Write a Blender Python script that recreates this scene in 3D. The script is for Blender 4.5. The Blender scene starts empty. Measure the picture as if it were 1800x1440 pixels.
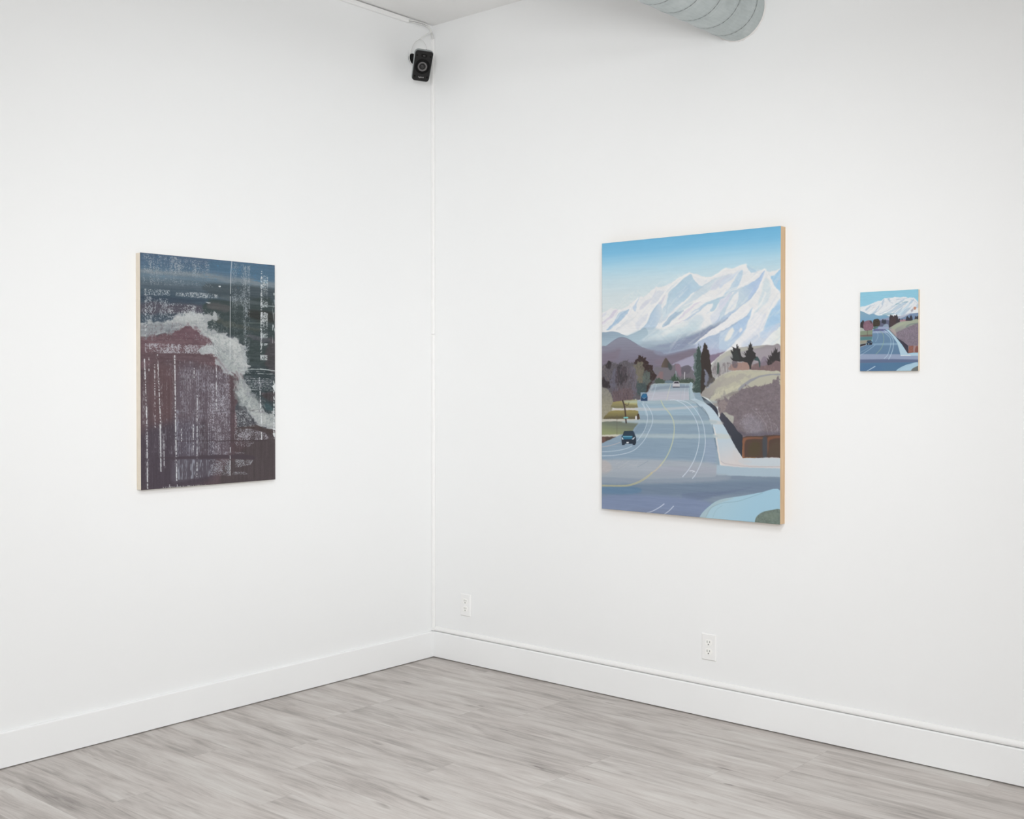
# Corner of a white-walled gallery: two mountain-road panels, one squeegeed seascape,
# small corner loudspeaker, spiral duct, cable raceways, grey plank floor.
import bpy, bmesh, math, random
import numpy as np
from mathutils import Vector, Matrix
C = bpy.context.scene.collection
PI = math.pi

# ---------------------------------------------------------------- painting engine
# A tiny software painter: each picture is laid down stroke by stroke (filled shapes,
# brush lines, scumbles) in the picture's own coordinates, 0..1000 across and down.
def srgb(c):
    c = np.asarray(c, float) / 255.0
    return np.where(c <= 0.04045, c / 12.92, ((c + 0.055) / 1.055) ** 2.4)

def vnoise(h, w, sy, sx, rng, octs=1):
    out = np.zeros((h, w)); amp = 1.0; tot = 0.0
    for o in range(octs):
        gy = int(h / sy) + 3; gx = int(w / sx) + 3
        g = rng.random((gy, gx))
        yy = np.arange(h) / sy; xx = np.arange(w) / sx
        y0 = yy.astype(int); x0 = xx.astype(int)
        fy = yy - y0; fx = xx - x0
        fy = (fy * fy * (3 - 2 * fy))[:, None]; fx = (fx * fx * (3 - 2 * fx))[None, :]
        a = g[y0][:, x0]; b = g[y0][:, x0 + 1]; c = g[y0 + 1][:, x0]; d = g[y0 + 1][:, x0 + 1]
        out += amp * ((a * (1 - fx) + b * fx) * (1 - fy) + (c * (1 - fx) + d * fx) * fy)
        tot += amp; amp *= 0.55; sy = max(sy / 2.0, 1.0); sx = max(sx / 2.0, 1.0)
    return out / tot

def smooth_curve(p, closed, n=5):
    p = np.asarray(p, float); m = len(p)
    if m < 3: return p
    if closed: q = np.vstack([p[-1], p, p[0], p[1]]); segs = m
    else: q = np.vstack([2 * p[0] - p[1], p, 2 * p[-1] - p[-2]]); segs = m - 1
    out = []
    for i in range(segs):
        a, b, c, d = q[i], q[i + 1], q[i + 2], q[i + 3]
        for k in range(n):
            t = k / n
            out.append(0.5 * (2 * b + (c - a) * t + (2 * a - 5 * b + 4 * c - d) * t * t + (3 * b - a - 3 * c + d) * t ** 3))
    if not closed: out.append(q[-2])
    return np.array(out)

class Canvas:
    def __init__(s, w, h, unit, seed=1):
        s.w, s.h, s.k = w, h, unit          # unit = canvas cells per brush unit
        s.a = np.zeros((h, w, 3)); s.rng = np.random.default_rng(seed)
    def pt(s, p):
        p = np.asarray(p, float)
        return np.stack([p[:, 0] / 1000 * (s.w - 1), p[:, 1] / 1000 * (s.h - 1)], 1)
    def box(s, q, m):
        x0 = max(int(q[:, 0].min() - m), 0); x1 = min(int(q[:, 0].max() + m) + 2, s.w)
        y0 = max(int(q[:, 1].min() - m), 0); y1 = min(int(q[:, 1].max() + m) + 2, s.h)
        return x0, x1, y0, y1
    def dist(s, q, closed, x0, x1, y0, y1, want_t=False):
        X, Y = np.meshgrid(np.arange(x0, x1, dtype=float), np.arange(y0, y1, dtype=float))
        best = np.full(X.shape, 1e9); T = np.zeros(X.shape); ins = np.zeros(X.shape, bool)
        n = len(q); m = n if closed else n - 1
        for i in range(m):
            a = q[i]; b = q[(i + 1) % n]; dx, dy = b - a; L = dx * dx + dy * dy + 1e-12
            t = np.clip(((X - a[0]) * dx + (Y - a[1]) * dy) / L, 0, 1)
            d = (X - a[0] - t * dx) ** 2 + (Y - a[1] - t * dy) ** 2
            if want_t: T = np.where(d < best, (i + t) / m, T)
            best = np.minimum(best, d)
            if closed and abs(dy) > 1e-12:
                c = (a[1] > Y) != (b[1] > Y)
                ins ^= c & (X < dx * (Y - a[1]) / dy + a[0])
        return np.sqrt(best), ins, T
    def mask(s, pts, feather, smooth, rag=0, rs=4):
        q = s.pt(pts)
        if smooth: q = smooth_curve(q, True)
        f = max(feather * s.k, 0.8)
        x0, x1, y0, y1 = s.box(q, f + rag * s.k)
        if x1 <= x0 + 1 or y1 <= y0 + 1: return None
        d, ins, _ = s.dist(q, True, x0, x1, y0, y1)
        d = np.where(ins, d, -d)
        if rag: d = d + (vnoise(y1 - y0, x1 - x0, rs * s.k, rs * s.k, s.rng, 3) - .5) * 3 * rag * s.k
        t = np.clip(d / f + 0.5, 0, 1)
        return t * t * (3 - 2 * t), x0, x1, y0, y1
    def put(s, m, col, x0, x1, y0, y1):
        s.a[y0:y1, x0:x1] = s.a[y0:y1, x0:x1] * (1 - m[..., None]) + col * m[..., None]
    # rows: vertical blend through colour stops
    def rows(s, stops):
        v = np.linspace(0, 1000, s.h); xs = [t[0] for t in stops]
        for c in range(3): s.a[:, :, c] = np.interp(v, xs, [t[1][c] for t in stops])[:, None]
    # filled shape, optionally blended from colour to colour2 between two points
    def shape(s, col, pts, feather=1, alpha=1, smooth=1, col2=None, ends=None, grain=0, rag=0, rs=4):
        r = s.mask(pts, feather, smooth, rag, rs)
        if r is None: return
        m, x0, x1, y0, y1 = r; c = np.array(col, float)
        if col2 is not None:
            e = s.pt(ends); d = e[1] - e[0]
            X, Y = np.meshgrid(np.arange(x0, x1), np.arange(y0, y1))
            t = np.clip(((X - e[0][0]) * d[0] + (Y - e[0][1]) * d[1]) / (d @ d), 0, 1)[..., None]
            c = c * (1 - t) + np.array(col2, float) * t
        if grain:
            n = vnoise(y1 - y0, x1 - x0, 3, 3, s.rng, 2)[..., None] - 0.5
            c = c + n * grain
        s.put(m * alpha, c, x0, x1, y0, y1)
    def line(s, col, w, pts, alpha=1, feather=1, smooth=1, w2=None):
        q = s.pt(pts)
        if smooth: q = smooth_curve(q, False)
        w2 = w if w2 is None else w2; hw = max(w, w2) * s.k / 2; f = max(feather * s.k, 0.7)
        x0, x1, y0, y1 = s.box(q, hw + f)
        if x1 <= x0 or y1 <= y0: return
        d, _, T = s.dist(q, False, x0, x1, y0, y1, True)
        r = (w + (w2 - w) * T) * s.k / 2
        m = np.clip((r - d) / f + 0.5, 0, 1) * np.minimum(1, 2.2 * r / 0.7)
        s.put(m * alpha, np.array(col, float), x0, x1, y0, y1)
    # many small strokes scattered inside a shape
    def strokes(s, cols, n, length, width, ang, spread, pts, alpha=.6, curl=0, smooth=1, seed=1, feather=.5, fan=None):
        rng = np.random.default_rng(seed); r = s.mask(pts, 0.5, smooth)
        if r is None: return
        m, x0, x1, y0, y1 = r; ys, xs = np.nonzero(m > .5)
        if len(ys) == 0: return
        keep = s.a.copy()
        for i in range(n):
            j = rng.integers(len(ys)); x = xs[j] + x0; y = ys[j] + y0
            a = np.radians(ang + rng.normal() * spread + (fan * ((x - x0) / (x1 - x0) - .5) if fan else 0)); l = length * s.k * (.5 + rng.random())
            p = [(x, y)]
            for k in range(3):
                a += np.radians(curl) * (rng.random() - .5); p.append((p[-1][0] + np.cos(a) * l / 3, p[-1][1] - np.sin(a) * l / 3))
            p = np.array(p); p[:, 0] *= 1000 / (s.w - 1); p[:, 1] *= 1000 / (s.h - 1)
            s.line(cols[rng.integers(len(cols))], width, p, alpha * (.5 + .5 * rng.random()), feather, 0, width * .35)
        full = np.zeros((s.h, s.w, 1)); full[y0:y1, x0:x1, 0] = m
        s.a = keep * (1 - full) + s.a * full
    # broken dry-brush speckle inside a shape: gx, gy grain size, dens coverage, colv column modulation
    def speckle(s, col, pts, dens=.4, gx=1, gy=1, feather=1, alpha=1, colv=0, rowv=0, cs=3, smooth=0, seed=1):
        rng = np.random.default_rng(seed); r = s.mask(pts, feather, smooth)
        if r is None: return
        m, x0, x1, y0, y1 = r; h, w = y1 - y0, x1 - x0
        n = vnoise(h, w, max(gy * s.k, 1), max(gx * s.k, 1), rng)
        th = 1 - dens + .55 * (.5 - vnoise(h, w, 14 * s.k, 9 * s.k, rng, 2))
        if colv: th = th + 1.3 * colv * (.5 - vnoise(1, w, 1, cs * s.k, rng, 2))
        if rowv: th = th + 1.3 * rowv * (.5 - vnoise(h, 1, cs * s.k, 1, rng, 2))
        k = np.clip((n - th) / .42 + .35, 0, 1) ** 1.5
        s.put(m * k * alpha, np.array(col, float), x0, x1, y0, y1)
    # streaky brush texture over a shape; ang 0 = along the rows
    def brush(s, amp, sx, sy, pts, feather=2, octs=2, tint=(1, 1, 1), seed=1, smooth=0, ang=0):
        rng = np.random.default_rng(seed); r = s.mask(pts, feather, smooth)
        if r is None: return
        m, x0, x1, y0, y1 = r
        if ang:
            D = int(np.hypot(y1 - y0, x1 - x0)) + 4; g = vnoise(D, D, sy * s.k, sx * s.k, rng, octs) - .5
            Y, X = np.mgrid[0:y1 - y0, 0:x1 - x0]; c, q = np.cos(np.radians(ang)), np.sin(np.radians(ang))
            X = X - (x1 - x0) / 2; Y = Y - (y1 - y0) / 2
            n = g[np.clip((X * q + Y * c + D / 2).astype(int), 0, D - 1), np.clip((X * c - Y * q + D / 2).astype(int), 0, D - 1)]
        else:
            n = vnoise(y1 - y0, x1 - x0, sy * s.k, sx * s.k, rng, octs) - .5
        s.a[y0:y1, x0:x1] += (n * m * amp)[..., None] * np.array(tint, float)
    # drag the wet paint about a little so that edges wobble like brushwork
    def smudge(s, amp, scale, pts, feather=4, seed=1, sx=1):
        rng = np.random.default_rng(seed); r = s.mask(pts, feather, 0)
        if r is None: return
        m, x0, x1, y0, y1 = r; h, w = y1 - y0, x1 - x0
        dx = (vnoise(h, w, scale * s.k, scale * s.k * sx, rng, 3) - .5) * 2 * amp * s.k * sx
        dy = (vnoise(h, w, scale * s.k, scale * s.k * sx, rng, 3) - .5) * 2 * amp * s.k
        Y, X = np.mgrid[y0:y1, x0:x1]
        X = np.clip(X + dx * m, 0, s.w - 1.001); Y = np.clip(Y + dy * m, 0, s.h - 1.001)
        xi = X.astype(int); yi = Y.astype(int); fx = (X - xi)[..., None]; fy = (Y - yi)[..., None]; A = s.a
        s.a[y0:y1, x0:x1] = (A[yi, xi] * (1 - fx) + A[yi, xi + 1] * fx) * (1 - fy) + (A[yi + 1, xi] * (1 - fx) + A[yi + 1, xi + 1] * fx) * fy
    def tone(s, sat, gain):
        g = s.a @ np.array([.3, .59, .11]); s.a = (g[..., None] + (s.a - g[..., None]) * sat) * np.array(gain, float)
    def run(s, ops):
        for o in ops:
            getattr(s, o[0])(*o[1], **o[2])
        return np.clip(s.a, 0, 255)

# ---- the three pictures, as brush operations in their own 0..1000 coordinates
BIG = [
('rows',([(0,(106,177,216)),(40,(120,185,221)),(70,(146,198,225)),(100,(170,208,226)),(140,(190,214,224)),(200,(204,217,221)),(300,(213,219,219)),(1000,(213,219,219))],),{}),
('brush',(7,60,1.6,[(-30.6,-108.3),(1052.1,-29.0),(1052.5,464.0),(-29.0,452.7)]),{'feather':1,'octs':2,'tint':(1,0.7,0.5),'seed':3,'smooth':0,'ang':0}),
('shape',((178,205,221),[(826.7,119.6),(839.1,128.3),(861.2,136.8),(883.1,146.8),(875.8,153.7),(846.5,152.2),(826.8,136.6)]),{'feather':1,'alpha':1,'smooth':1}),
('shape',((224,225,226),[(-11.5,262.8),(27.4,255.1),(60.0,244.6),(77.7,250.5),(104.1,254.1),(130.4,247.9),(170.9,237.8),(193.9,223.7),(231.0,209.4),(245.1,208.2),(256.5,213.0),(279.0,201.7),(301.4,187.9),(329.3,177.0),(348.7,179.6),(373.5,176.8),(368.0,176.9),(422.7,164.0),(449.8,153.6),(484.8,143.0),(514.1,135.6),(553.9,137.9),(582.8,147.7),(608.9,153.1),(640.0,153.8),(665.7,146.7),(686.2,141.1),(701.5,133.3),(719.2,125.9),(736.9,130.4),(762.1,130.6),(787.1,124.8),(811.9,120.4),(827.2,119.6),(832.9,133.7),(851.4,150.0),(870.9,150.5),(885.6,146.4),(902.5,142.9),(919.4,138.9),(931.5,148.4),(948.3,151.6),(969.8,147.1),(993.5,142.7),(1003.0,142.4),(1052.5,501.9),(-28.9,495.8)]),{'feather':0.8,'alpha':1,'smooth':0}),
('shape',((205,200,215),[(0.6,299.0),(24.5,287.1),(48.2,273.6),(68.9,258.2),(86.5,253.5),(104.1,255.8),(89.5,269.5),(68.9,281.3),(36.4,292.8),(6.6,308.1)]),{'feather':1.6,'alpha':0.85,'smooth':1}),
('shape',((200,205,220),[(0.6,277.5),(6.5,265.1),(27.4,257.8),(21.5,267.4)]),{'feather':1.5,'alpha':0.5,'smooth':1}),
('shape',((166,192,214),[(27.6,324.7),(63.1,307.8),(80.7,288.8),(98.3,271.6),(118.8,260.7),(142.0,258.0),(168.0,250.9),(159.4,264.7),(136.3,281.6),(107.2,296.6),(83.8,311.9),(57.2,323.7)]),{'feather':1.1,'alpha':1,'smooth':1,'col2':(186,204,217),'ends':[(130.5,281.4),(115.8,259.8)]}),
('line',((150,170,195),0.5,[(159.4,264.7),(136.3,282.5),(107.2,297.5),(80.8,313.6),(54.3,324.5)]),{'alpha':0.6,'feather':0.9,'smooth':1}),
('line',((205,200,212),0.4,[(3.7,315.2),(33.5,303.5),(63.1,295.4)]),{'alpha':0.6,'feather':0.9,'smooth':1}),
('line',((185,195,205),0.5,[(89.7,326.3),(118.9,311.1),(153.7,296.2),(194.0,286.8),(211.2,276.9),(219.7,264.9)]),{'alpha':0.8,'feather':0.9,'smooth':1,'w2':0.3}),
('shape',((200,206,214),[(86.7,326.2),(118.9,310.2),(156.6,297.2),(194.0,289.5),(171.1,302.0),(130.6,315.0),(107.3,326.7)]),{'feather':2.5,'alpha':0.4,'smooth':1}),
('shape',((180,200,220),[(191.0,244.7),(205.3,232.9),(219.6,217.7),(231.0,209.4),(222.4,224.8),(213.9,235.0),(214.0,249.0),(205.4,262.7),(193.9,255.3)]),{'feather':1,'alpha':0.85,'smooth':1}),
('shape',((203,206,217),[(231.1,254.8),(245.2,236.1),(267.8,224.7),(301.5,217.3),(329.3,187.4),(326.5,201.0),(309.9,217.7),(287.5,234.2),(250.9,253.7)]),{'feather':2.4,'alpha':0.85,'smooth':1}),
('shape',((205,211,220),[(312.6,214.3),(329.3,196.0),(351.5,191.7),(376.3,192.8),(362.6,209.4),(340.5,227.5),(321.1,235.4),(295.9,237.9)]),{'feather':2.2,'alpha':0.8,'smooth':1}),
('shape',((206,211,220),[(205.5,309.9),(228.3,291.4),(256.6,278.3),(284.8,275.7),(268.0,296.0),(236.9,314.3),(219.9,329.5)]),{'feather':3,'alpha':0.7,'smooth':1}),
('shape',((178,198,216),[(239.8,330.0),(268.0,313.4),(287.6,291.4),(301.6,269.3),(321.1,249.2),(354.3,229.7),(362.6,223.1),(359.9,245.4),(365.4,266.2),(351.7,291.5),(335.1,311.7),(307.3,331.7)]),{'feather':1.3,'alpha':1,'smooth':1,'col2':(196,209,220),'ends':[(312.8,290.4),(357.2,291.7)]}),
('shape',((203,204,216),[(343.3,236.2),(359.8,223.0),(381.8,208.4),(370.9,228.6),(359.9,240.2)]),{'feather':2,'alpha':0.8,'smooth':1}),
('shape',((196,208,218),[(348.9,288.0),(373.7,257.9),(401.1,241.7),(401.2,289.6),(371.0,302.4),(343.4,308.5)]),{'feather':2.5,'alpha':0.8,'smooth':1}),
('shape',((176,201,217),[(368.2,257.7),(384.6,241.1),(395.6,217.5),(406.4,194.0),(439.0,178.3),(484.8,154.9),(508.8,145.9),(527.4,140.9),(540.7,154.1),(556.6,168.3),(580.2,182.8),(598.5,185.2),(572.4,195.9),(546.1,201.5),(514.3,218.7),(482.3,236.1),(450.0,251.9),(417.5,273.0),(384.7,285.7),(368.2,288.6)]),{'feather':1.5,'alpha':1,'smooth':1,'col2':(198,213,222),'ends':[(439.1,195.4),(384.7,284.0)]}),
('shape',((222,224,226),[(540.7,145.7),(561.8,166.9),(582.9,184.6),(603.7,177.1),(624.5,166.4),(598.5,155.2),(556.5,144.8)]),{'feather':4,'alpha':0.7,'smooth':1}),
('shape',((168,193,215),[(482.2,187.0),(519.5,166.6),(530.2,189.0),(503.6,211.6),(458.1,226.7),(444.5,209.2)]),{'feather':6,'alpha':0.5,'smooth':1}),
('shape',((188,206,217),[(577.6,191.0),(593.3,181.7),(619.3,174.5),(650.3,164.2),(678.6,157.3),(747.0,147.4),(747.1,158.9),(716.8,170.6),(699.0,181.4),(660.7,194.6),(609.0,209.1),(572.4,224.4),(519.6,239.2),(476.9,252.9),(444.6,275.6),(428.4,270.0),(487.6,239.7),(530.2,212.6),(556.6,200.2)]),{'feather':2.4,'alpha':0.75,'smooth':1}),
('shape',((203,208,221),[(655.5,174.4),(686.2,160.9),(747.0,146.6),(747.1,160.5),(721.8,174.1),(686.3,189.1),(653.0,200.9),(634.9,193.5)]),{'feather':3,'alpha':0.8,'smooth':1}),
('line',((178,190,204),0.7,[(509.0,223.6),(530.2,210.9),(556.6,201.1),(582.9,191.3),(608.9,179.0),(645.2,166.5)]),{'alpha':0.6,'feather':0.9,'smooth':1}),
('shape',((168,189,207),[(368.3,312.6),(393.0,297.9),(423.0,278.3),(444.6,270.5),(471.6,271.4),(487.7,268.5),(458.2,282.8),(428.4,297.2),(398.5,313.5),(368.3,323.8)]),{'feather':1.6,'alpha':1,'smooth':1}),
('shape',((190,208,216),[(444.6,270.5),(476.9,254.6),(509.0,245.6),(540.9,240.0),(519.7,252.7),(487.7,268.5),(466.2,276.3)]),{'feather':3,'alpha':0.7,'smooth':1}),
('shape',((212,208,220),[(455.5,294.6),(487.7,277.0),(514.4,259.3),(540.9,246.7),(582.9,239.8),(556.7,250.6),(525.0,266.4),(493.1,283.9),(466.3,296.7)]),{'feather':1.6,'alpha':0.9,'smooth':1}),
('shape',((190,205,220),[(482.4,302.2),(514.4,293.0),(530.3,278.3),(556.7,265.7),(590.8,251.8),(624.6,239.7),(660.7,232.7),(686.3,226.3),(716.9,223.3),(747.1,213.1),(747.1,221.3),(706.7,229.5),(681.3,245.1),(665.9,261.1),(650.5,272.2),(635.0,275.0),(632.4,266.6),(642.7,255.3),(635.0,246.7),(598.7,258.8),(572.5,274.7),(540.9,288.8),(509.1,301.3)]),{'feather':1.2,'alpha':1,'smooth':1,'col2':(178,203,216),'ends':[(556.8,277.5),(660.7,242.7)]}),
('shape',((226,226,227),[(637.6,250.2),(645.3,247.1),(650.5,252.3),(637.6,265.1),(624.7,268.0),(624.6,258.0)]),{'feather':2,'alpha':0.9,'smooth':1}),
('line',((205,200,215),0.8,[(404.0,334.1),(450.1,313.2),(485.1,302.3),(509.1,294.5),(535.6,283.6)]),{'alpha':0.7,'feather':0.9,'smooth':1}),
('shape',((200,213,221),[(404.0,334.1),(458.2,316.8),(509.1,303.0),(556.8,285.9),(588.3,286.9),(598.7,305.6),(572.6,331.6),(530.4,337.3)]),{'feather':6,'alpha':0.8,'smooth':1}),
('shape',((203,211,224),[(635.1,291.7),(665.9,267.8),(686.4,245.3),(709.3,231.3),(747.1,219.6),(747.2,254.1),(711.9,285.8),(681.3,309.6),(650.6,320.4)]),{'feather':4,'alpha':0.75,'smooth':1}),
('shape',((178,194,216),[(650.6,322.0),(681.3,296.4),(701.7,269.0),(727.0,241.8),(742.1,230.9),(747.2,231.1),(739.6,253.8),(722.0,272.9),(711.9,297.3),(727.1,291.2),(747.2,277.1),(747.2,291.8),(722.0,305.9),(686.5,323.0),(655.8,337.1),(609.2,339.3),(624.8,329.7)]),{'feather':1.6,'alpha':1,'smooth':1}),
('shape',((135,155,185),[(609.2,339.3),(642.8,321.8),(686.5,316.4),(719.5,304.1),(686.5,324.7),(645.5,340.2)]),{'feather':2.5,'alpha':0.8,'smooth':1}),
('shape',((198,210,224),[(686.3,185.8),(701.5,168.3),(726.9,159.6),(769.6,145.2),(792.1,138.1),(772.1,153.5),(747.1,168.7),(719.3,180.6),(686.3,195.7)]),{'feather':2.5,'alpha':0.9,'smooth':1}),
('shape',((182,204,221),[(719.4,210.3),(742.1,194.8),(759.6,172.6),(779.6,152.2),(799.5,138.5),(807.0,140.5),(804.5,161.6),(792.1,180.6),(774.7,199.5),(744.6,208.0),(711.8,219.8)]),{'feather':2,'alpha':0.95,'smooth':1}),
('line',((180,200,215),0.8,[(686.3,227.1),(716.8,220.1),(744.6,211.3),(782.2,203.0),(804.6,195.8)]),{'alpha':0.7,'feather':0.9,'smooth':1}),
('shape',((190,207,219),[(686.3,228.8),(714.3,224.9),(744.6,211.3),(782.2,203.0),(817.0,193.1),(851.4,183.3),(875.9,176.3),(895.3,164.3),(909.8,152.1),(921.9,144.7),(919.5,159.0),(907.4,172.9),(897.7,187.0),(885.6,204.2),(871.0,223.0),(846.6,239.8),(826.9,247.2),(812.1,254.8),(792.2,265.5),(769.8,276.2),(737.2,293.2),(706.8,310.4),(686.5,319.7),(686.4,288.3),(701.7,267.3),(722.0,246.6),(742.1,227.6),(762.2,212.0),(729.5,220.6),(701.6,231.0),(686.3,235.4)]),{'feather':1.2,'alpha':1,'smooth':1,'col2':(172,195,221),'ends':[(812.0,230.4),(871.0,200.3)]}),
('shape',((222,225,227),[(711.9,295.7),(722.0,269.7),(739.6,247.2),(762.2,223.5),(782.2,211.2),(784.7,229.3),(779.8,245.4),(767.3,267.9),(742.2,278.5),(722.0,292.7)]),{'feather':2,'alpha':1,'smooth':1}),
('shape',((206,210,224),[(686.4,238.7),(716.9,225.0),(749.7,214.8),(737.1,234.0),(711.8,256.1),(691.5,278.5),(686.4,280.0)]),{'feather':2,'alpha':0.9,'smooth':1}),
('shape',((172,192,214),[(686.5,319.7),(686.5,306.5),(716.9,289.2),(742.2,280.2),(769.8,269.6),(769.8,276.2),(737.2,293.2),(706.8,310.4)]),{'feather':1.4,'alpha':0.9,'smooth':1}),
('shape',((176,196,224),[(861.2,203.1),(880.7,184.6),(900.1,166.1),(917.0,150.9),(912.2,166.7),(897.7,185.4),(883.2,207.3),(861.3,227.4),(841.7,238.0),(841.6,221.8)]),{'feather':2.5,'alpha':0.7,'smooth':1}),
('shape',((202,216,222),[(890.5,241.5),(905.0,217.9),(909.8,195.6),(919.5,176.7),(936.3,174.3),(948.3,197.3),(950.7,219.8),(943.6,240.3),(931.6,255.9),(900.2,269.2),(876.0,294.2),(861.3,293.8),(883.3,268.6)]),{'feather':4,'alpha':0.85,'smooth':1}),
('shape',((162,200,226),[(950.7,168.5),(969.8,163.1),(981.7,154.1),(993.5,147.5),(1003.0,150.3),(1003.0,220.3),(991.2,215.1),(974.6,203.2),(962.7,186.7)]),{'feather':1,'alpha':1,'smooth':1}),
('shape',((178,205,228),[(929.3,320.0),(943.6,293.2),(955.6,277.6),(977.0,265.5),(1003.0,244.2),(1003.1,339.6),(924.5,337.5)]),{'feather':3,'alpha':1,'smooth':1,'col2':(160,196,222),'ends':[(993.6,261.3),(965.2,308.2)]}),
('shape',((174,200,222),[(822.0,302.3),(836.8,289.8),(846.6,277.1),(858.9,267.8),(852.8,283.8),(849.1,299.9),(841.7,311.0),(834.4,320.5),(827.0,335.0),(737.2,332.6),(769.9,318.7),(799.7,308.2)]),{'feather':1.2,'alpha':1,'smooth':1,'col2':(190,207,224),'ends':[(846.6,288.5),(782.4,330.5)]}),
('shape',((210,213,222),[(905.1,309.6),(922.0,290.9),(924.4,307.0),(910.0,325.9),(893.0,336.7),(885.8,336.5)]),{'feather':2.5,'alpha':0.7,'smooth':1}),
('shape',((196,212,219),[(-15.2,372.1),(228.4,342.0),(368.3,331.0),(436.6,324.2),(494.9,317.2),(552.4,303.4),(583.1,311.3),(570.0,330.5),(526.0,346.2),(459.2,358.7),(368.4,372.4),(-15.1,402.0)]),{'feather':9,'alpha':0.85,'smooth':1}),
('shape',((184,203,211),[(368.4,353.8),(436.7,344.0),(503.8,334.4),(548.1,327.1),(570.0,336.0),(526.0,351.8),(436.7,366.7),(368.4,373.9)]),{'feather':7,'alpha':0.6,'smooth':1}),
('shape',((226,228,226),[(368.4,342.4),(414.0,326.4),(463.6,313.6),(512.7,309.3),(503.8,323.1),(454.7,333.1),(404.9,349.0),(368.4,359.6)]),{'feather':5,'alpha':0.55,'smooth':1}),
('shape',((160,178,192),[(157.0,463.4),(108.4,374.5),(204.7,373.5),(299.0,369.6),(368.4,368.2),(436.7,361.1),(486.1,352.3),(539.3,346.5),(578.8,340.5),(613.5,331.6),(656.6,318.9),(699.2,307.7),(711.9,317.7),(635.2,357.1),(548.2,397.1),(368.6,436.8)]),{'feather':9,'alpha':0.95,'smooth':1}),
('shape',((134,144,168),[(132.9,463.2),(228.6,405.9),(345.5,387.8),(414.1,380.5),(470.4,368.9),(526.1,357.4),(576.6,344.6),(613.5,334.4),(656.6,324.4),(686.5,315.6),(686.5,325.2),(624.4,349.9),(570.1,375.2),(504.0,404.8),(368.6,465.4)]),{'feather':6,'alpha':0.9,'smooth':1}),
('shape',((178,192,208),[(382.3,417.0),(436.8,407.9),(495.1,401.8),(530.5,391.2),(570.1,376.6),(526.1,408.0),(436.8,422.1),(368.5,422.5)]),{'feather':3.5,'alpha':0.6,'smooth':1}),
('shape',((168,186,208),[(436.8,412.2),(490.6,407.4),(539.4,394.2),(570.1,380.7),(624.4,361.0),(660.9,357.7),(690.8,347.4),(747.3,328.2),(824.5,297.8),(836.8,307.6),(834.8,334.6),(804.0,388.1),(747.4,400.7),(712.1,415.2),(635.3,440.2),(570.2,433.8),(561.4,404.3),(481.7,411.5)]),{'feather':2,'alpha':1,'smooth':1,'col2':(178,186,207),'ends':[(678.0,371.9),(656.7,426.7)]}),
('shape',((226,226,228),[(526.1,396.0),(543.8,388.6),(565.7,376.5),(591.9,361.7),(622.2,347.8),(654.5,333.3),(686.5,322.5),(720.4,308.3),(747.2,294.0),(793.5,273.7),(840.9,259.1),(834.7,284.6),(814.2,301.5),(747.3,328.2),(720.4,337.1),(688.6,347.0),(658.8,356.3),(626.5,361.5),(602.7,368.2),(570.1,378.2),(548.2,388.0)]),{'feather':0.9,'alpha':1,'smooth':1}),
('shape',((182,200,218),[(686.5,361.0),(699.3,347.6),(724.6,337.2),(754.0,327.0),(779.0,315.4),(803.9,306.6),(820.4,300.4),(845.0,299.8),(832.7,321.0),(820.4,342.4),(803.9,358.2),(777.0,376.7),(756.2,387.2),(735.2,401.8),(712.1,416.5),(686.6,421.6)]),{'feather':1.6,'alpha':1,'smooth':1,'col2':(170,195,222),'ends':[(728.9,386.6),(803.9,322.9)]}),
('shape',((224,225,223),[(709.9,378.0),(718.3,361.7),(737.2,343.0),(751.9,333.8),(760.3,338.1),(760.3,351.8),(745.7,367.8),(728.9,377.1)]),{'feather':3,'alpha':1,'smooth':1}),
('shape',((222,222,226),[(789.4,347.0),(791.5,338.9),(799.8,334.4),(807.0,339.3),(801.9,347.3),(793.6,352.6)]),{'feather':2.2,'alpha':1,'smooth':1}),
('shape',((168,190,215),[(764.5,365.5),(777.0,349.4),(783.2,333.3),(779.0,323.6),(791.5,324.0),(789.4,341.6),(781.2,363.2),(756.2,379.0),(741.5,382.8)]),{'feather':3,'alpha':0.6,'smooth':1}),
('shape',((225,226,229),[(724.7,412.6),(758.3,391.3),(787.4,372.8),(810.1,358.4),(828.6,337.2),(845.0,311.9),(859.3,292.1),(893.8,282.4),(914.0,296.5),(930.1,314.4),(914.0,336.7),(889.8,352.2),(865.5,370.5),(841.0,378.0),(816.4,388.4),(799.9,398.9),(775.0,409.3)]),{'feather':2,'alpha':1,'smooth':1}),
('shape',((208,214,224),[(804.0,388.1),(832.8,375.2),(865.5,354.3),(889.8,333.4),(905.9,309.7),(920.0,290.0),(928.0,310.3),(918.0,334.1),(897.9,349.7),(914.0,355.4),(885.8,370.9),(853.3,378.3),(820.5,395.2)]),{'feather':3,'alpha':0.7,'smooth':1}),
('shape',((196,206,220),[(799.9,400.3),(832.8,384.6),(865.5,367.8),(885.8,360.1),(893.9,368.4),(914.0,344.7),(934.1,327.9),(954.0,321.8),(993.7,324.2),(997.6,330.9),(971.9,348.9),(938.1,372.0),(914.1,387.6),(900.0,399.4),(845.1,402.4)]),{'feather':1.8,'alpha':0.95,'smooth':1}),
('shape',((166,198,224),[(918.0,339.5),(936.1,314.6),(952.0,292.4),(963.9,274.1),(1001.5,264.8),(1001.5,316.5),(987.7,325.4),(958.0,335.2),(942.1,349.4),(922.1,350.3)]),{'feather':3.5,'alpha':1,'smooth':1}),
('shape',((184,204,226),[(897.9,356.4),(926.1,339.7),(954.0,333.7),(983.8,327.9),(969.9,346.1),(944.1,358.8),(924.1,371.7),(906.0,372.7)]),{'feather':3,'alpha':0.7,'smooth':1}),
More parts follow.
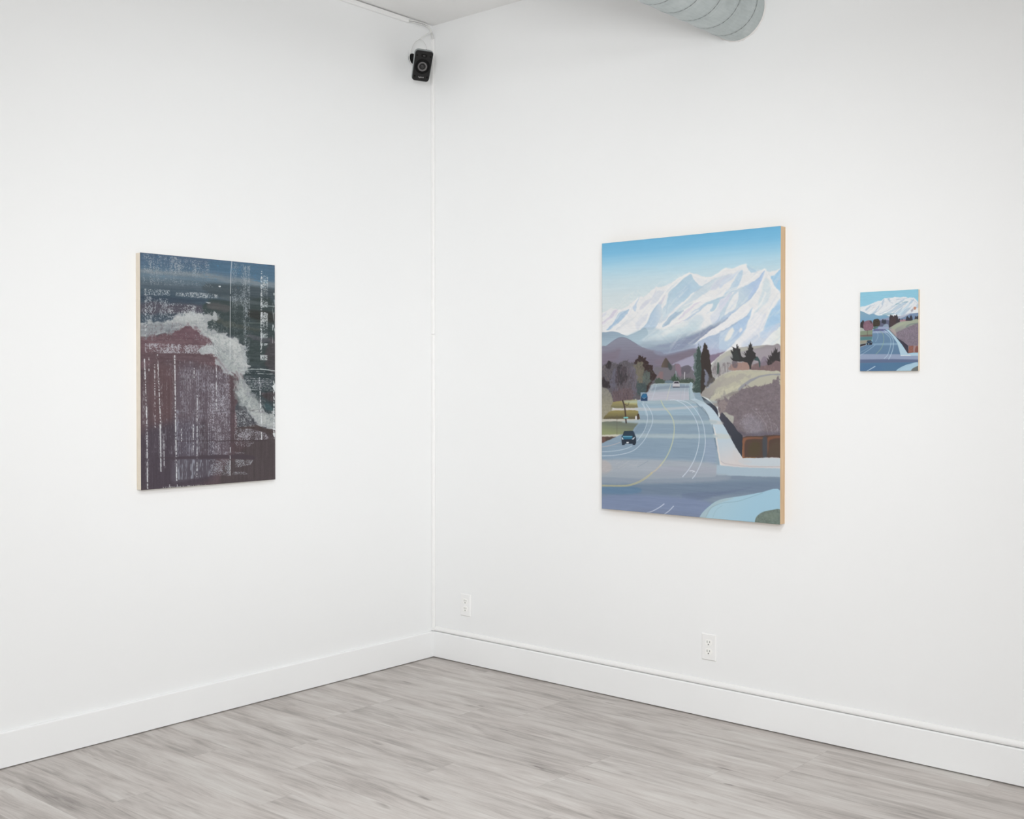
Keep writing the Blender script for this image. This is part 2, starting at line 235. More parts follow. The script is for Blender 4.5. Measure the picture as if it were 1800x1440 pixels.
('shape',((224,227,229),[(895.9,401.3),(918.1,387.7),(950.1,367.0),(973.9,351.6),(1001.5,337.7),(1001.6,401.3),(934.1,401.4)]),{'feather':1.3,'alpha':1,'smooth':1,'col2':(218,223,220),'ends':[(934.1,377.3),(983.8,391.6)]}),
('brush',(10,26,2.2,[(-0.6,281.0),(147.7,200.9),(318.1,166.1),(514.1,130.2),(640.0,156.4),(762.1,126.8),(836.6,122.8),(924.3,146.7),(1001.5,146.8),(1001.8,406.3),(881.0,408.0),(762.5,431.5),(482.7,458.0),(217.0,329.5),(-0.5,313.3)]),{'feather':4,'octs':3,'tint':(1.2,0.9,0.5),'seed':61,'smooth':0,'ang':-36}),
('strokes',([(228,229,229),(230,229,228),(226,228,230)],150,24,2,38,6,[(-0.6,281.0),(147.7,200.9),(318.1,166.1),(514.1,130.2),(640.0,156.4),(762.1,126.8),(836.6,122.8),(924.3,146.7),(1001.5,146.8),(1001.8,406.3),(881.0,408.0),(762.5,431.5),(482.7,458.0),(217.0,329.5),(-0.5,313.3)]),{'alpha':0.34,'curl':14,'smooth':1,'seed':62,'feather':2.2}),
('strokes',([(186,204,219),(196,208,222),(204,205,218),(178,198,216)],110,22,1.4,42,7,[(77.8,283.4),(318.2,186.9),(577.6,157.5),(995.9,157.9),(1001.8,406.3),(792.4,418.2),(450.3,416.9),(217.0,319.0)]),{'alpha':0.4,'curl':14,'smooth':1,'seed':63,'feather':1.6}),
('shape',((136,132,150),[(10.1,476.9),(180.9,412.5),(275.8,419.7),(391.4,421.4),(470.5,414.1),(526.1,408.0),(565.7,401.6),(570.2,422.6),(504.0,442.8),(436.9,457.6),(368.6,474.0)]),{'feather':3.5,'alpha':0.9,'smooth':1}),
('shape',((126,116,130),[(459.3,428.1),(504.0,417.4),(561.4,404.3),(565.8,419.8),(512.9,438.7),(448.1,449.2),(414.2,454.5),(414.2,443.1)]),{'feather':3,'alpha':0.8,'smooth':1}),
('shape',((156,154,174),[(423.3,456.0),(477.3,442.4),(543.8,425.8),(570.1,418.5),(592.0,439.7),(592.1,495.4),(391.6,494.2)]),{'feather':1,'alpha':1,'smooth':1}),
('shape',((170,170,195),[(576.7,406.0),(613.6,401.1),(656.7,407.4),(720.5,411.2),(699.4,419.1),(635.3,429.2),(583.3,425.6)]),{'feather':5,'alpha':0.6,'smooth':1}),
('shape',((128,114,134),[(626.7,430.4),(663.2,425.4),(699.4,419.1),(716.3,415.2),(699.4,424.6),(678.1,433.9),(656.8,446.1),(639.6,456.9),(631.0,454.1)]),{'feather':1.6,'alpha':1,'smooth':1}),
('line',((232,232,231),1.1,[(3.6,306.2),(33.4,292.8),(68.9,279.6),(89.5,262.4),(112.9,254.4)]),{'alpha':0.75,'feather':2.2,'smooth':1,'w2':2.6}),
('line',((232,232,231),1.1,[(60.2,322.0),(113.0,298.6),(153.7,276.8),(176.7,251.2),(205.3,227.7),(222.4,212.6)]),{'alpha':0.75,'feather':2.2,'smooth':1,'w2':2.6}),
('line',((232,232,231),1.1,[(228.4,329.7),(268.0,306.4),(293.2,269.0),(335.0,235.9),(370.8,206.3),(400.9,180.1)]),{'alpha':0.75,'feather':2.2,'smooth':1,'w2':2.6}),
('line',((232,232,231),1.1,[(368.3,307.5),(409.3,284.7),(455.4,257.2),(503.7,230.2),(540.8,206.3)]),{'alpha':0.75,'feather':2.2,'smooth':1,'w2':2.6}),
('line',((232,232,231),1.1,[(368.3,326.4),(423.0,309.0),(471.6,281.5),(519.7,254.4),(572.5,236.1),(629.8,226.6)]),{'alpha':0.75,'feather':2.2,'smooth':1,'w2':2.6}),
('line',((232,232,231),1.1,[(422.7,167.4),(457.9,153.6),(484.8,144.7),(519.5,136.6)]),{'alpha':0.75,'feather':2.2,'smooth':1,'w2':2.6}),
('line',((232,232,231),1.1,[(535.4,138.7),(572.3,152.2),(608.9,157.3),(645.2,155.7),(686.2,141.1),(719.3,127.9)]),{'alpha':0.75,'feather':2.2,'smooth':1,'w2':2.6}),
('line',((232,232,231),1.1,[(406.4,194.0),(439.0,176.6),(482.1,151.4),(514.1,139.4)]),{'alpha':0.75,'feather':2.2,'smooth':1,'w2':2.6}),
('line',((232,232,231),1.1,[(686.3,218.8),(737.1,204.4),(787.2,193.4),(841.6,176.3),(880.7,157.1),(919.4,140.5)]),{'alpha':0.75,'feather':2.2,'smooth':1,'w2':2.6}),
('line',((232,232,231),1.1,[(686.5,321.4),(737.2,298.1),(797.2,270.6),(846.6,244.7),(880.8,216.9),(909.8,177.9),(924.3,143.2)]),{'alpha':0.75,'feather':2.2,'smooth':1,'w2':2.6}),
('line',((232,232,231),1.1,[(686.2,142.7),(716.7,126.9),(757.1,132.3),(797.0,123.7),(826.7,120.4)]),{'alpha':0.75,'feather':2.2,'smooth':1,'w2':2.6}),
('line',((232,232,231),1.1,[(827.0,335.0),(846.6,306.3),(866.2,279.4),(900.2,256.4),(924.3,221.9)]),{'alpha':0.75,'feather':2.2,'smooth':1,'w2':2.6}),
('line',((232,232,231),1.1,[(933.9,154.9),(953.1,184.7),(967.4,204.5),(995.9,220.0)]),{'alpha':0.75,'feather':2.2,'smooth':1,'w2':2.6}),
('line',((232,232,231),1.1,[(900.3,336.9),(934.0,296.1),(962.7,261.8),(996.0,240.7)]),{'alpha':0.75,'feather':2.2,'smooth':1,'w2':2.6}),
('line',((232,232,231),1.1,[(368.3,332.4),(436.6,310.0),(494.9,294.7),(569.9,269.0)]),{'alpha':0.75,'feather':2.2,'smooth':1,'w2':2.6}),
('line',((232,232,231),1.1,[(686.5,339.0),(749.8,313.2),(803.9,295.8),(836.8,272.5)]),{'alpha':0.75,'feather':2.2,'smooth':1,'w2':2.6}),
('line',((232,232,231),1.1,[(749.9,395.3),(795.7,366.2),(828.6,337.2),(849.1,299.9),(863.4,276.0)]),{'alpha':0.75,'feather':2.2,'smooth':1,'w2':2.6}),
('line',((150,176,204),0.6,[(36.5,323.2),(77.9,306.5),(107.1,280.7),(142.0,264.1),(165.2,252.6)]),{'alpha':0.6,'feather':1.6,'smooth':1,'w2':1.6}),
('line',((160,184,206),0.6,[(245.4,330.2),(284.9,305.2),(304.4,269.4),(335.0,244.5)]),{'alpha':0.6,'feather':1.6,'smooth':1,'w2':1.6}),
('line',((150,176,196),0.6,[(384.8,314.8),(423.0,293.7),(458.1,274.3),(487.7,270.2)]),{'alpha':0.6,'feather':1.6,'smooth':1,'w2':1.6}),
('line',((164,190,208),0.6,[(390.2,275.6),(401.0,224.6),(422.8,194.7),(482.1,159.8)]),{'alpha':0.6,'feather':1.6,'smooth':1,'w2':1.6}),
('line',((170,192,210),0.6,[(509.1,301.3),(540.9,285.4),(583.0,266.6),(635.0,243.4),(706.7,226.2)]),{'alpha':0.6,'feather':1.6,'smooth':1,'w2':1.6}),
('line',((158,184,212),0.6,[(701.7,311.9),(757.3,282.3),(807.1,256.2),(846.6,236.6),(875.9,216.7)]),{'alpha':0.6,'feather':1.6,'smooth':1,'w2':1.6}),
('line',((160,186,212),0.6,[(747.3,331.2),(792.3,311.2),(827.0,300.8),(849.1,280.4)]),{'alpha':0.6,'feather':1.6,'smooth':1,'w2':1.6}),
('line',((160,182,214),0.6,[(875.9,179.5),(900.1,164.5),(919.5,147.8)]),{'alpha':0.6,'feather':1.6,'smooth':1,'w2':1.6}),
('line',((128,146,178),0.6,[(602.7,349.4),(645.9,332.4),(688.6,318.4),(730.9,299.0)]),{'alpha':0.6,'feather':1.6,'smooth':1,'w2':1.6}),
('line',((128,138,164),0.6,[(539.3,382.9),(570.1,368.2),(600.6,354.9)]),{'alpha':0.6,'feather':1.6,'smooth':1,'w2':1.6}),
('line',((150,168,194),0.6,[(686.5,347.3),(720.4,339.8),(749.8,328.3),(779.0,316.8)]),{'alpha':0.6,'feather':1.6,'smooth':1,'w2':1.6}),
('smudge',(1.4,9,[(-30.1,86.0),(1052.2,103.8),(1052.5,483.0),(-28.9,474.2)]),{'feather':4,'seed':64,'sx':1}),
('shape',((142,162,180),[(-5.3,340.6),(26.6,334.2),(66.1,332.3),(101.4,336.7),(128.7,344.9),(155.8,349.8),(182.7,345.0),(220.8,335.4),(266.1,323.7),(281.2,347.3),(243.6,365.0),(220.9,378.5),(221.0,406.4),(-5.1,402.7)]),{'feather':0.9,'alpha':1,'smooth':1,'col2':(166,188,200),'ends':[(89.7,335.7),(101.5,383.2)]}),
('shape',((168,190,203),[(167.3,351.7),(243.5,327.8),(318.5,325.1),(348.1,337.3),(281.2,361.1),(251.2,369.8),(236.1,385.7),(198.1,373.3)]),{'feather':5,'alpha':0.6,'smooth':1}),
('line',((228,228,228),1.2,[(251.2,367.4),(288.7,349.7),(329.6,332.3),(370.1,317.3)]),{'alpha':0.35,'feather':3,'smooth':1}),
('shape',((134,136,152),[(-5.1,394.4),(26.8,385.4),(58.4,372.5),(93.7,359.0),(121.0,354.9),(144.2,357.0),(167.4,363.4),(198.1,375.7),(236.1,390.4),(273.8,399.2),(326.1,408.1),(363.0,413.3),(392.3,420.6),(546.4,402.7),(546.5,422.9),(475.5,442.1),(421.5,459.7),(392.5,486.7),(-4.8,483.9)]),{'feather':1,'alpha':1,'smooth':1,'col2':(118,112,128),'ends':[(128.8,372.0),(136.7,452.0)]}),
('shape',((150,165,180),[(220.9,385.4),(281.3,379.6),(355.6,394.8),(428.6,389.3),(392.3,409.2),(318.7,408.0),(266.3,397.9)]),{'feather':6,'alpha':0.5,'smooth':1}),
('shape',((140,150,172),[(318.7,408.0),(428.6,405.2),(535.8,389.0),(546.4,402.7),(428.7,421.1),(355.7,426.9)]),{'feather':5,'alpha':0.6,'smooth':1}),
('shape',((122,110,124),[(-5.0,417.1),(50.6,408.4),(113.3,397.6),(90.0,437.4),(-4.9,455.3)]),{'feather':8,'alpha':0.6,'smooth':1}),
('shape',((122,112,126),[(318.7,444.8),(428.7,427.9),(546.4,406.1),(546.5,422.9),(428.7,455.2),(355.8,468.2)]),{'feather':5,'alpha':0.7,'smooth':1}),
('line',((100,108,135),0.5,[(0.9,393.8),(26.8,385.9),(58.4,372.9),(93.7,359.5),(121.0,355.3),(144.2,357.5),(167.4,363.8),(198.1,376.1),(243.7,392.8)]),{'alpha':0.6,'feather':0.9,'smooth':1}),
('brush',(9,22,1.3,[(-29.4,301.7),(577.8,318.4),(578.1,479.1),(-28.9,474.2)]),{'feather':6,'octs':2,'tint':(1,1,1),'seed':9,'smooth':0,'ang':0}),
('brush',(5,14,2.2,[(-30.0,107.6),(1052.2,103.8),(1052.4,388.2),(-29.2,366.4)]),{'feather':6,'octs':2,'tint':(1,1,1),'seed':12,'smooth':0,'ang':0}),
('shape',((156,154,174),[(425.1,462.0),(450.4,453.2),(500.5,442.5),(550.0,429.6),(550.1,474.4),(428.8,473.4)]),{'feather':0.9,'alpha':1,'smooth':1}),
('shape',((168,168,168),[(616.4,519.4),(633.6,475.1),(650.8,453.2),(678.1,435.8),(712.1,420.9),(739.0,412.6),(769.1,406.5),(792.4,403.0),(825.4,400.6),(864.7,400.6),(922.9,397.4),(961.3,398.1),(999.2,400.9),(999.3,495.3),(691.9,519.7)]),{'feather':0.9,'alpha':1,'smooth':1,'col2':(148,142,146),'ends':[(725.6,414.5),(890.7,455.9)]}),
('shape',((182,182,168),[(678.1,440.2),(712.1,422.0),(745.7,413.1),(792.4,404.3),(864.7,401.7),(922.9,399.5),(858.2,410.2),(792.4,417.8),(725.6,432.1),(678.2,453.5)]),{'feather':2.5,'alpha':0.7,'smooth':1}),
('shape',((160,152,160),[(825.5,418.3),(999.2,410.5),(999.3,465.6),(890.8,464.5),(858.2,438.3)]),{'feather':6,'alpha':0.7,'smooth':1}),
('line',((205,205,190),0.6,[(642.2,461.9),(650.8,454.3),(678.1,436.3),(712.1,421.4),(739.0,413.0)]),{'alpha':0.7,'feather':0.9,'smooth':1}),
('shape',((158,130,122),[(739.1,480.4),(745.8,463.0),(779.2,456.8),(818.9,455.1),(845.2,459.7),(851.8,481.4)]),{'feather':2,'alpha':1,'smooth':1,'rag':2,'rs':4}),
('shape',((120,100,102),[(851.8,483.5),(861.5,464.2),(884.3,460.1),(910.1,456.1),(932.6,447.8),(999.3,448.6),(999.3,491.0)]),{'feather':2,'alpha':1,'smooth':1,'rag':2,'rs':4}),
('shape',((128,118,132),[(897.2,464.5),(906.9,443.2),(923.0,434.9),(935.8,447.9),(932.6,464.9)]),{'feather':2,'alpha':0.8,'smooth':1}),
('strokes',([(120,112,118),(110,104,108),(150,142,146),(128,120,124)],60,8,1.6,88,6,[(647.4,497.4),(650.8,470.9),(678.2,462.3),(739.1,454.2),(745.8,476.1),(691.8,502.1)]),{'alpha':0.6,'curl':0,'smooth':1,'seed':4,'feather':0.5}),
('shape',((62,82,84),[(868.0,447.0),(881.0,434.3),(892.4,443.0),(898.8,456.0),(898.8,473.1),(892.4,466.6),(887.5,451.6)]),{'feather':1,'alpha':1,'smooth':1}),
('shape',((100,92,100),[(752.5,456.5),(759.2,447.8),(779.2,450.3),(779.2,472.0),(759.2,471.9)]),{'feather':2,'alpha':0.8,'smooth':1}),
('shape',((52,50,52),[(844.6,479.6),(841.9,466.1),(832.1,455.2),(812.3,451.7),(785.8,452.5),(759.2,448.9),(747.4,441.1),(743.1,433.4),(754.1,441.2),(759.2,436.9),(747.4,419.3),(745.1,409.4),(759.1,417.3),(755.8,404.1),(749.1,398.5),(769.1,404.3),(775.8,405.5),(774.1,393.5),(779.8,390.4),(781.8,400.2),(787.4,397.0),(785.8,406.8),(795.7,408.1),(796.4,420.0),(802.4,433.2),(809.0,437.6),(820.5,436.7),(825.5,433.5),(807.3,422.4),(820.5,428.0),(817.2,417.1),(827.1,425.9),(825.5,416.2),(836.9,412.0),(833.7,404.4),(840.2,405.6),(838.6,394.7),(845.1,395.9),(848.4,384.1),(853.3,395.0),(857.5,392.9),(856.6,403.7),(863.1,406.0),(861.5,414.6),(869.6,421.2),(877.7,424.5),(874.5,432.0),(879.4,438.5),(868.0,443.8),(858.3,455.5),(853.4,466.3),(851.1,479.6)]),{'feather':0.7,'alpha':1,'smooth':0}),
('shape',((60,68,66),[(752.5,436.8),(759.1,419.5),(775.8,411.0),(785.8,426.4),(792.5,446.1),(765.9,445.7)]),{'feather':3,'alpha':0.5,'smooth':1}),
('shape',((56,52,54),[(923.0,444.5),(934.2,456.4),(937.4,450.0),(931.0,439.2),(945.4,448.0),(939.0,430.8),(950.2,439.5),(947.0,430.9),(958.1,435.3),(954.9,416.1),(962.9,426.9),(967.6,414.2),(964.4,407.8),(972.4,418.5),(974.6,403.7),(979.7,414.4),(986.6,408.1),(985.1,423.0),(999.3,419.0),(999.3,453.9),(977.2,450.5),(955.0,463.0),(939.0,466.0)]),{'feather':0.7,'alpha':1,'smooth':0}),
('shape',((176,174,158),[(571.3,566.2),(599.1,550.5),(630.3,530.6),(657.7,515.1),(691.8,499.9),(725.7,490.2),(759.2,484.5),(792.5,482.6),(851.8,481.8),(906.9,482.7),(955.0,486.0),(999.3,489.3),(999.4,544.0),(955.1,563.2),(792.7,596.1),(678.4,607.8),(651.0,599.2),(623.4,579.4)]),{'feather':0.9,'alpha':1,'smooth':1,'col2':(150,146,142),'ends':[(725.7,497.9),(657.8,581.4)]}),
('shape',((186,184,162),[(725.7,495.7),(792.5,486.3),(890.8,486.0),(999.3,492.1),(999.3,497.4),(923.0,496.9),(858.3,509.4),(812.4,526.6),(766.0,543.9),(698.7,559.3),(657.8,568.2),(678.3,541.7),(705.4,519.7)]),{'feather':3.5,'alpha':0.55,'smooth':1,'rag':4,'rs':4}),
('shape',((160,154,150),[(671.4,526.2),(698.6,510.9),(739.1,502.3),(825.6,496.3),(842.0,505.0),(785.9,520.0),(725.7,532.9),(671.5,548.3),(630.3,563.8)]),{'feather':4,'alpha':0.6,'smooth':1,'rag':4,'rs':4}),
('shape',((198,196,172),[(647.6,592.5),(633.8,583.8),(644.1,570.4),(678.3,559.3),(725.7,546.1),(779.3,533.0),(812.4,524.4),(792.6,541.7),(745.9,559.2),(705.5,568.1),(671.5,581.4)]),{'feather':3,'alpha':0.65,'smooth':1,'rag':4,'rs':4}),
('line',((210,208,188),0.7,[(588.7,557.2),(630.3,530.6),(657.7,515.1),(691.8,499.4),(725.7,489.8),(759.2,484.5),(792.5,482.6),(851.8,481.8),(906.9,482.7),(996.2,489.3)]),{'alpha':0.6,'feather':0.9,'smooth':1}),
('shape',((140,142,152),[(786.0,543.9),(812.4,528.7),(845.3,513.7),(884.3,503.1),(932.6,495.9),(999.3,494.2),(999.3,499.5),(955.0,499.2),(900.5,505.3),(861.6,518.1),(825.6,535.3),(792.6,550.4)]),{'feather':1.2,'alpha':0.85,'smooth':1}),
('shape',((122,116,116),[(708.9,574.6),(732.5,561.4),(769.3,554.8),(792.6,548.3),(812.4,537.4),(792.6,557.0),(759.3,567.9),(725.8,574.6)]),{'feather':2,'alpha':0.6,'smooth':1}),
('shape',((119,109,114),[(673.3,596.8),(678.4,585.8),(705.5,579.0),(746.0,576.7),(779.3,561.3),(812.4,541.8),(838.7,534.2),(855.1,543.9),(868.1,533.2),(890.8,534.3),(923.1,533.3),(955.0,526.9),(999.3,524.9),(999.6,779.1),(884.6,782.4),(845.5,757.7),(792.8,728.6),(725.9,684.1),(698.9,651.6),(681.8,629.8)]),{'feather':2,'alpha':1,'smooth':1,'grain':14,'rag':3,'rs':4}),
('strokes',([(98,88,98),(142,128,136),(110,98,100),(150,140,150),(122,106,104),(90,84,96)],420,5,0.9,60,40,[(678.4,594.6),(708.9,583.4),(752.7,576.7),(812.4,543.9),(884.4,535.4),(955.0,528.0),(999.3,527.0),(999.5,764.2),(874.9,767.7),(825.9,749.5),(759.5,703.2),(705.6,647.1)]),{'alpha':0.4,'curl':60,'smooth':1,'seed':21,'feather':0.5}),
('shape',((156,144,138),[(678.4,585.8),(698.7,581.3),(725.8,598.7),(705.6,634.0),(688.6,629.7)]),{'feather':5,'alpha':0.5,'smooth':1,'rag':4,'rs':4}),
('shape',((150,148,160),[(799.3,659.8),(827.7,637.7),(855.9,634.2),(902.5,652.2),(921.1,679.6),(902.6,701.5),(856.0,702.4),(818.3,684.4)]),{'feather':12,'alpha':0.4,'smooth':1}),
('strokes',([(176,172,180),(160,156,168),(190,186,190)],130,7,0.5,75,35,[(789.7,666.2),(827.6,625.2),(874.6,609.3),(944.0,639.4),(985.1,669.4),(985.1,696.9),(856.0,699.3)]),{'alpha':0.55,'curl':90,'smooth':1,'seed':5,'feather':0.5}),
('line',((176,172,178),0.5,[(865.2,618.7),(897.9,636.9),(921.0,658.1),(934.9,682.5),(939.5,700.8)]),{'alpha':0.6,'feather':0.9,'smooth':1}),
('line',((176,172,178),0.5,[(921.0,615.1),(944.0,642.5),(955.5,669.9),(960.1,700.4)]),{'alpha':0.6,'feather':0.9,'smooth':1}),
('shape',((84,80,96),[(780.2,685.1),(827.7,696.7),(897.9,692.3),(998.7,690.5),(998.7,705.7),(827.7,709.2)]),{'feather':6,'alpha':0.5,'smooth':1}),
('shape',((172,172,162),[(703.0,629.6),(722.4,627.8),(741.8,635.5),(761.0,641.5),(756.2,666.7),(732.1,657.6),(712.7,642.1)]),{'feather':2,'alpha':0.9,'smooth':1}),
('brush',(22,5,2,[(677.7,579.2),(792.6,539.6),(1001.9,524.5),(1002.0,707.5),(822.5,711.1),(717.4,638.2)]),{'feather':6,'octs':3,'tint':(1,0.95,1),'seed':71,'smooth':0,'ang':0}),
('strokes',([(80,72,84),(88,78,88),(96,86,98),(150,140,150)],500,4,0.5,90,60,[(678.4,594.6),(708.9,583.4),(752.7,576.7),(812.4,543.9),(884.4,535.4),(955.0,528.0),(999.3,527.0),(999.5,764.2),(874.9,767.7),(825.9,749.5),(759.5,703.2),(705.6,647.1)]),{'alpha':0.35,'curl':90,'smooth':1,'seed':22,'feather':0.5}),
('shape',((82,64,56),[(806.5,712.7),(827.7,707.6),(902.6,704.6),(966.9,700.3),(1001.0,699.6),(1001.1,777.2),(808.9,782.7)]),{'feather':1,'alpha':1,'smooth':0}),
('shape',((138,92,70),[(808.8,725.1),(823.0,712.4),(902.6,709.2),(911.9,713.6),(856.0,716.3),(827.8,721.6),(818.3,740.5),(818.4,777.8),(807.0,779.7)]),{'feather':2.5,'alpha':0.9,'smooth':1}),
('shape',((126,82,62),[(937.2,713.1),(966.9,704.8),(1001.0,703.2),(1001.0,708.7),(967.0,712.5),(944.1,722.1),(941.8,749.8),(935.0,762.2)]),{'feather':2.5,'alpha':0.9,'smooth':1}),
('shape',((78,72,48),[(837.2,752.4),(865.4,723.9),(898.0,732.4),(893.4,769.5),(846.7,773.9)]),{'feather':8,'alpha':0.6,'smooth':1}),
('shape',((86,74,60),[(948.7,737.3),(994.2,721.0),(998.8,766.6),(948.7,771.0)]),{'feather':8,'alpha':0.6,'smooth':1}),
('shape',((66,74,84),[(911.9,713.6),(934.9,713.1),(932.7,774.5),(914.2,775.1)]),{'feather':3,'alpha':0.8,'smooth':1}),
('line',((165,110,50),0.7,[(807.4,715.8),(808.9,753.2),(809.9,779.6),(827.8,780.6),(874.8,779.3)]),{'alpha':0.8,'feather':0.9,'smooth':0}),
('shape',((66,66,78),[(683.5,645.6),(698.1,626.5),(722.4,642.0),(761.1,669.7),(780.2,688.2),(808.8,706.4),(806.5,779.7),(761.1,735.6),(722.5,689.2)]),{'feather':0.8,'alpha':1,'smooth':0,'col2':(50,54,64),'ends':[(693.3,642.3),(804.1,753.3)]}),
('shape',((72,84,94),[(550.2,572.9),(581.8,570.6),(623.4,586.0),(647.6,599.2),(671.6,612.3),(680.1,638.6),(664.8,636.6),(637.3,614.8),(602.7,592.8),(553.8,583.0)]),{'feather':0.8,'alpha':1,'smooth':1,'col2':(48,50,64),'ends':[(571.3,575.1),(671.6,629.9)]}),
('shape',((50,50,64),[(663.1,634.4),(671.6,614.5),(680.5,638.6),(681.9,651.8),(677.1,647.5)]),{'feather':0.8,'alpha':1,'smooth':0}),
('shape',((98,112,112),[(543.2,570.7),(532.6,552.8),(541.4,541.6),(536.1,519.2),(546.6,496.8),(539.5,460.9),(550.0,452.0),(546.5,438.5),(546.5,422.9),(560.5,414.1),(567.5,394.1),(571.0,390.8),(575.2,401.0),(581.5,395.5),(581.5,414.5),(585.0,425.7),(606.0,474.9),(602.6,541.6),(571.3,566.2)]),{'feather':1.2,'alpha':1,'smooth':0,'rag':2,'rs':2}),
('shape',((60,76,72),[(543.2,573.0),(550.2,559.5),(536.1,550.6),(553.7,541.6),(543.1,525.9),(553.6,508.0),(548.3,494.6),(558.9,483.4),(553.6,461.0),(558.8,443.2),(562.3,416.4),(567.5,396.3),(571.7,392.0),(576.2,403.2),(579.7,396.6),(582.2,416.7),(585.0,443.5),(606.0,488.3),(609.5,541.6),(588.7,559.4),(560.8,570.7)]),{'feather':0.8,'alpha':1,'smooth':0,'rag':1.6,'rs':2}),
('shape',((56,48,46),[(605.8,383.7),(611.0,390.5),(619.0,392.8),(620.4,406.2),(626.6,412.9),(631.8,426.3),(637.0,453.0),(641.2,475.2),(647.4,504.0),(623.4,526.1),(599.1,552.8),(585.2,563.9),(581.7,519.3),(588.6,479.2),(583.3,443.5),(585.0,423.4),(592.0,412.4),(597.1,394.7)]),{'feather':0.8,'alpha':1,'smooth':0,'rag':0.7,'rs':2}),
('shape',((140,148,170),[(606.0,472.7),(623.3,492.8),(637.1,508.4),(647.5,519.5),(630.3,532.8),(613.0,541.6),(606.0,519.4)]),{'feather':2,'alpha':0.7,'smooth':1,'rag':2,'rs':4}),
('shape',((70,64,60),[(630.2,497.3),(657.7,508.5),(647.5,519.5),(630.3,532.8),(609.5,546.1),(623.3,519.4)]),{'feather':2,'alpha':0.8,'smooth':1,'rag':2,'rs':4}),
('strokes',([(96,120,112),(120,138,128),(46,58,54)],45,4,0.9,200,25,[(536.1,564.0),(543.1,508.0),(553.6,456.5),(574.6,456.8),(581.7,519.3),(564.3,568.4)]),{'alpha':0.7,'curl':0,'smooth':1,'seed':8,'feather':0.5}),
('shape',((62,80,72),[(673.0,457.8),(679.9,453.5),(684.3,466.8),(683.3,488.8),(673.1,493.1)]),{'feather':1.5,'alpha':0.9,'smooth':1}),
('shape',((112,108,116),[(311.5,532.2),(318.8,472.4),(348.4,465.8),(421.5,464.2),(450.4,455.4),(472.0,469.2),(514.7,462.9),(536.0,474.3),(536.1,530.4)]),{'feather':1.5,'alpha':1,'smooth':1,'rag':2,'rs':4}),
('shape',((74,66,64),[(359.4,468.2),(366.8,452.2),(385.0,433.0),(403.3,448.1),(417.9,464.2),(410.6,470.9)]),{'feather':0.8,'alpha':1,'smooth':0,'col2':(96,84,76),'ends':[(410.6,450.4),(366.8,450.0)]}),
('shape',((64,74,76),[(403.3,450.4),(423.3,466.5),(414.3,480.1),(399.7,470.8)]),{'feather':1,'alpha':0.8,'smooth':1}),
('shape',((134,112,126),[(441.4,459.9),(454.0,455.5),(468.4,462.4),(475.6,487.3),(468.5,505.4),(450.5,487.2),(440.3,473.5)]),{'feather':1,'alpha':0.9,'smooth':1}),
('shape',((98,94,104),[(475.6,471.5),(493.4,463.8),(518.3,462.9),(528.9,474.2),(518.3,489.9),(479.2,494.1)]),{'feather':1.2,'alpha':0.9,'smooth':1}),
('shape',((132,106,108),[(333.7,504.7),(348.4,491.0),(366.8,484.3),(370.6,509.5),(341.1,511.6)]),{'feather':1.5,'alpha':0.8,'smooth':1,'rag':2,'rs':4}),
('shape',((70,84,74),[(318.9,529.9),(326.3,513.9),(348.5,507.1),(370.6,514.0),(410.7,514.2),(421.6,502.9),(443.3,509.8),(472.1,514.4),(536.0,510.2),(543.1,525.9),(464.9,529.1)]),{'feather':1.5,'alpha':1,'smooth':1,'rag':2,'rs':2}),
('shape',((60,80,66),[(421.6,516.5),(428.8,502.9),(439.7,491.6),(450.5,503.0),(461.3,516.7)]),{'feather':1.2,'alpha':1,'smooth':1}),
('line',((160,180,185),0.9,[(443.2,482.6),(445.1,496.2),(446.9,512.1)]),{'alpha':0.9,'feather':0.9,'smooth':1}),
('line',((205,205,208),1.3,[(494.2,487.5),(492.1,510.0)]),{'alpha':0.95,'feather':0.9,'smooth':1}),
('strokes',([(60,76,64),(90,104,92),(48,60,52)],40,5,1,90,10,[(421.6,525.6),(428.8,505.2),(536.0,505.7),(543.1,523.7)]),{'alpha':0.6,'curl':0,'smooth':1,'seed':6,'feather':0.5}),
('shape',((104,122,134),[(381.6,526.6),(385.2,517.5),(403.5,515.3),(425.2,517.7),(428.9,526.8)]),{'feather':1,'alpha':1,'smooth':1}),
('shape',((92,88,94),[(-4.9,469.6),(15.0,457.9),(42.8,446.3),(74.3,451.4),(113.4,451.8),(152.2,440.5),(190.6,452.6),(221.1,439.0),(251.4,439.4),(281.5,458.2),(303.9,481.5),(322.6,500.1),(318.9,532.3),(289.2,555.3),(251.7,573.9),(213.8,588.0),(-4.5,600.9)]),{'feather':2,'alpha':1,'smooth':1,'grain':16,'rag':3,'rs':3}),
('shape',((50,44,48),[(21.0,460.3),(42.8,440.3),(60.5,448.9),(58.6,460.7),(50.8,474.8),(31.0,469.9)]),{'feather':1.2,'alpha':1,'smooth':0}),
('shape',((56,42,42),[(198.2,450.4),(205.8,438.8),(221.1,434.3),(224.8,425.1),(236.2,422.9),(243.8,427.7),(250.6,420.8),(257.0,432.5),(272.0,432.7),(270.2,444.2),(291.9,450.3),(281.5,455.9),(311.3,463.1),(311.4,481.6),(333.7,497.8),(318.9,513.8),(292.9,532.2),(277.9,555.3),(244.1,569.3),(259.1,518.2),(243.9,476.4),(213.5,457.5)]),{'feather':0.9,'alpha':1,'smooth':0,'rag':1.2,'rs':2}),
('shape',((112,106,92),[(205.9,457.5),(236.3,446.1),(251.4,453.3),(259.0,485.8),(251.5,518.2),(221.3,532.1),(206.0,494.8)]),{'feather':2.5,'alpha':1,'smooth':1,'rag':3,'rs':4}),
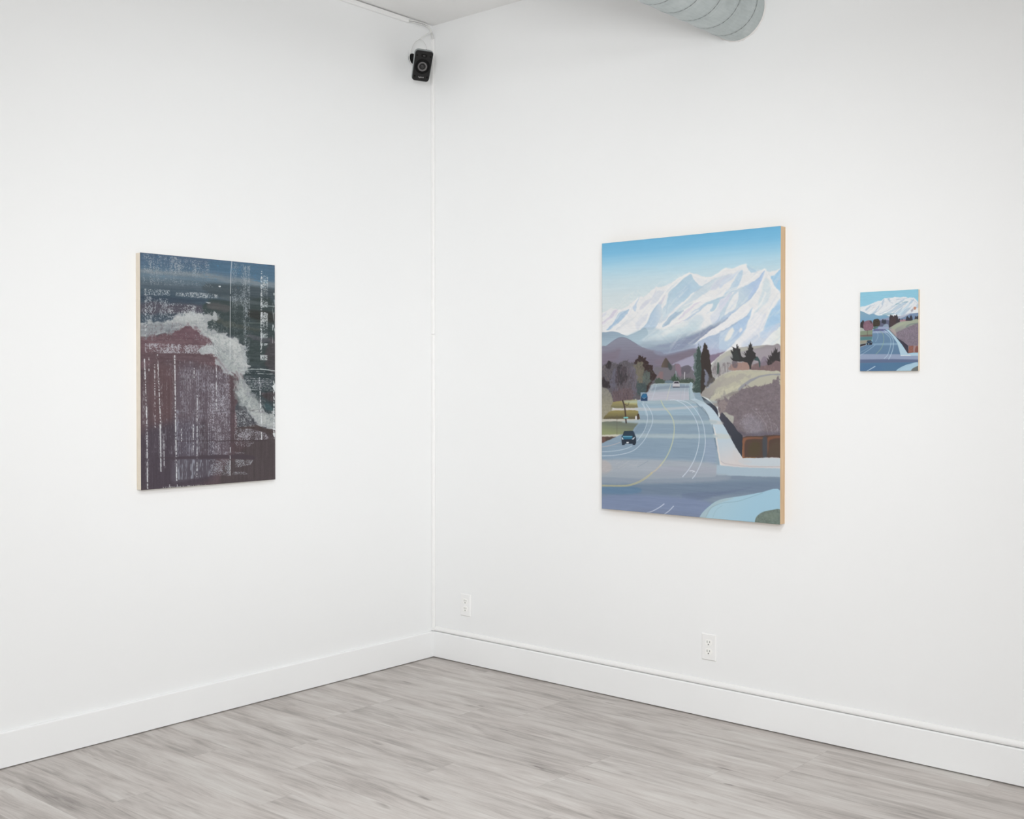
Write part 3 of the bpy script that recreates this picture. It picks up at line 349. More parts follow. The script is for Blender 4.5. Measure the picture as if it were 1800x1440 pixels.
('shape',((90,102,98),[(251.5,495.0),(277.8,483.6),(294.6,495.3),(296.6,518.4),(274.1,529.9),(251.5,518.2)]),{'feather':2,'alpha':0.9,'smooth':1,'rag':3,'rs':4}),
('shape',((66,80,82),[(217.5,532.1),(244.0,522.8),(266.6,529.8),(266.7,559.9),(236.5,569.3),(217.6,569.3)]),{'feather':2,'alpha':1,'smooth':1,'rag':3,'rs':4}),
('shape',((48,44,48),[(86.3,517.7),(90.1,470.4),(109.5,456.5),(136.8,466.1),(156.1,485.1),(144.6,517.9),(105.8,531.9)]),{'feather':3,'alpha':0.8,'smooth':1,'rag':4,'rs':3}),
('shape',((104,104,124),[(62.8,553.1),(58.7,493.9),(74.4,475.0),(90.1,484.6),(90.2,541.3),(121.5,564.9)]),{'feather':3,'alpha':0.6,'smooth':1,'rag':4,'rs':4}),
('shape',((108,106,122),[(179.2,471.2),(198.3,471.4),(213.6,499.5),(209.9,555.4),(190.9,574.1),(183.1,518.0)]),{'feather':3,'alpha':0.6,'smooth':1,'rag':4,'rs':4}),
('shape',((50,42,46),[(1.2,503.1),(31.1,517.5),(52.8,517.6),(50.9,541.3),(35.1,549.6),(1.3,536.5)]),{'feather':1.5,'alpha':1,'smooth':1,'rag':3,'rs':4}),
('shape',((104,88,92),[(62.8,565.0),(90.3,555.5),(129.2,541.3),(167.8,546.0),(198.5,560.0),(206.2,571.7),(183.3,588.1),(144.8,600.0),(102.1,600.3),(74.7,593.4)]),{'feather':4,'alpha':1,'smooth':1,'rag':4,'rs':3}),
('strokes',([(58,50,56),(74,66,74),(116,108,122),(92,86,104)],260,6,0.5,90,22,[(31.3,576.9),(23.0,469.9),(90.0,456.3),(190.6,448.0),(243.8,457.8),(281.6,495.2),(259.1,541.4),(206.2,576.3)]),{'alpha':0.5,'curl':20,'smooth':1,'seed':131,'feather':0.5}),
('strokes',([(84,96,90),(120,116,98),(60,64,60),(46,40,42)],150,4,0.7,80,40,[(205.9,457.5),(243.8,439.3),(303.9,476.9),(318.9,506.9),(266.7,559.9),(221.4,564.7)]),{'alpha':0.6,'curl':30,'smooth':1,'seed':132,'feather':0.5}),
('strokes',([(60,52,56),(80,70,74),(112,100,108),(96,90,104),(124,106,112),(70,58,60)],260,9,1,90,14,[(66.8,583.9),(62.7,517.6),(90.1,475.2),(136.7,461.4),(190.7,471.3),(213.7,518.1),(206.2,569.4),(144.8,588.3)]),{'alpha':0.55,'curl':0,'smooth':1,'seed':31,'feather':0.5}),
('strokes',([(150,130,120),(88,82,84),(110,100,96)],50,3,1,80,30,[(3.1,469.7),(50.7,455.9),(66.6,493.9),(43.0,517.5),(3.2,512.6)]),{'alpha':0.6,'curl':0,'smooth':1,'seed':32,'feather':0.5}),
('shape',((146,142,124),[(-4.5,603.3),(-4.6,550.8),(11.3,541.3),(39.1,553.2),(56.9,565.0),(66.8,588.7),(66.9,617.1),(59.1,645.6),(43.4,660.0),(-4.3,660.6)]),{'feather':2.5,'alpha':1,'smooth':1,'col2':(130,128,122),'ends':[(19.4,612.7),(23.3,553.2)],'grain':18,'rag':2,'rs':3}),
('strokes',([(170,160,138),(120,116,108),(160,152,140)],90,5,0.8,85,20,[(-0.6,553.2),(51.0,560.3),(64.9,600.5),(51.2,645.7),(-0.4,646.2)]),{'alpha':0.5,'curl':0,'smooth':1,'seed':33,'feather':0.5}),
('strokes',([(150,146,150),(130,122,122),(176,170,160),(112,104,110),(90,86,92)],120,5,1,84,18,[(644.0,506.2),(650.8,462.0),(678.2,453.5),(745.8,458.6),(752.5,480.5),(691.8,504.3)]),{'alpha':0.4,'curl':0,'smooth':1,'seed':133,'feather':0.5}),
('strokes',([(146,120,112),(112,92,96),(170,142,130)],60,4,0.9,88,20,[(742.5,478.3),(752.5,458.7),(999.3,452.9),(999.3,485.7),(851.8,479.6)]),{'alpha':0.45,'curl':0,'smooth':1,'seed':134,'feather':0.5}),
('strokes',([(70,60,66),(54,48,54),(98,90,100),(128,120,130)],260,5,0.5,88,16,[(62.9,588.7),(70.5,498.7),(101.7,456.4),(136.7,447.3),(183.0,461.9),(209.8,508.8),(206.2,569.4),(141.0,595.3)]),{'alpha':0.5,'curl':16,'smooth':1,'seed':135,'feather':0.5}),
('strokes',([(150,142,150),(120,112,124)],60,6,0.4,92,14,[(50.9,541.3),(66.5,470.2),(167.6,452.4),(213.6,485.5),(206.1,541.4)]),{'alpha':0.45,'curl':16,'smooth':1,'seed':136,'feather':0.5}),
('strokes',([(60,54,58),(88,82,86)],110,4,0.6,70,40,[(-0.8,517.4),(7.1,465.0),(58.6,451.2),(62.7,517.6),(31.2,543.7)]),{'alpha':0.5,'curl':30,'smooth':1,'seed':137,'feather':0.5}),
('shape',((150,140,92),[(65.8,602.0),(85.5,595.1),(218.7,587.6),(224.2,614.4),(218.7,619.4),(68.7,619.0)]),{'feather':1,'alpha':1,'smooth':1,'col2':(116,112,84),'ends':[(141.5,598.1),(141.6,616.7)]}),
('shape',((176,176,120),[(135.9,596.5),(196.7,589.4),(218.7,591.0),(213.2,604.4),(158.2,601.4)]),{'feather':2.5,'alpha':0.7,'smooth':1}),
('shape',((196,192,188),[(65.9,624.1),(85.6,620.5),(218.7,617.1),(283.8,616.6),(283.8,625.5),(218.7,626.1),(74.3,628.5)]),{'feather':1,'alpha':1,'smooth':1}),
('shape',((142,132,84),[(23.3,663.8),(29.0,643.2),(63.0,629.3),(119.3,627.4),(218.7,627.1),(232.4,647.7),(230.8,661.1)]),{'feather':1,'alpha':1,'smooth':1,'col2':(96,88,62),'ends':[(141.6,631.9),(141.7,660.6)]}),
('line',((84,78,62),2.2,[(29.0,659.7),(85.7,653.5),(196.9,653.2),(224.3,656.2)]),{'alpha':0.6,'feather':2,'smooth':1}),
('shape',((190,188,178),[(-2.4,664.2),(40.4,660.9),(229.7,658.4),(283.9,660.4),(283.9,667.7),(229.8,669.1),(0.5,673.7)]),{'feather':1.2,'alpha':1,'smooth':1}),
('shape',((108,116,104),[(-2.4,673.8),(229.8,668.5),(235.2,670.4),(213.4,684.8),(191.5,701.9),(186.1,715.4),(-2.3,723.2)]),{'feather':1,'alpha':1,'smooth':1,'col2':(138,146,106),'ends':[(85.8,676.6),(80.2,715.8)]}),
('shape',((196,194,180),[(-2.3,721.8),(130.7,717.2),(141.8,724.7),(-2.3,728.7)]),{'feather':1.2,'alpha':1,'smooth':1}),
('shape',((92,72,66),[(-2.3,727.6),(136.3,724.8),(125.2,736.9),(114.0,746.6),(74.7,755.0),(35.0,761.0),(-2.2,764.3)]),{'feather':1,'alpha':1,'smooth':0}),
('shape',((66,58,52),[(26.4,732.2),(102.8,729.2),(102.8,744.1),(29.3,752.6)]),{'feather':3,'alpha':0.7,'smooth':1}),
('shape',((112,80,72),[(3.5,732.6),(20.7,732.3),(26.5,759.5),(6.4,762.7),(0.7,743.0)]),{'feather':2,'alpha':0.6,'smooth':1}),
('shape',((150,168,182),[(218.7,587.6),(283.7,584.0),(514.2,579.8),(544.7,579.7),(545.2,869.4),(-1.8,890.5),(-2.1,768.8),(57.7,760.5),(125.2,747.0),(141.8,723.0),(191.5,701.9),(229.8,671.1),(235.2,657.7),(226.9,624.4),(218.7,604.4)]),{'feather':1,'alpha':1,'smooth':0,'col2':(138,158,174),'ends':[(358.4,593.6),(327.0,785.3)]}),
('shape',((138,159,174),[(238.0,560.0),(578.3,559.5),(677.8,698.2),(678.1,856.8),(610.1,869.3),(-2.5,893.1),(-2.9,753.6),(114.1,719.1),(190.5,700.8),(234.9,664.5)]),{'feather':1,'alpha':1,'smooth':0,'col2':(132,154,174),'ends':[(418.1,580.2),(418.6,825.6)]}),
('shape',((146,164,176),[(300.3,532.2),(318.9,527.2),(525.5,525.9),(527.3,541.6),(525.6,584.2),(557.3,593.0),(557.3,608.7),(221.5,611.2),(221.4,590.3),(244.1,583.2),(278.0,562.2),(292.9,546.1)]),{'feather':0.9,'alpha':1,'smooth':0,'col2':(178,180,192),'ends':[(392.6,532.4),(392.7,582.6)]}),
('shape',((116,132,148),[(425.3,532.4),(464.9,530.2),(525.5,534.8),(525.5,541.6),(428.9,543.8),(304.1,553.0),(319.0,541.5)]),{'feather':2,'alpha':0.5,'smooth':1}),
('line',((205,205,180),0.6,[(300.3,532.7),(355.9,528.2),(525.5,526.3)]),{'alpha':0.6,'feather':0.9,'smooth':1}),
('shape',((184,184,194),[(281.7,562.2),(522.0,555.1),(522.0,586.5),(281.8,590.0)]),{'feather':3,'alpha':0.6,'smooth':1}),
('line',((205,195,190),0.8,[(311.5,532.2),(300.4,553.0),(281.7,571.5)]),{'alpha':0.5,'feather':0.9,'smooth':1}),
('shape',((132,158,176),[(221.4,592.6),(522.1,587.6),(557.3,599.8),(578.4,639.8),(225.4,643.7)]),{'feather':1.2,'alpha':1,'smooth':0,'col2':(150,174,190),'ends':[(356.0,590.7),(356.1,610.2)]}),
('shape',((178,186,192),[(221.5,615.8),(356.1,615.9),(546.8,606.5),(546.8,613.3),(392.7,623.6),(221.5,626.3)]),{'feather':2.5,'alpha':0.9,'smooth':1}),
('shape',((150,170,180),[(235.2,661.0),(546.9,656.9),(546.9,668.2),(235.2,670.4)]),{'feather':2.5,'alpha':0.9,'smooth':1}),
('shape',((160,168,176),[(240.6,663.0),(546.9,659.5),(546.9,666.0),(240.6,668.3)]),{'feather':2,'alpha':0.7,'smooth':1}),
('shape',((158,170,178),[(208.0,713.3),(547.0,707.8),(547.0,721.3),(208.0,724.4)]),{'feather':3,'alpha':0.9,'smooth':1}),
('shape',((168,184,192),[(283.7,590.7),(546.7,586.1),(546.8,599.0),(283.8,603.9)]),{'feather':5,'alpha':0.5,'smooth':1}),
('shape',((118,140,158),[(229.8,674.5),(262.3,670.7),(273.2,687.1),(240.8,714.4),(197.1,713.5),(208.0,694.9)]),{'feather':4,'alpha':0.7,'smooth':1}),
('shape',((164,184,194),[(520.2,528.1),(539.6,525.9),(536.1,546.1),(546.7,568.5),(553.8,581.9),(520.3,584.3)]),{'feather':1,'alpha':1,'smooth':1}),
('shape',((182,198,208),[(520.3,584.3),(553.8,581.9),(602.7,592.8),(637.3,614.8),(668.2,638.8),(692.1,660.5),(712.4,686.6),(651.2,687.6),(623.5,639.3),(588.8,610.7),(553.8,593.1)]),{'feather':1,'alpha':1,'smooth':0}),
('line',((90,108,122),0.5,[(520.3,584.3),(553.8,595.3),(585.3,613.0),(606.2,626.1),(623.5,639.3)]),{'alpha':0.8,'feather':0.9,'smooth':1}),
('line',((90,110,120),0.5,[(525.5,528.1),(522.7,541.6),(521.3,583.1)]),{'alpha':0.7,'feather':0.9,'smooth':0}),
('shape',((182,200,212),[(544.1,581.3),(584.4,589.1),(634.2,608.0),(673.7,636.2),(703.0,667.5),(732.2,698.5),(761.1,732.4),(785.1,760.0),(806.5,781.3),(837.3,783.5),(1003.3,777.1),(1003.4,812.0),(874.8,816.4),(780.4,816.4),(732.3,813.3),(698.4,811.2),(683.7,788.0),(673.9,756.6),(659.1,715.7),(649.2,677.8),(624.4,639.9),(584.4,608.4)]),{'feather':0.9,'alpha':1,'smooth':1,'col2':(205,200,200),'ends':[(703.1,711.7),(742.0,805.1)]}),
('shape',((186,202,212),[(799.4,786.1),(1003.3,778.6),(1003.3,802.9),(827.9,805.5)]),{'feather':3,'alpha':0.7,'smooth':1}),
('shape',((196,192,186),[(634.3,654.2),(698.2,659.6),(703.0,669.0),(644.2,668.3)]),{'feather':2.5,'alpha':0.6,'smooth':1}),
('shape',((196,198,190),[(656.6,703.1),(732.2,703.2),(741.9,717.2),(664.0,718.8)]),{'feather':3,'alpha':0.6,'smooth':1}),
('shape',((200,196,196),[(761.2,754.4),(799.4,781.5),(856.1,795.3),(789.9,803.6),(761.2,785.7)]),{'feather':5,'alpha':0.5,'smooth':1}),
('line',((222,212,206),1.6,[(656.5,680.8),(668.9,715.5),(678.8,756.5),(686.1,787.9),(695.9,806.6),(722.7,814.5),(780.4,818.0),(874.8,817.0),(1001.1,812.7)]),{'alpha':0.9,'feather':1.2,'smooth':1}),
('line',((150,140,145),0.4,[(695.9,797.1),(713.0,804.4),(780.4,808.6),(851.4,810.3),(1001.1,806.0)]),{'alpha':0.8,'feather':0.9,'smooth':1}),
('line',((110,124,136),1.2,[(589.4,609.9),(609.4,624.1),(631.8,652.6)]),{'alpha':0.8,'feather':0.9,'smooth':1}),
('line',((86,104,118),1.2,[(646.7,671.5),(656.6,701.5)]),{'alpha':0.8,'feather':0.9,'smooth':1}),
('line',((92,110,122),1.8,[(661.5,718.8),(668.0,744.1),(672.9,769.3)]),{'alpha':0.8,'feather':0.9,'smooth':1}),
('shape',((140,160,176),[(668.0,756.7),(676.3,769.2),(688.6,813.1),(674.0,851.6),(663.2,852.6)]),{'feather':1.2,'alpha':1,'smooth':1}),
('shape',((164,182,190),[(163.4,664.0),(483.1,658.4),(649.1,656.8),(656.5,666.9),(483.1,670.7),(163.5,674.0)]),{'feather':3.5,'alpha':0.75,'smooth':1}),
('shape',((164,182,190),[(163.6,716.4),(483.2,708.9),(649.2,706.4),(656.6,716.4),(483.2,721.3),(163.6,726.5)]),{'feather':3.5,'alpha':0.75,'smooth':1}),
('shape',((164,182,190),[(163.2,589.3),(482.9,586.4),(649.0,586.3),(656.4,596.4),(483.0,598.7),(163.3,599.3)]),{'feather':3.5,'alpha':0.45,'smooth':1}),
('shape',((166,178,190),[(483.3,761.4),(663.1,756.9),(663.2,852.6),(483.5,859.3)]),{'feather':6,'alpha':0.0,'smooth':1}),
('shape',((146,162,184),[(609.6,732.7),(663.0,728.3),(663.1,807.6),(609.7,802.9)]),{'feather':6,'alpha':0.6,'smooth':1}),
('shape',((168,174,182),[(-27.9,823.1),(319.5,804.1),(662.6,807.7),(662.7,853.4),(483.5,864.1),(-27.7,894.1)]),{'feather':7,'alpha':0.85,'smooth':1}),
('shape',((160,164,178),[(352.9,831.9),(662.7,821.6),(662.7,853.4),(352.9,869.0)]),{'feather':3,'alpha':0.6,'smooth':1}),
('shape',((126,142,160),[(-27.7,879.0),(319.7,876.4),(662.7,853.4),(678.1,840.9),(1024.7,838.0),(1024.8,1014.5),(-27.2,1076.9)]),{'feather':2,'alpha':1,'smooth':0}),
('shape',((164,184,198),[(671.9,811.4),(792.9,815.3),(1024.7,811.4),(1024.7,839.9),(793.0,844.6),(668.9,847.2)]),{'feather':1.6,'alpha':1,'smooth':0}),
('shape',((120,140,158),[(-27.7,894.1),(418.7,887.0),(1024.7,839.9),(1024.7,858.9),(418.8,903.3),(-27.7,904.8)]),{'feather':3,'alpha':0.7,'smooth':1}),
('shape',((110,128,150),[(-27.6,917.7),(319.7,895.1),(672.0,872.9),(1024.7,853.2),(1024.7,885.5),(793.1,907.1),(483.6,929.0),(-27.5,952.1)]),{'feather':8,'alpha':0.8,'smooth':1}),
('shape',((100,114,142),[(483.6,920.9),(763.1,896.7),(852.2,881.2),(672.0,920.4),(547.4,942.2)]),{'feather':5,'alpha':0.6,'smooth':1}),
('shape',((122,137,170),[(-27.5,956.4),(610.2,939.2),(610.4,1039.1),(-27.2,1076.9)]),{'feather':8,'alpha':0.8,'smooth':1}),
('shape',((112,122,146),[(184.3,990.8),(594.7,990.0),(610.3,1029.1),(252.8,1049.9)]),{'feather':7,'alpha':0.35,'smooth':1}),
('shape',((90,126,158),[(-2.4,918.8),(218.4,909.6),(218.5,932.6),(-2.3,942.4)]),{'feather':5,'alpha':0.7,'smooth':1}),
('shape',((178,172,172),[(-27.9,818.8),(36.7,821.1),(61.6,848.0),(8.3,877.7),(-27.7,883.3)]),{'feather':5,'alpha':0.8,'smooth':1}),
('brush',(12,30,1.1,[(-28.7,560.4),(671.5,559.3),(672.2,1035.4),(-27.2,1076.9)]),{'feather':3,'octs':3,'tint':(1,1,1),'seed':14,'smooth':0,'ang':0}),
('brush',(9,40,1.1,[(656.6,853.6),(1024.7,839.9),(1024.8,900.7),(656.7,976.8)]),{'feather':3,'octs':3,'tint':(1,1,1),'seed':15,'smooth':0,'ang':0}),
('shape',((150,160,172),[(-27.8,866.1),(662.7,841.4),(662.7,869.2),(-27.7,904.8)]),{'feather':6,'alpha':0.6,'smooth':1}),
('smudge',(0.6,5,[(-29.2,366.4),(1024.3,387.7),(1024.8,1014.5),(-27.2,1076.9)]),{'feather':4,'seed':65,'sx':1}),
('shape',((166,198,212),[(577.6,1002.5),(595.0,982.3),(624.9,961.7),(664.3,940.7),(713.1,927.3),(799.6,914.0),(865.6,903.3),(902.8,897.0),(1003.4,886.5),(1003.5,1003.5),(577.6,1028.1)]),{'feather':1,'alpha':1,'smooth':1,'col2':(158,196,216),'ends':[(683.9,927.1),(799.7,999.7)]}),
('shape',((164,184,192),[(580.1,1002.3),(600.0,978.9),(634.8,958.0),(683.9,933.4),(718.0,927.1),(761.4,923.5),(683.9,946.1),(639.7,967.3),(615.0,997.2)]),{'feather':2,'alpha':0.7,'smooth':1}),
('line',((120,150,165),0.5,[(612.5,997.4),(629.8,974.1),(654.5,957.0),(713.2,941.5),(780.5,933.6),(846.8,916.5),(912.0,898.1)]),{'alpha':0.7,'feather':0.9,'smooth':1}),
('line',((130,160,175),0.4,[(649.7,998.5),(669.3,968.9),(703.5,951.4)]),{'alpha':0.6,'feather':0.9,'smooth':1}),
('shape',((110,124,116),[(872.7,1000.2),(879.7,982.9),(898.2,969.5),(921.3,960.6),(958.0,953.6),(1003.5,951.2),(1003.5,1003.5),(872.7,1011.0)]),{'feather':1,'alpha':1,'smooth':1,'grain':26}),
('shape',((128,142,128),[(912.1,975.0),(967.2,962.9),(994.4,973.6),(948.9,988.3)]),{'feather':6,'alpha':0.4,'smooth':1}),
('tone',(0.96,(1.0,1.0,1.0)),{}),
('line',((205,216,226),0.9,[(245.9,600.9),(267.6,620.7),(279.6,643.8),(277.4,667.1),(262.4,697.3),(235.3,724.5),(219.0,738.2)]),{'alpha':0.8,'feather':0.9,'smooth':1}),
('line',((205,216,226),0.9,[(273.0,604.0),(294.6,623.8),(310.7,650.1),(305.4,676.7),(284.0,706.9),(257.1,737.3),(219.1,763.3),(186.2,777.5),(142.0,787.8),(74.8,796.4),(-2.0,800.7)]),{'alpha':0.85,'feather':0.9,'smooth':1}),
('line',((205,216,226),0.8,[(186.2,758.4),(153.1,768.3),(108.5,776.2),(52.1,782.1),(-2.1,785.2)]),{'alpha':0.85,'feather':0.9,'smooth':1}),
('line',((190,178,180),0.9,[(-2.1,767.1),(35.0,762.7),(80.3,754.8),(114.0,746.6)]),{'alpha':0.9,'feather':0.9,'smooth':1}),
('line',((190,205,214),1,[(331.9,531.1),(319.0,559.9),(304.2,587.5)]),{'alpha':0.6,'feather':0.9,'smooth':1}),
('line',((190,205,214),2.5,[(251.7,591.3),(259.3,610.9),(274.4,643.2)]),{'alpha':0.45,'feather':2,'smooth':1}),
('line',((205,216,226),0.6,[(500.7,529.2),(493.6,555.1),(490.1,586.7)]),{'alpha':0.5,'feather':0.9,'smooth':1}),
('line',((150,170,185),0.5,[(482.8,529.1),(472.2,564.1),(468.6,586.8)]),{'alpha':0.6,'feather':0.9,'smooth':1}),
('line',((200,202,180),0.8,[(416.2,530.1),(401.7,559.7),(390.8,587.1)]),{'alpha':0.85,'feather':0.9,'smooth':1}),
('line',((196,200,164),1.6,[(358.4,588.6),(374.3,609.9),(405.9,632.6),(426.8,655.3),(435.2,681.2),(433.1,710.6),(422.8,743.5),(403.5,776.7),(380.0,803.6),(353.7,825.8)]),{'alpha':0.75,'feather':0.9,'smooth':1,'w2':1.8}),
('line',((206,190,160),1.7,[(358.9,822.3),(327.1,843.1),(300.5,854.0)]),{'alpha':0.7,'feather':1.5,'smooth':1}),
('line',((204,192,132),0.75,[(305.8,852.1),(262.8,873.6),(219.4,890.3),(170.0,902.3),(114.4,907.3),(-1.7,911.4)]),{'alpha':0.95,'feather':0.9,'smooth':1}),
('line',((204,192,132),0.75,[(307.9,854.7),(268.2,876.1),(222.1,893.5),(170.0,906.0),(114.4,911.0),(-1.7,915.1)]),{'alpha':0.95,'feather':0.9,'smooth':1}),
('line',((205,216,226),0.7,[(410.4,586.7),(441.7,586.6),(493.2,602.5),(534.0,631.3),(559.4,659.9),(572.0,688.6),(575.6,717.4),(569.6,752.8),(549.5,795.1),(519.2,831.5),(483.5,860.2)]),{'alpha':0.9,'feather':0.9,'smooth':1,'w2':1.2}),
('line',((205,216,226),0.7,[(452.0,586.5),(503.4,592.8),(544.1,611.9),(579.5,643.6),(599.5,675.4),(607.1,707.2),(609.6,735.9),(602.2,771.2),(582.3,813.4),(554.7,849.6),(538.5,863.7)]),{'alpha':0.9,'feather':0.9,'smooth':1,'w2':1.2}),
('line',((215,222,228),1,[(523.2,837.8),(539.5,836.6),(552.1,840.0)]),{'alpha':0.9,'feather':0.9,'smooth':1}),
('line',((215,222,228),1,[(539.5,842.1),(548.6,836.9)]),{'alpha':0.8,'feather':0.9,'smooth':1}),
('line',((205,212,226),0.9,[(276.6,999.9),(306.1,993.7),(348.7,977.4),(377.7,962.8)]),{'alpha':0.95,'feather':0.9,'smooth':1,'w2':1.2}),
('line',((205,212,226),0.9,[(380.4,999.4),(406.6,985.9),(431.6,968.3)]),{'alpha':0.95,'feather':0.9,'smooth':1,'w2':1.2}),
('line',((110,132,150),0.4,[(219.3,835.2),(251.9,823.4),(284.2,809.8)]),{'alpha':0.7,'feather':0.9,'smooth':1}),
('strokes',([(185,190,190),(196,196,192),(150,160,178)],50,14,0.8,25,8,[(6.7,842.2),(114.2,818.3),(219.2,815.1),(208.3,835.5),(86.3,870.1),(6.8,879.9)]),{'alpha':0.35,'curl':0,'smooth':1,'seed':17,'feather':0.5}),
('line',((100,92,84),0.8,[(94.1,645.9),(94.9,717.2)]),{'alpha':0.8,'feather':0.9,'smooth':0}),
('line',((62,50,48),2.4,[(129.3,590.7),(139.1,609.4),(144.9,630.5),(150.8,672.7)]),{'alpha':1,'feather':0.9,'smooth':1,'w2':2.6}),
('line',((62,50,48),0.9,[(141.0,604.7),(160.3,608.1),(168.0,597.5)]),{'alpha':0.8,'feather':0.9,'smooth':1}),
('shape',((66,52,44),[(218.8,641.2),(228.6,639.4),(229.7,657.8),(216.6,658.6)]),{'feather':0.8,'alpha':1,'smooth':1}),
('shape',((208,208,210),[(206.8,648.0),(215.5,647.9),(215.5,658.6),(206.8,658.7)]),{'feather':0.8,'alpha':1,'smooth':1}),
('shape',((120,190,190),[(137.2,652.2),(161.1,651.2),(161.1,656.0),(137.2,656.9)]),{'feather':1,'alpha':1,'smooth':1}),
('shape',((34,44,58),[(123.4,723.0),(130.6,718.5),(135.5,708.1),(140.3,703.6),(193.1,702.4),(199.1,705.5),(205.1,715.6),(211.1,725.7),(211.1,747.5),(204.7,754.2),(190.9,754.5),(189.7,750.2),(145.2,751.2),(140.4,756.1),(125.4,756.5),(122.2,737.8)]),{'feather':0.7,'alpha':1,'smooth':0}),
('shape',((40,56,72),[(131.9,720.7),(141.5,704.8),(192.0,703.9),(196.8,719.4)]),{'feather':0.7,'alpha':1,'smooth':0}),
('shape',((58,122,148),[(129.4,722.2),(190.8,721.4),(186.0,733.5),(135.5,735.3)]),{'feather':1,'alpha':1,'smooth':0,'col2':(36,92,122),'ends':[(154.8,722.4),(154.8,734.1)]}),
('shape',((110,168,190),[(129.4,722.2),(188.4,721.5),(183.6,724.5),(130.7,725.3)]),{'feather':0.8,'alpha':1,'smooth':0}),
('shape',((196,206,214),[(123.9,726.7),(130.7,728.8),(135.5,736.0),(125.8,735.5)]),{'feather':0.7,'alpha':1,'smooth':0}),
('shape',((196,206,214),[(207.5,724.0),(196.8,726.7),(184.1,734.2),(195.6,733.6)]),{'feather':0.7,'alpha':1,'smooth':0}),
('shape',((225,228,228),[(152.9,744.4),(166.9,743.8),(166.4,748.5),(153.4,749.1)]),{'feather':0.7,'alpha':1,'smooth':0}),
('line',((110,150,170),0.5,[(194.3,704.1),(202.7,715.6),(204.6,722.9)]),{'alpha':0.8,'feather':0.9,'smooth':1}),
('shape',((34,62,94),[(238.5,587.8),(240.3,576.2),(251.6,564.6),(274.2,564.1),(279.9,576.1),(278.8,591.1),(240.4,591.3)]),{'feather':0.8,'alpha':1,'smooth':0}),
('shape',((44,104,146),[(242.2,576.2),(255.4,565.7),(270.5,565.7),(278.0,576.1),(259.2,579.6)]),{'feather':0.8,'alpha':1,'smooth':0}),
('shape',((150,190,215),[(242.2,577.4),(259.2,580.3),(276.1,576.6),(259.2,583.1)]),{'feather':0.6,'alpha':0.8,'smooth':0}),
('shape',((186,186,192),[(425.3,539.2),(427.1,525.6),(434.3,518.8),(459.5,518.5),(464.9,525.7),(466.7,539.3),(447.0,541.5)]),{'feather':0.8,'alpha':1,'smooth':0}),
('shape',((52,50,60),[(430.7,526.8),(437.9,520.7),(457.7,520.7),(463.1,526.8)]),{'feather':0.7,'alpha':1,'smooth':0}),
('shape',((70,70,80),[(425.3,538.1),(466.7,538.2),(466.7,542.0),(427.1,542.0)]),{'feather':0.7,'alpha':1,'smooth':0}),
('shape',((110,122,138),[(466.7,538.2),(518.4,538.2),(514.9,541.6),(466.7,542.0)]),{'feather':1.5,'alpha':0.8,'smooth':1}),]
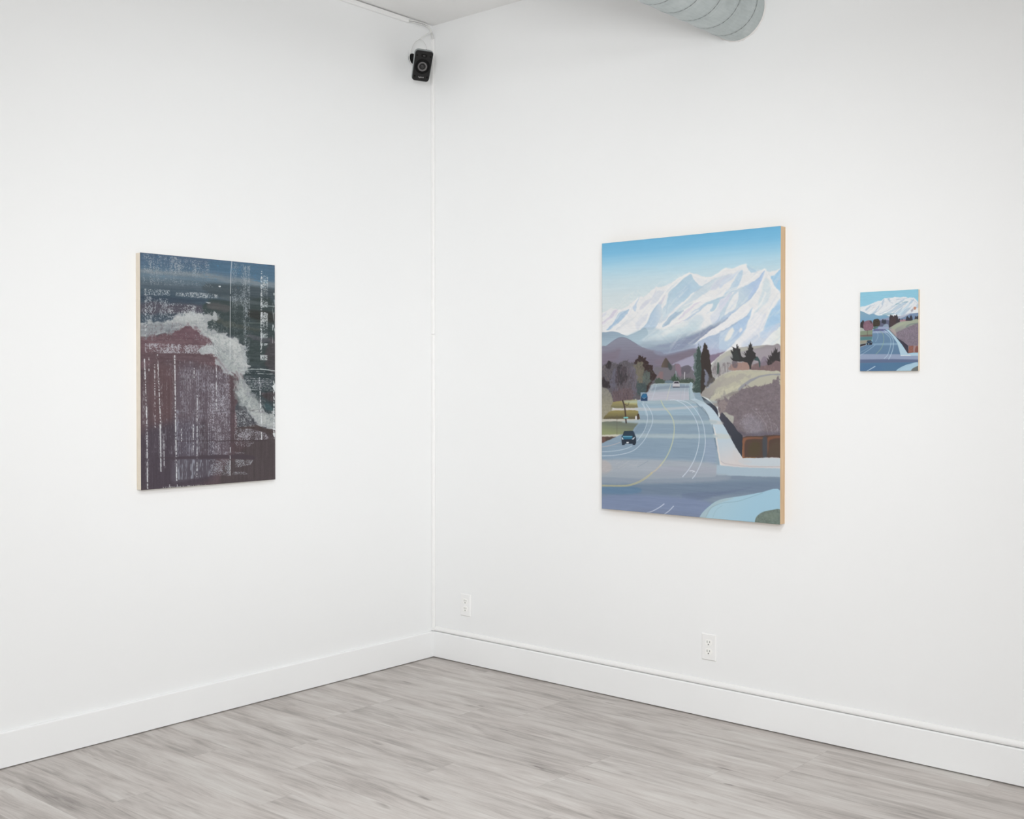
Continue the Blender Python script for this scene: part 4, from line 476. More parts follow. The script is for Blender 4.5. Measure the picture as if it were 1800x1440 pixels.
SMALL = [
('rows',([(0,(140,196,218)),(200,(148,200,222)),(1000,(150,200,222))],),{}),
('brush',(10,14,1.2,[(-17.4,-53.8),(1016.2,-11.3),(1017.2,258.7),(-16.8,228.8)]),{'feather':1,'octs':2,'tint':(1,1,1),'seed':2,'smooth':0,'ang':0}),
('shape',((222,226,230),[(-16.9,187.2),(65.1,177.3),(169.7,160.0),(227.3,141.3),(307.6,119.3),(376.0,113.5),(421.3,88.1),(500.3,89.3),(567.5,87.7),(612.1,77.2),(678.7,91.7),(755.9,82.4),(832.6,97.2),(930.4,100.7),(962.9,121.8),(1016.9,179.3),(1017.5,322.3),(568.2,326.8),(-16.7,295.3)]),{'feather':0.7,'alpha':1,'smooth':0}),
('shape',((178,198,214),[(376.1,158.4),(398.7,110.2),(421.3,98.7),(410.1,151.4),(387.5,175.1)]),{'feather':0.9,'alpha':0.8,'smooth':1}),
('shape',((178,198,214),[(477.8,100.7),(505.9,93.6),(534.0,123.0),(511.6,130.3)]),{'feather':0.9,'alpha':0.8,'smooth':1}),
('shape',((178,198,214),[(204.6,276.4),(262.1,236.8),(319.2,189.3),(342.0,181.9),(296.5,229.6),(250.7,285.8)]),{'feather':0.9,'alpha':0.8,'smooth':1}),
('shape',((178,198,214),[(88.5,223.5),(135.0,191.9),(204.3,161.1),(169.8,192.9),(111.8,232.5)]),{'feather':0.9,'alpha':0.8,'smooth':1}),
('shape',((178,198,214),[(421.8,290.4),(523.2,244.4),(634.7,191.1),(745.1,154.4),(821.8,148.9),(745.2,194.6),(612.6,247.0),(523.3,276.9)]),{'feather':0.9,'alpha':0.8,'smooth':1}),
('shape',((178,198,214),[(523.1,211.9),(612.4,174.2),(700.9,128.7),(777.9,111.3),(723.1,145.6),(634.6,183.0)]),{'feather':0.9,'alpha':0.8,'smooth':1}),
('shape',((178,198,214),[(612.7,287.4),(679.2,240.9),(745.3,202.6),(723.4,242.2),(657.2,296.7)]),{'feather':0.9,'alpha':0.8,'smooth':1}),
('shape',((178,198,214),[(712.6,306.3),(767.4,251.5),(843.9,221.7),(876.6,230.7),(811.3,276.8),(756.7,323.5)]),{'feather':0.9,'alpha':0.8,'smooth':1}),
('shape',((178,198,214),[(843.8,173.6),(898.0,127.5),(930.5,120.7),(898.1,159.4)]),{'feather':0.9,'alpha':0.8,'smooth':1}),
('shape',((178,198,214),[(963.2,201.4),(1006.1,171.0),(1006.3,218.7),(974.1,225.6)]),{'feather':0.9,'alpha':0.8,'smooth':1}),
('shape',((140,176,190),[(612.3,166.1),(678.9,160.2),(701.1,173.0),(634.6,183.0)]),{'feather':0.9,'alpha':0.7,'smooth':1}),
('shape',((140,176,190),[(723.1,145.6),(821.8,142.5),(821.9,156.9),(734.1,158.0)]),{'feather':0.9,'alpha':0.7,'smooth':1}),
('shape',((140,176,190),[(387.8,289.5),(523.3,276.9),(612.7,287.4),(455.8,307.6)]),{'feather':0.9,'alpha':0.7,'smooth':1}),
('strokes',([(190,186,190),(205,200,200),(168,182,198)],70,5,0.6,40,12,[(111.9,257.3),(227.4,161.8),(432.7,119.5),(745.0,106.1),(941.3,129.0),(898.4,239.3),(679.4,297.3),(342.3,288.3)]),{'alpha':0.55,'curl':0,'smooth':1,'seed':3,'feather':0.5}),
('line',((234,236,237),1.2,[(18.4,229.8),(111.7,191.2),(227.4,153.6)]),{'alpha':0.8,'feather':1.2,'smooth':1,'w2':0.6}),
('line',((234,236,237),1.2,[(146.8,266.5),(227.6,227.6),(330.6,156.9),(387.4,118.0)]),{'alpha':0.8,'feather':1.2,'smooth':1,'w2':0.6}),
('line',((234,236,237),1.2,[(262.2,277.9),(376.3,240.2),(523.0,179.4),(612.3,158.0)]),{'alpha':0.8,'feather':1.2,'smooth':1,'w2':0.6}),
('line',((234,236,237),1.2,[(365.1,288.9),(523.2,244.4),(679.0,168.3),(810.9,132.5)]),{'alpha':0.8,'feather':1.2,'smooth':1,'w2':0.6}),
('line',((234,236,237),1.2,[(679.4,297.3),(789.3,228.0),(898.2,175.4),(962.9,129.8)]),{'alpha':0.8,'feather':1.2,'smooth':1,'w2':0.6}),
('line',((234,236,237),1.2,[(522.8,114.5),(567.5,95.8),(623.2,85.7)]),{'alpha':0.8,'feather':1.2,'smooth':1,'w2':0.6}),
('line',((234,236,237),1.2,[(432.6,91.0),(455.3,120.3),(444.1,160.6)]),{'alpha':0.8,'feather':1.2,'smooth':1,'w2':0.6}),
('line',((150,170,192),0.9,[(100.2,232.2),(181.3,189.2),(261.9,162.9)]),{'alpha':0.6,'feather':1.2,'smooth':1,'w2':0.4}),
('line',((150,170,192),0.9,[(227.7,281.1),(319.3,234.4),(398.9,175.5)]),{'alpha':0.6,'feather':1.2,'smooth':1,'w2':0.4}),
('line',((150,170,192),0.9,[(342.3,284.2),(478.2,243.1),(612.4,190.4)]),{'alpha':0.6,'feather':1.2,'smooth':1,'w2':0.4}),
('line',((150,170,192),0.9,[(568.1,286.2),(679.1,224.7),(789.1,171.9)]),{'alpha':0.6,'feather':1.2,'smooth':1,'w2':0.4}),
('line',((150,170,192),0.9,[(745.6,299.1),(833.1,245.4),(898.2,199.4)]),{'alpha':0.6,'feather':1.2,'smooth':1,'w2':0.4}),
('line',((150,170,192),0.9,[(634.4,110.3),(722.9,109.4),(810.8,104.4)]),{'alpha':0.6,'feather':1.2,'smooth':1,'w2':0.4}),
('line',((150,170,192),0.9,[(567.7,156.6),(522.9,138.8),(500.3,105.6)]),{'alpha':0.6,'feather':1.2,'smooth':1,'w2':0.4}),
('line',((150,170,192),0.9,[(876.3,126.8),(941.4,144.9),(995.4,178.6)]),{'alpha':0.6,'feather':1.2,'smooth':1,'w2':0.4}),
('shape',((150,190,214),[(623.9,303.9),(723.4,250.2),(854.6,166.0),(898.1,151.5),(789.4,252.1),(712.6,306.3)]),{'feather':1.5,'alpha':0.35,'smooth':1}),
('smudge',(0.9,4,[(-17.4,-53.8),(1016.2,-11.3),(1017.7,385.9),(-16.6,361.8)]),{'feather':4,'seed':5,'sx':1}),
('shape',((190,140,118),[(925.4,216.2),(968.6,217.5),(958.0,245.1),(930.9,248.2)]),{'feather':1,'alpha':1,'smooth':1}),
('shape',((150,145,160),[(876.7,254.6),(920.1,232.0),(914.7,263.7),(887.7,274.9)]),{'feather':1,'alpha':0.7,'smooth':1}),
('shape',((132,166,188),[(-16.8,245.4),(41.9,245.4),(100.3,265.2),(158.4,285.0),(227.7,277.0),(319.5,304.1),(433.2,298.9),(523.4,321.6),(635.1,328.5),(635.4,409.3),(-16.5,395.1)]),{'feather':0.8,'alpha':1,'smooth':1,'col2':(118,160,190),'ends':[(111.9,265.6),(112.1,364.8)]}),
('shape',((118,140,170),[(590.6,343.5),(679.4,321.5),(767.6,315.8),(876.9,294.6),(1017.3,286.5),(1017.7,385.9),(590.7,375.9)]),{'feather':1,'alpha':1,'smooth':0}),
('shape',((186,190,205),[(590.6,351.6),(723.6,314.6),(898.5,279.2),(855.1,302.0),(767.7,331.8),(679.5,353.8)]),{'feather':1,'alpha':0.8,'smooth':1}),
('shape',((150,150,175),[(342.5,353.8),(455.9,340.2),(545.8,326.2),(523.6,406.9),(342.6,419.3)]),{'feather':2,'alpha':0.8,'smooth':1}),
('shape',((96,100,124),[(342.5,370.2),(523.6,374.4),(523.8,471.9),(319.9,468.0)]),{'feather':1.5,'alpha':1,'smooth':1}),
('shape',((150,170,188),[(422.2,421.0),(478.7,414.0),(501.3,438.9),(490.1,479.4),(388.3,469.3)]),{'feather':1,'alpha':0.8,'smooth':1}),
('shape',((56,60,72),[(376.7,395.5),(388.0,354.9),(405.0,347.1),(416.4,367.8),(439.0,352.0),(456.0,372.8),(456.1,405.4),(422.2,412.8)]),{'feather':0.8,'alpha':1,'smooth':0}),
('shape',((62,56,62),[(501.4,479.6),(512.2,325.3),(534.5,295.1),(557.0,310.3),(568.2,306.5),(585.0,327.2),(596.1,307.2),(623.9,312.0),(637.2,294.6),(657.3,329.0),(668.5,361.6),(690.6,346.0),(707.3,378.6),(679.7,410.3),(568.7,472.7)]),{'feather':0.8,'alpha':1,'smooth':0}),
('shape',((84,66,66),[(523.6,374.4),(568.2,326.8),(624.0,344.4),(613.2,441.2),(546.2,456.1)]),{'feather':3,'alpha':0.5,'smooth':1}),
('shape',((164,128,138),[(707.3,390.7),(723.8,362.9),(811.7,369.0),(855.4,382.1),(1017.7,373.9),(1017.8,397.8)]),{'feather':1,'alpha':1,'smooth':1}),
('shape',((54,54,66),[(789.8,372.5),(800.6,340.7),(818.0,317.1),(838.9,341.6),(855.3,350.1),(866.1,326.3),(882.3,309.2),(904.2,343.3),(911.9,383.4),(789.8,380.6)]),{'feather':0.7,'alpha':1,'smooth':0}),
('shape',((54,54,66),[(936.8,372.0),(947.5,336.4),(958.2,324.7),(974.5,337.1),(990.6,325.6),(1017.5,338.2),(1017.7,377.9)]),{'feather':0.7,'alpha':1,'smooth':0}),
('shape',((54,54,66),[(718.3,370.8),(729.2,351.0),(740.3,371.4)]),{'feather':0.7,'alpha':1,'smooth':0}),
('shape',((58,54,58),[(-4.6,445.2),(7.0,387.3),(30.4,371.2),(47.9,353.4),(71.4,372.1),(83.2,430.4),(54.0,463.0)]),{'feather':0.9,'alpha':1,'smooth':1}),
('shape',((130,100,114),[(54.0,429.8),(71.4,380.4),(123.8,360.9),(181.7,362.3),(228.0,400.4),(233.9,458.2),(193.6,490.4),(112.4,493.0),(71.6,479.9)]),{'feather':1.2,'alpha':1,'smooth':1,'grain':26}),
('shape',((70,60,60),[(164.4,366.0),(199.1,362.7),(210.7,391.8),(193.4,399.7)]),{'feather':1,'alpha':0.8,'smooth':1}),
('shape',((66,60,52),[(228.0,416.9),(233.6,359.4),(285.3,344.2),(325.3,349.3),(348.2,378.5),(342.7,427.5),(274.1,442.5),(239.6,441.8)]),{'feather':1,'alpha':1,'smooth':1,'grain':30}),
('shape',((84,112,104),[(233.9,474.6),(251.1,442.0),(319.9,439.3),(320.0,476.2)]),{'feather':1,'alpha':1,'smooth':1}),
('shape',((168,176,168),[(-4.6,453.6),(30.6,450.1),(65.7,471.5),(71.6,504.8),(-4.5,511.8)]),{'feather':1,'alpha':1,'smooth':1}),
('shape',((130,142,122),[(-4.5,495.1),(228.2,482.7),(228.4,556.9),(-4.4,553.4)]),{'feather':1,'alpha':1,'smooth':0}),
('shape',((112,96,92),[(-4.4,545.0),(216.8,540.2),(222.6,565.0),(-4.4,565.8)]),{'feather':1,'alpha':0.9,'smooth':1}),
('shape',((84,124,128),[(-4.4,568.3),(216.9,564.9),(211.2,606.1),(-4.3,611.6)]),{'feather':1,'alpha':1,'smooth':0}),
('shape',((150,148,136),[(-4.3,611.6),(211.2,606.1),(112.8,650.3),(-4.2,657.4)]),{'feather':1,'alpha':1,'smooth':0}),
('shape',((56,46,50),[(-4.2,661.5),(101.1,650.2),(107.0,666.8),(-4.1,690.7)]),{'feather':1,'alpha':1,'smooth':0}),
('line',((90,70,70),0.8,[(129.8,481.0),(130.0,551.2)]),{'alpha':0.9,'feather':0.9,'smooth':0}),
('shape',((108,138,166),[(325.6,443.5),(501.3,447.1),(523.9,488.1),(613.7,595.0),(669.6,692.8),(725.3,822.3),(1019.4,823.3),(1020.2,1054.3),(-15.2,1061.3),(-15.9,694.7),(112.8,666.9),(217.1,647.3),(216.9,564.9),(216.7,490.8)]),{'feather':0.8,'alpha':1,'smooth':0,'col2':(96,126,156),'ends':[(342.8,484.8),(343.6,779.9)]}),
('shape',((150,160,188),[(325.6,443.5),(501.3,447.1),(501.4,479.6),(308.5,476.0)]),{'feather':0.8,'alpha':1,'smooth':0}),
('shape',((94,94,136),[(233.9,473.0),(433.7,476.7),(456.4,499.1),(239.7,495.3)]),{'feather':1,'alpha':0.85,'smooth':0}),
('shape',((160,172,200),[(222.5,499.1),(478.9,499.5),(501.5,524.3),(216.8,523.7)]),{'feather':1,'alpha':0.8,'smooth':0}),
('shape',((134,164,188),[(217.1,651.5),(658.3,652.2),(669.5,676.6),(217.1,672.1)]),{'feather':1.2,'alpha':0.8,'smooth':1}),
('shape',((144,158,184),[(-15.7,782.2),(725.2,794.1),(1019.3,815.4),(1019.5,863.2),(-15.6,853.0)]),{'feather':1,'alpha':1,'smooth':0}),
('shape',((96,108,138),[(-15.6,853.0),(569.8,852.6),(1019.5,863.2),(1019.6,895.0),(-15.5,898.8)]),{'feather':1.5,'alpha':0.9,'smooth':0}),
('shape',((82,118,150),[(-15.5,898.8),(1019.6,895.0),(1020.2,1054.3),(-15.2,1061.3)]),{'feather':2,'alpha':1,'smooth':0}),
('shape',((78,112,152),[(-15.4,944.6),(344.0,927.6),(344.3,1058.9),(-15.2,1061.3)]),{'feather':6,'alpha':0.5,'smooth':1}),
('shape',((174,202,218),[(456.3,478.8),(507.0,487.8),(613.6,570.7),(724.8,677.2),(829.5,786.5),(1019.2,787.5),(1019.3,815.4),(708.7,814.2),(680.8,733.3),(647.2,652.1),(569.0,570.1)]),{'feather':0.8,'alpha':1,'smooth':0}),
('line',((228,232,234),1,[(712.0,809.3),(873.2,810.0)]),{'alpha':1,'feather':0.9,'smooth':0}),
('shape',((160,168,150),[(501.4,479.6),(568.6,440.3),(657.5,401.7),(745.9,387.6),(855.4,386.1),(1017.7,387.5),(1018.9,704.0),(845.6,702.4),(746.7,637.1),(635.9,571.1)]),{'feather':0.8,'alpha':1,'smooth':1,'col2':(146,148,146),'ends':[(789.9,404.7),(680.0,491.0)]}),
('shape',((128,118,130),[(613.6,562.6),(635.7,522.5),(724.2,491.8),(812.0,461.3),(899.1,439.0),(1017.9,433.6),(1018.9,704.0),(834.7,694.3),(702.5,620.5)]),{'feather':3,'alpha':1,'smooth':1,'grain':26}),
('shape',((172,182,156),[(546.2,456.1),(679.7,410.3),(789.9,404.7),(702.0,443.0),(613.3,481.7),(613.5,522.2)]),{'feather':3,'alpha':0.6,'smooth':1}),
('shape',((120,134,130),[(790.0,452.8),(855.5,422.1),(1017.8,409.7),(1017.8,421.6),(877.4,434.6),(812.0,465.3)]),{'feather':1.2,'alpha':0.8,'smooth':1}),
('shape',((176,160,158),[(523.9,488.1),(591.0,481.3),(635.8,546.8),(613.6,566.7)]),{'feather':2,'alpha':0.7,'smooth':1}),
('strokes',([(150,130,160),(100,92,110),(160,150,170)],70,4,0.6,60,40,[(658.0,555.2),(746.2,492.2),(1007.2,449.2),(1008.1,680.0),(834.6,678.3)]),{'alpha':0.5,'curl':60,'smooth':1,'seed':9,'feather':0.5}),
('shape',((58,54,68),[(507.0,483.8),(523.9,492.2),(624.7,570.9),(613.6,570.7),(746.7,637.1),(834.6,690.3),(840.4,784.2),(826.2,784.1),(724.8,669.1),(613.6,570.7)]),{'feather':0.7,'alpha':1,'smooth':0}),
('shape',((142,96,86),[(840.1,694.3),(921.7,691.1),(927.4,775.1),(837.2,784.2)]),{'feather':0.9,'alpha':1,'smooth':0,'grain':20}),
('shape',((156,130,130),[(927.1,691.2),(1018.9,692.0),(1019.2,775.6),(927.5,779.1)]),{'feather':0.9,'alpha':1,'smooth':0}),
('shape',((130,86,80),[(949.1,767.2),(959.7,711.4),(992.0,695.8),(1019.0,735.8),(1008.4,771.5)]),{'feather':1.5,'alpha':1,'smooth':1}),
('line',((176,200,218),0.6,[(280.0,500.1),(314.4,533.5),(308.8,582.7),(274.5,631.5)]),{'alpha':0.7,'feather':0.9,'smooth':1}),
('line',((176,200,218),0.7,[(263.2,672.5),(159.4,729.3),(7.8,798.9)]),{'alpha':0.8,'feather':0.9,'smooth':1}),
('line',((176,200,218),0.6,[(217.1,667.9),(112.9,720.7),(7.8,761.5)]),{'alpha':0.5,'feather':0.9,'smooth':1}),
('line',((190,180,184),0.6,[(-4.1,696.5),(112.8,666.9)]),{'alpha':0.9,'feather':0.9,'smooth':1}),
('line',((142,168,148),0.9,[(348.6,497.2),(399.8,534.9),(417.0,592.4),(405.9,657.6),(366.2,722.7),(280.7,789.5)]),{'alpha':0.95,'feather':0.9,'smooth':1}),
('line',((190,212,226),0.6,[(416.7,486.2),(501.6,536.6),(569.0,594.4),(582.6,659.5),(575.0,724.3),(541.6,797.2),(502.5,852.5)]),{'alpha':1,'feather':0.9,'smooth':1,'w2':0.9}),
('line',((190,212,226),0.6,[(433.8,519.1),(524.2,585.7),(541.2,650.9),(524.6,715.8),(485.4,797.0),(423.4,845.7)]),{'alpha':0.9,'feather':0.9,'smooth':1,'w2':0.8}),
('line',((196,214,228),1,[(119.4,1000.7),(194.7,970.7),(266.1,940.8)]),{'alpha':1,'feather':0.9,'smooth':1,'w2':1.2}),
('shape',((166,198,216),[(631.6,1000.2),(681.5,967.6),(769.7,935.2),(857.3,915.0),(1019.7,903.0),(1020.2,1054.3),(631.8,1056.9)]),{'feather':0.8,'alpha':1,'smooth':1}),
('shape',((106,112,110),[(884.8,999.1),(911.9,971.0),(955.2,954.9),(1019.8,944.4),(1020.2,1054.3),(885.0,1055.2)]),{'feather':0.9,'alpha':1,'smooth':1}),
('line',((140,170,190),0.5,[(670.5,1000.0),(725.7,963.5),(813.6,935.1),(900.8,915.0)]),{'alpha':0.6,'feather':0.9,'smooth':1}),
('shape',((30,38,54),[(112.8,646.2),(130.1,613.3),(199.7,612.5),(217.0,639.1),(211.3,667.9),(118.6,669.4)]),{'feather':0.7,'alpha':1,'smooth':0}),
('shape',((60,90,116),[(136.0,626.6),(193.9,624.0),(205.5,639.0),(126.7,639.7)]),{'feather':0.6,'alpha':1,'smooth':0}),
('shape',((215,222,228),[(143.0,653.1),(163.9,651.7),(163.9,660.0),(143.0,661.4)]),{'feather':0.5,'alpha':1,'smooth':0}),
('shape',((200,210,220),[(116.2,637.9),(130.2,640.6),(124.4,646.3)]),{'feather':0.5,'alpha':1,'smooth':0}),
('shape',((200,210,220),[(193.9,634.7),(205.5,632.4),(196.3,643.8)]),{'feather':0.5,'alpha':1,'smooth':0}),]
LEFT = [
('rows',([(0,(72,98,126)),(50,(76,108,134)),(90,(98,124,140)),(130,(78,96,108)),(180,(60,82,98)),(240,(66,82,94)),(290,(56,74,90)),(360,(74,78,88)),(420,(66,78,84)),(1000,(70,62,70))],),{}),
('shape',((72,112,140),[(488.9,4.0),(653.9,3.0),(1001.6,0.8),(1000.7,73.0),(795.0,70.0),(583.7,59.7),(488.4,40.3)]),{'feather':9,'alpha':0.8,'smooth':1}),
('shape',((118,134,142),[(12.3,68.8),(186.7,67.6),(421.0,63.8),(653.0,76.7),(1000.5,81.5),(1000.3,102.7),(723.1,98.2),(447.4,86.5),(186.5,83.3),(12.1,84.2)]),{'feather':5,'alpha':0.9,'smooth':1}),
('shape',((64,78,84),[(487.6,104.7),(1000.2,106.9),(999.5,166.3),(514.0,160.1)]),{'feather':8,'alpha':0.8,'smooth':1}),
('shape',((50,66,84),[(10.9,180.0),(313.9,183.8),(446.2,178.8),(313.7,199.6),(10.5,202.9)]),{'feather':5,'alpha':0.8,'smooth':1}),
('shape',((78,72,84),[(10.4,210.6),(248.8,205.9),(432.4,207.4),(418.6,243.9),(184.3,251.2),(9.8,256.6)]),{'feather':7,'alpha':0.8,'smooth':1}),
('shape',((54,68,68),[(459.5,186.3),(651.7,179.2),(999.4,174.8),(1002.6,514.4),(789.3,515.0),(776.2,415.4),(684.6,342.5),(545.9,329.1),(458.1,298.9)]),{'feather':6,'alpha':0.95,'smooth':1}),
('shape',((44,46,42),[(793.1,215.6),(998.7,225.8),(998.2,268.2),(807.0,256.7)]),{'feather':6,'alpha':0.8,'smooth':1}),
('shape',((78,84,74),[(512.8,249.0),(650.4,277.6),(864.6,297.0),(864.4,313.7),(622.3,294.7),(512.6,265.2)]),{'feather':4,'alpha':0.6,'smooth':1}),
('shape',((92,104,108),[(582.5,157.4),(793.8,165.6),(939.6,185.4),(793.5,186.4),(582.3,173.7)]),{'feather':4,'alpha':0.5,'smooth':1}),
('shape',((96,92,92),[(486.4,193.4),(623.4,204.8),(623.1,229.3),(486.1,217.6)]),{'feather':5,'alpha':0.6,'smooth':1}),
('shape',((90,90,98),[(791.6,332.0),(997.1,353.1),(996.9,365.9),(791.4,348.6)]),{'feather':3,'alpha':0.6,'smooth':1}),
('shape',((48,62,66),[(718.1,489.2),(1002.9,487.7),(999.7,742.7),(895.8,723.8),(788.0,613.6)]),{'feather':5,'alpha':0.9,'smooth':1}),
('shape',((76,56,59),[(890.0,597.6),(1001.7,585.4),(1001.1,627.9),(934.0,627.4)]),{'feather':6,'alpha':0.6,'smooth':1}),
('shape',((82,64,70),[(937.3,362.7),(1004.6,353.0),(1002.8,497.5),(921.2,468.3)]),{'feather':8,'alpha':0.5,'smooth':1}),
('shape',((72,110,116),[(911.5,648.2),(948.6,644.4),(978.0,674.4),(933.4,673.8)]),{'feather':4,'alpha':0.5,'smooth':1}),
('shape',((108,82,88),[(-3.7,352.7),(120.0,342.3),(234.4,320.2),(325.4,302.2),(417.5,323.9),(497.7,362.4),(510.7,410.7),(606.2,458.4),(661.3,515.4),(641.2,991.3),(-12.3,999.8)]),{'feather':4,'alpha':1,'smooth':1}),
('shape',((94,74,79),[(-4.5,417.7),(443.1,415.6),(510.4,435.0),(483.0,455.4),(-5.1,459.8)]),{'feather':6,'alpha':0.8,'smooth':1}),
('shape',((90,72,77),[(-5.5,493.1),(682.7,489.4),(702.3,613.0),(665.0,777.2),(999.2,776.7),(1000.9,1004.4),(-6.2,1000.9)]),{'feather':4,'alpha':1,'smooth':1}),
('shape',((98,72,74),[(55.8,492.8),(219.4,491.9),(216.8,688.1),(90.0,724.8)]),{'feather':14,'alpha':0.6,'smooth':1}),
('shape',((70,62,74),[(-3.0,761.3),(439.0,731.7),(503.3,975.7),(-6.2,1000.9)]),{'feather':20,'alpha':0.8,'smooth':1}),
('shape',((76,66,68),[(679.2,761.1),(999.1,785.2),(996.3,1004.2),(571.5,1003.2),(656.9,859.2)]),{'feather':6,'alpha':0.95,'smooth':1}),
('shape',((82,64,68),[(650.6,801.5),(785.3,821.7),(699.0,868.8),(628.9,858.3)]),{'feather':8,'alpha':0.7,'smooth':1}),
('shape',((102,98,112),[(257.9,491.7),(509.7,490.3),(647.0,538.8),(643.0,850.6),(477.6,865.6),(253.0,862.0)]),{'feather':16,'alpha':0.45,'smooth':1}),
('shape',((74,62,68),[(412.2,731.1),(472.6,732.3),(477.8,853.5),(410.3,875.4)]),{'feather':8,'alpha':0.6,'smooth':1}),
('shape',((84,66,71),[(644.1,489.6),(675.7,489.4),(678.0,859.9),(646.4,858.9)]),{'feather':4,'alpha':0.8,'smooth':1}),
('shape',((160,167,167),[(0.2,295.2),(120.8,284.2),(235.2,265.3),(339.2,248.3),(438.7,243.2),(560.7,247.5),(539.8,268.4),(458.3,278.8),(498.5,305.9),(559.7,324.7),(684.6,346.6),(719.6,370.7),(755.0,386.6),(769.0,411.3),(782.9,448.5),(797.0,473.4),(767.9,498.5),(732.0,515.2),(746.0,531.7),(781.4,565.0),(817.0,606.8),(860.4,623.8),(896.7,653.6),(940.6,687.8),(978.0,679.9),(1000.2,701.5),(999.5,756.7),(932.3,759.5),(844.4,732.5),(808.6,698.5),(758.6,664.5),(709.0,643.2),(723.4,631.0),(688.4,597.7),(710.0,564.8),(668.3,515.4),(619.6,499.2),(551.1,458.9),(510.5,426.9),(436.4,415.7),(416.6,396.0),(484.0,374.8),(477.5,358.8),(417.4,335.9),(377.8,312.9),(338.6,294.0),(286.2,311.1),(208.7,328.7),(120.1,338.5),(33.1,348.1),(-0.5,344.9)]),{'feather':3,'alpha':1,'smooth':1,'rag':5,'rs':7}),
('shape',((176,181,180),[(235.1,269.2),(339.1,254.3),(431.9,247.4),(444.8,283.2),(484.7,322.4),(552.6,341.1),(684.4,359.0),(747.8,390.9),(747.4,424.0),(782.7,469.3),(718.3,473.9),(634.4,433.6),(579.5,385.3),(497.7,362.4),(417.7,315.9),(338.7,282.1)]),{'feather':7,'alpha':0.8,'smooth':1,'rag':6,'rs':6}),
('shape',((128,138,142),[(0.1,302.8),(120.7,295.8),(209.2,293.4),(286.5,287.4),(312.4,298.6),(183.3,329.3),(33.1,348.1),(-0.5,344.9)]),{'feather':6,'alpha':0.75,'smooth':1,'rag':6,'rs':6}),
('shape',((140,148,148),[(551.7,410.1),(620.7,417.4),(704.2,469.9),(689.7,498.8),(619.9,478.7)]),{'feather':6,'alpha':0.5,'smooth':1,'rag':6,'rs':5}),
('shape',((134,144,142),[(682.0,551.1),(760.3,530.5),(817.0,605.5),(889.3,656.4),(844.9,697.8),(773.0,663.4),(701.9,646.0)]),{'feather':7,'alpha':0.6,'smooth':1,'rag':6,'rs':5}),
('shape',((170,178,174),[(717.4,542.9),(781.0,597.0),(874.8,643.6),(874.2,689.8),(962.9,691.1),(992.2,742.5),(932.4,749.8),(844.9,697.8),(780.6,630.2)]),{'feather':6,'alpha':0.5,'smooth':1,'rag':6,'rs':5}),
('shape',((108,80,88),[(208.7,328.7),(286.2,311.1),(345.1,293.8),(391.0,316.5),(430.8,335.6),(484.2,362.7),(484.0,376.8),(377.2,364.7),(246.8,359.3)]),{'feather':4,'alpha':1,'smooth':1,'rag':4,'rs':5}),
('strokes',([(186,190,188),(150,160,162),(172,178,178),(132,142,146)],260,9,2,150,35,[(12.4,301.1),(329.8,255.5),(539.1,261.8),(756.5,372.3),(800.0,488.8),(999.7,727.1),(999.0,780.3),(797.0,723.4),(665.3,566.7),(494.5,414.6),(329.2,305.1),(11.8,349.1)]),{'alpha':0.35,'curl':60,'smooth':1,'seed':45,'feather':2.5}),
('smudge',(3,9,[(-24.8,230.4),(1034.1,247.5),(1026.3,861.0),(534.5,617.1),(-27.3,421.6)]),{'feather':10,'seed':46,'sx':1}),
('brush',(26,7,3,[(-24.8,230.4),(1034.1,247.5),(1026.6,834.3),(407.8,616.1),(-26.7,373.8)]),{'feather':10,'octs':3,'tint':(1,1,1),'seed':41,'smooth':0,'ang':0}),
('shape',((74,62,62),[(658.3,752.4),(750.4,748.2),(837.0,741.6),(910.1,757.8),(999.3,770.3),(999.0,793.7),(858.5,769.3),(714.7,757.7)]),{'feather':1.5,'alpha':1,'smooth':1}),
('shape',((86,66,70),[(640.3,514.2),(668.0,538.8),(653.0,612.7),(639.0,620.8)]),{'feather':4,'alpha':0.8,'smooth':1}),
('shape',((92,68,74),[(675.6,498.9),(703.6,515.3),(710.4,540.0),(689.3,531.8)]),{'feather':2,'alpha':0.8,'smooth':1}),
('smudge',(2.5,7,[(-21.6,-8.5),(1038.1,-72.3),(1029.3,620.9),(-27.3,421.6)]),{'feather':4,'seed':47,'sx':3}),
('brush',(16,40,1.5,[(1.1,-3.2),(1009.2,-12.3),(1002.6,514.4),(-5.9,517.3)]),{'feather':3,'octs':2,'tint':(1,1,1),'seed':42,'smooth':0,'ang':0}),
('brush',(14,2,40,[(-5.5,493.1),(1002.9,487.7),(996.3,1004.2),(-12.3,998.7)]),{'feather':3,'octs':2,'tint':(1,1,1),'seed':43,'smooth':0,'ang':0}),
('brush',(7,1.2,1.2,[(-21.6,-8.5),(1037.4,-19.0),(1024.4,1007.8),(-16.1,1001.1)]),{'feather':3,'octs':1,'tint':(1,1,1),'seed':44,'smooth':0,'ang':0}),
('tone',(0.8,(0.985,0.975,0.985)),{}),
('shape',((190,194,192),[(260.9,264.5),(352.3,251.9),(431.9,249.5),(445.0,271.1),(378.3,281.0),(312.7,274.9)]),{'feather':5,'alpha':0.6,'smooth':1,'rag':4,'rs':4}),
('shape',((190,194,192),[(484.5,342.5),(552.6,337.1),(677.4,355.0),(740.8,382.7),(747.5,415.8),(683.8,408.3),(635.0,388.5),(565.8,377.4),(511.3,362.2)]),{'feather':5,'alpha':0.65,'smooth':1,'rag':6,'rs':5}),
('shape',((190,194,192),[(662.4,429.2),(733.1,432.5),(782.7,465.2),(746.7,482.0),(683.0,470.1)]),{'feather':4,'alpha':0.6,'smooth':1,'rag':5,'rs':4}),
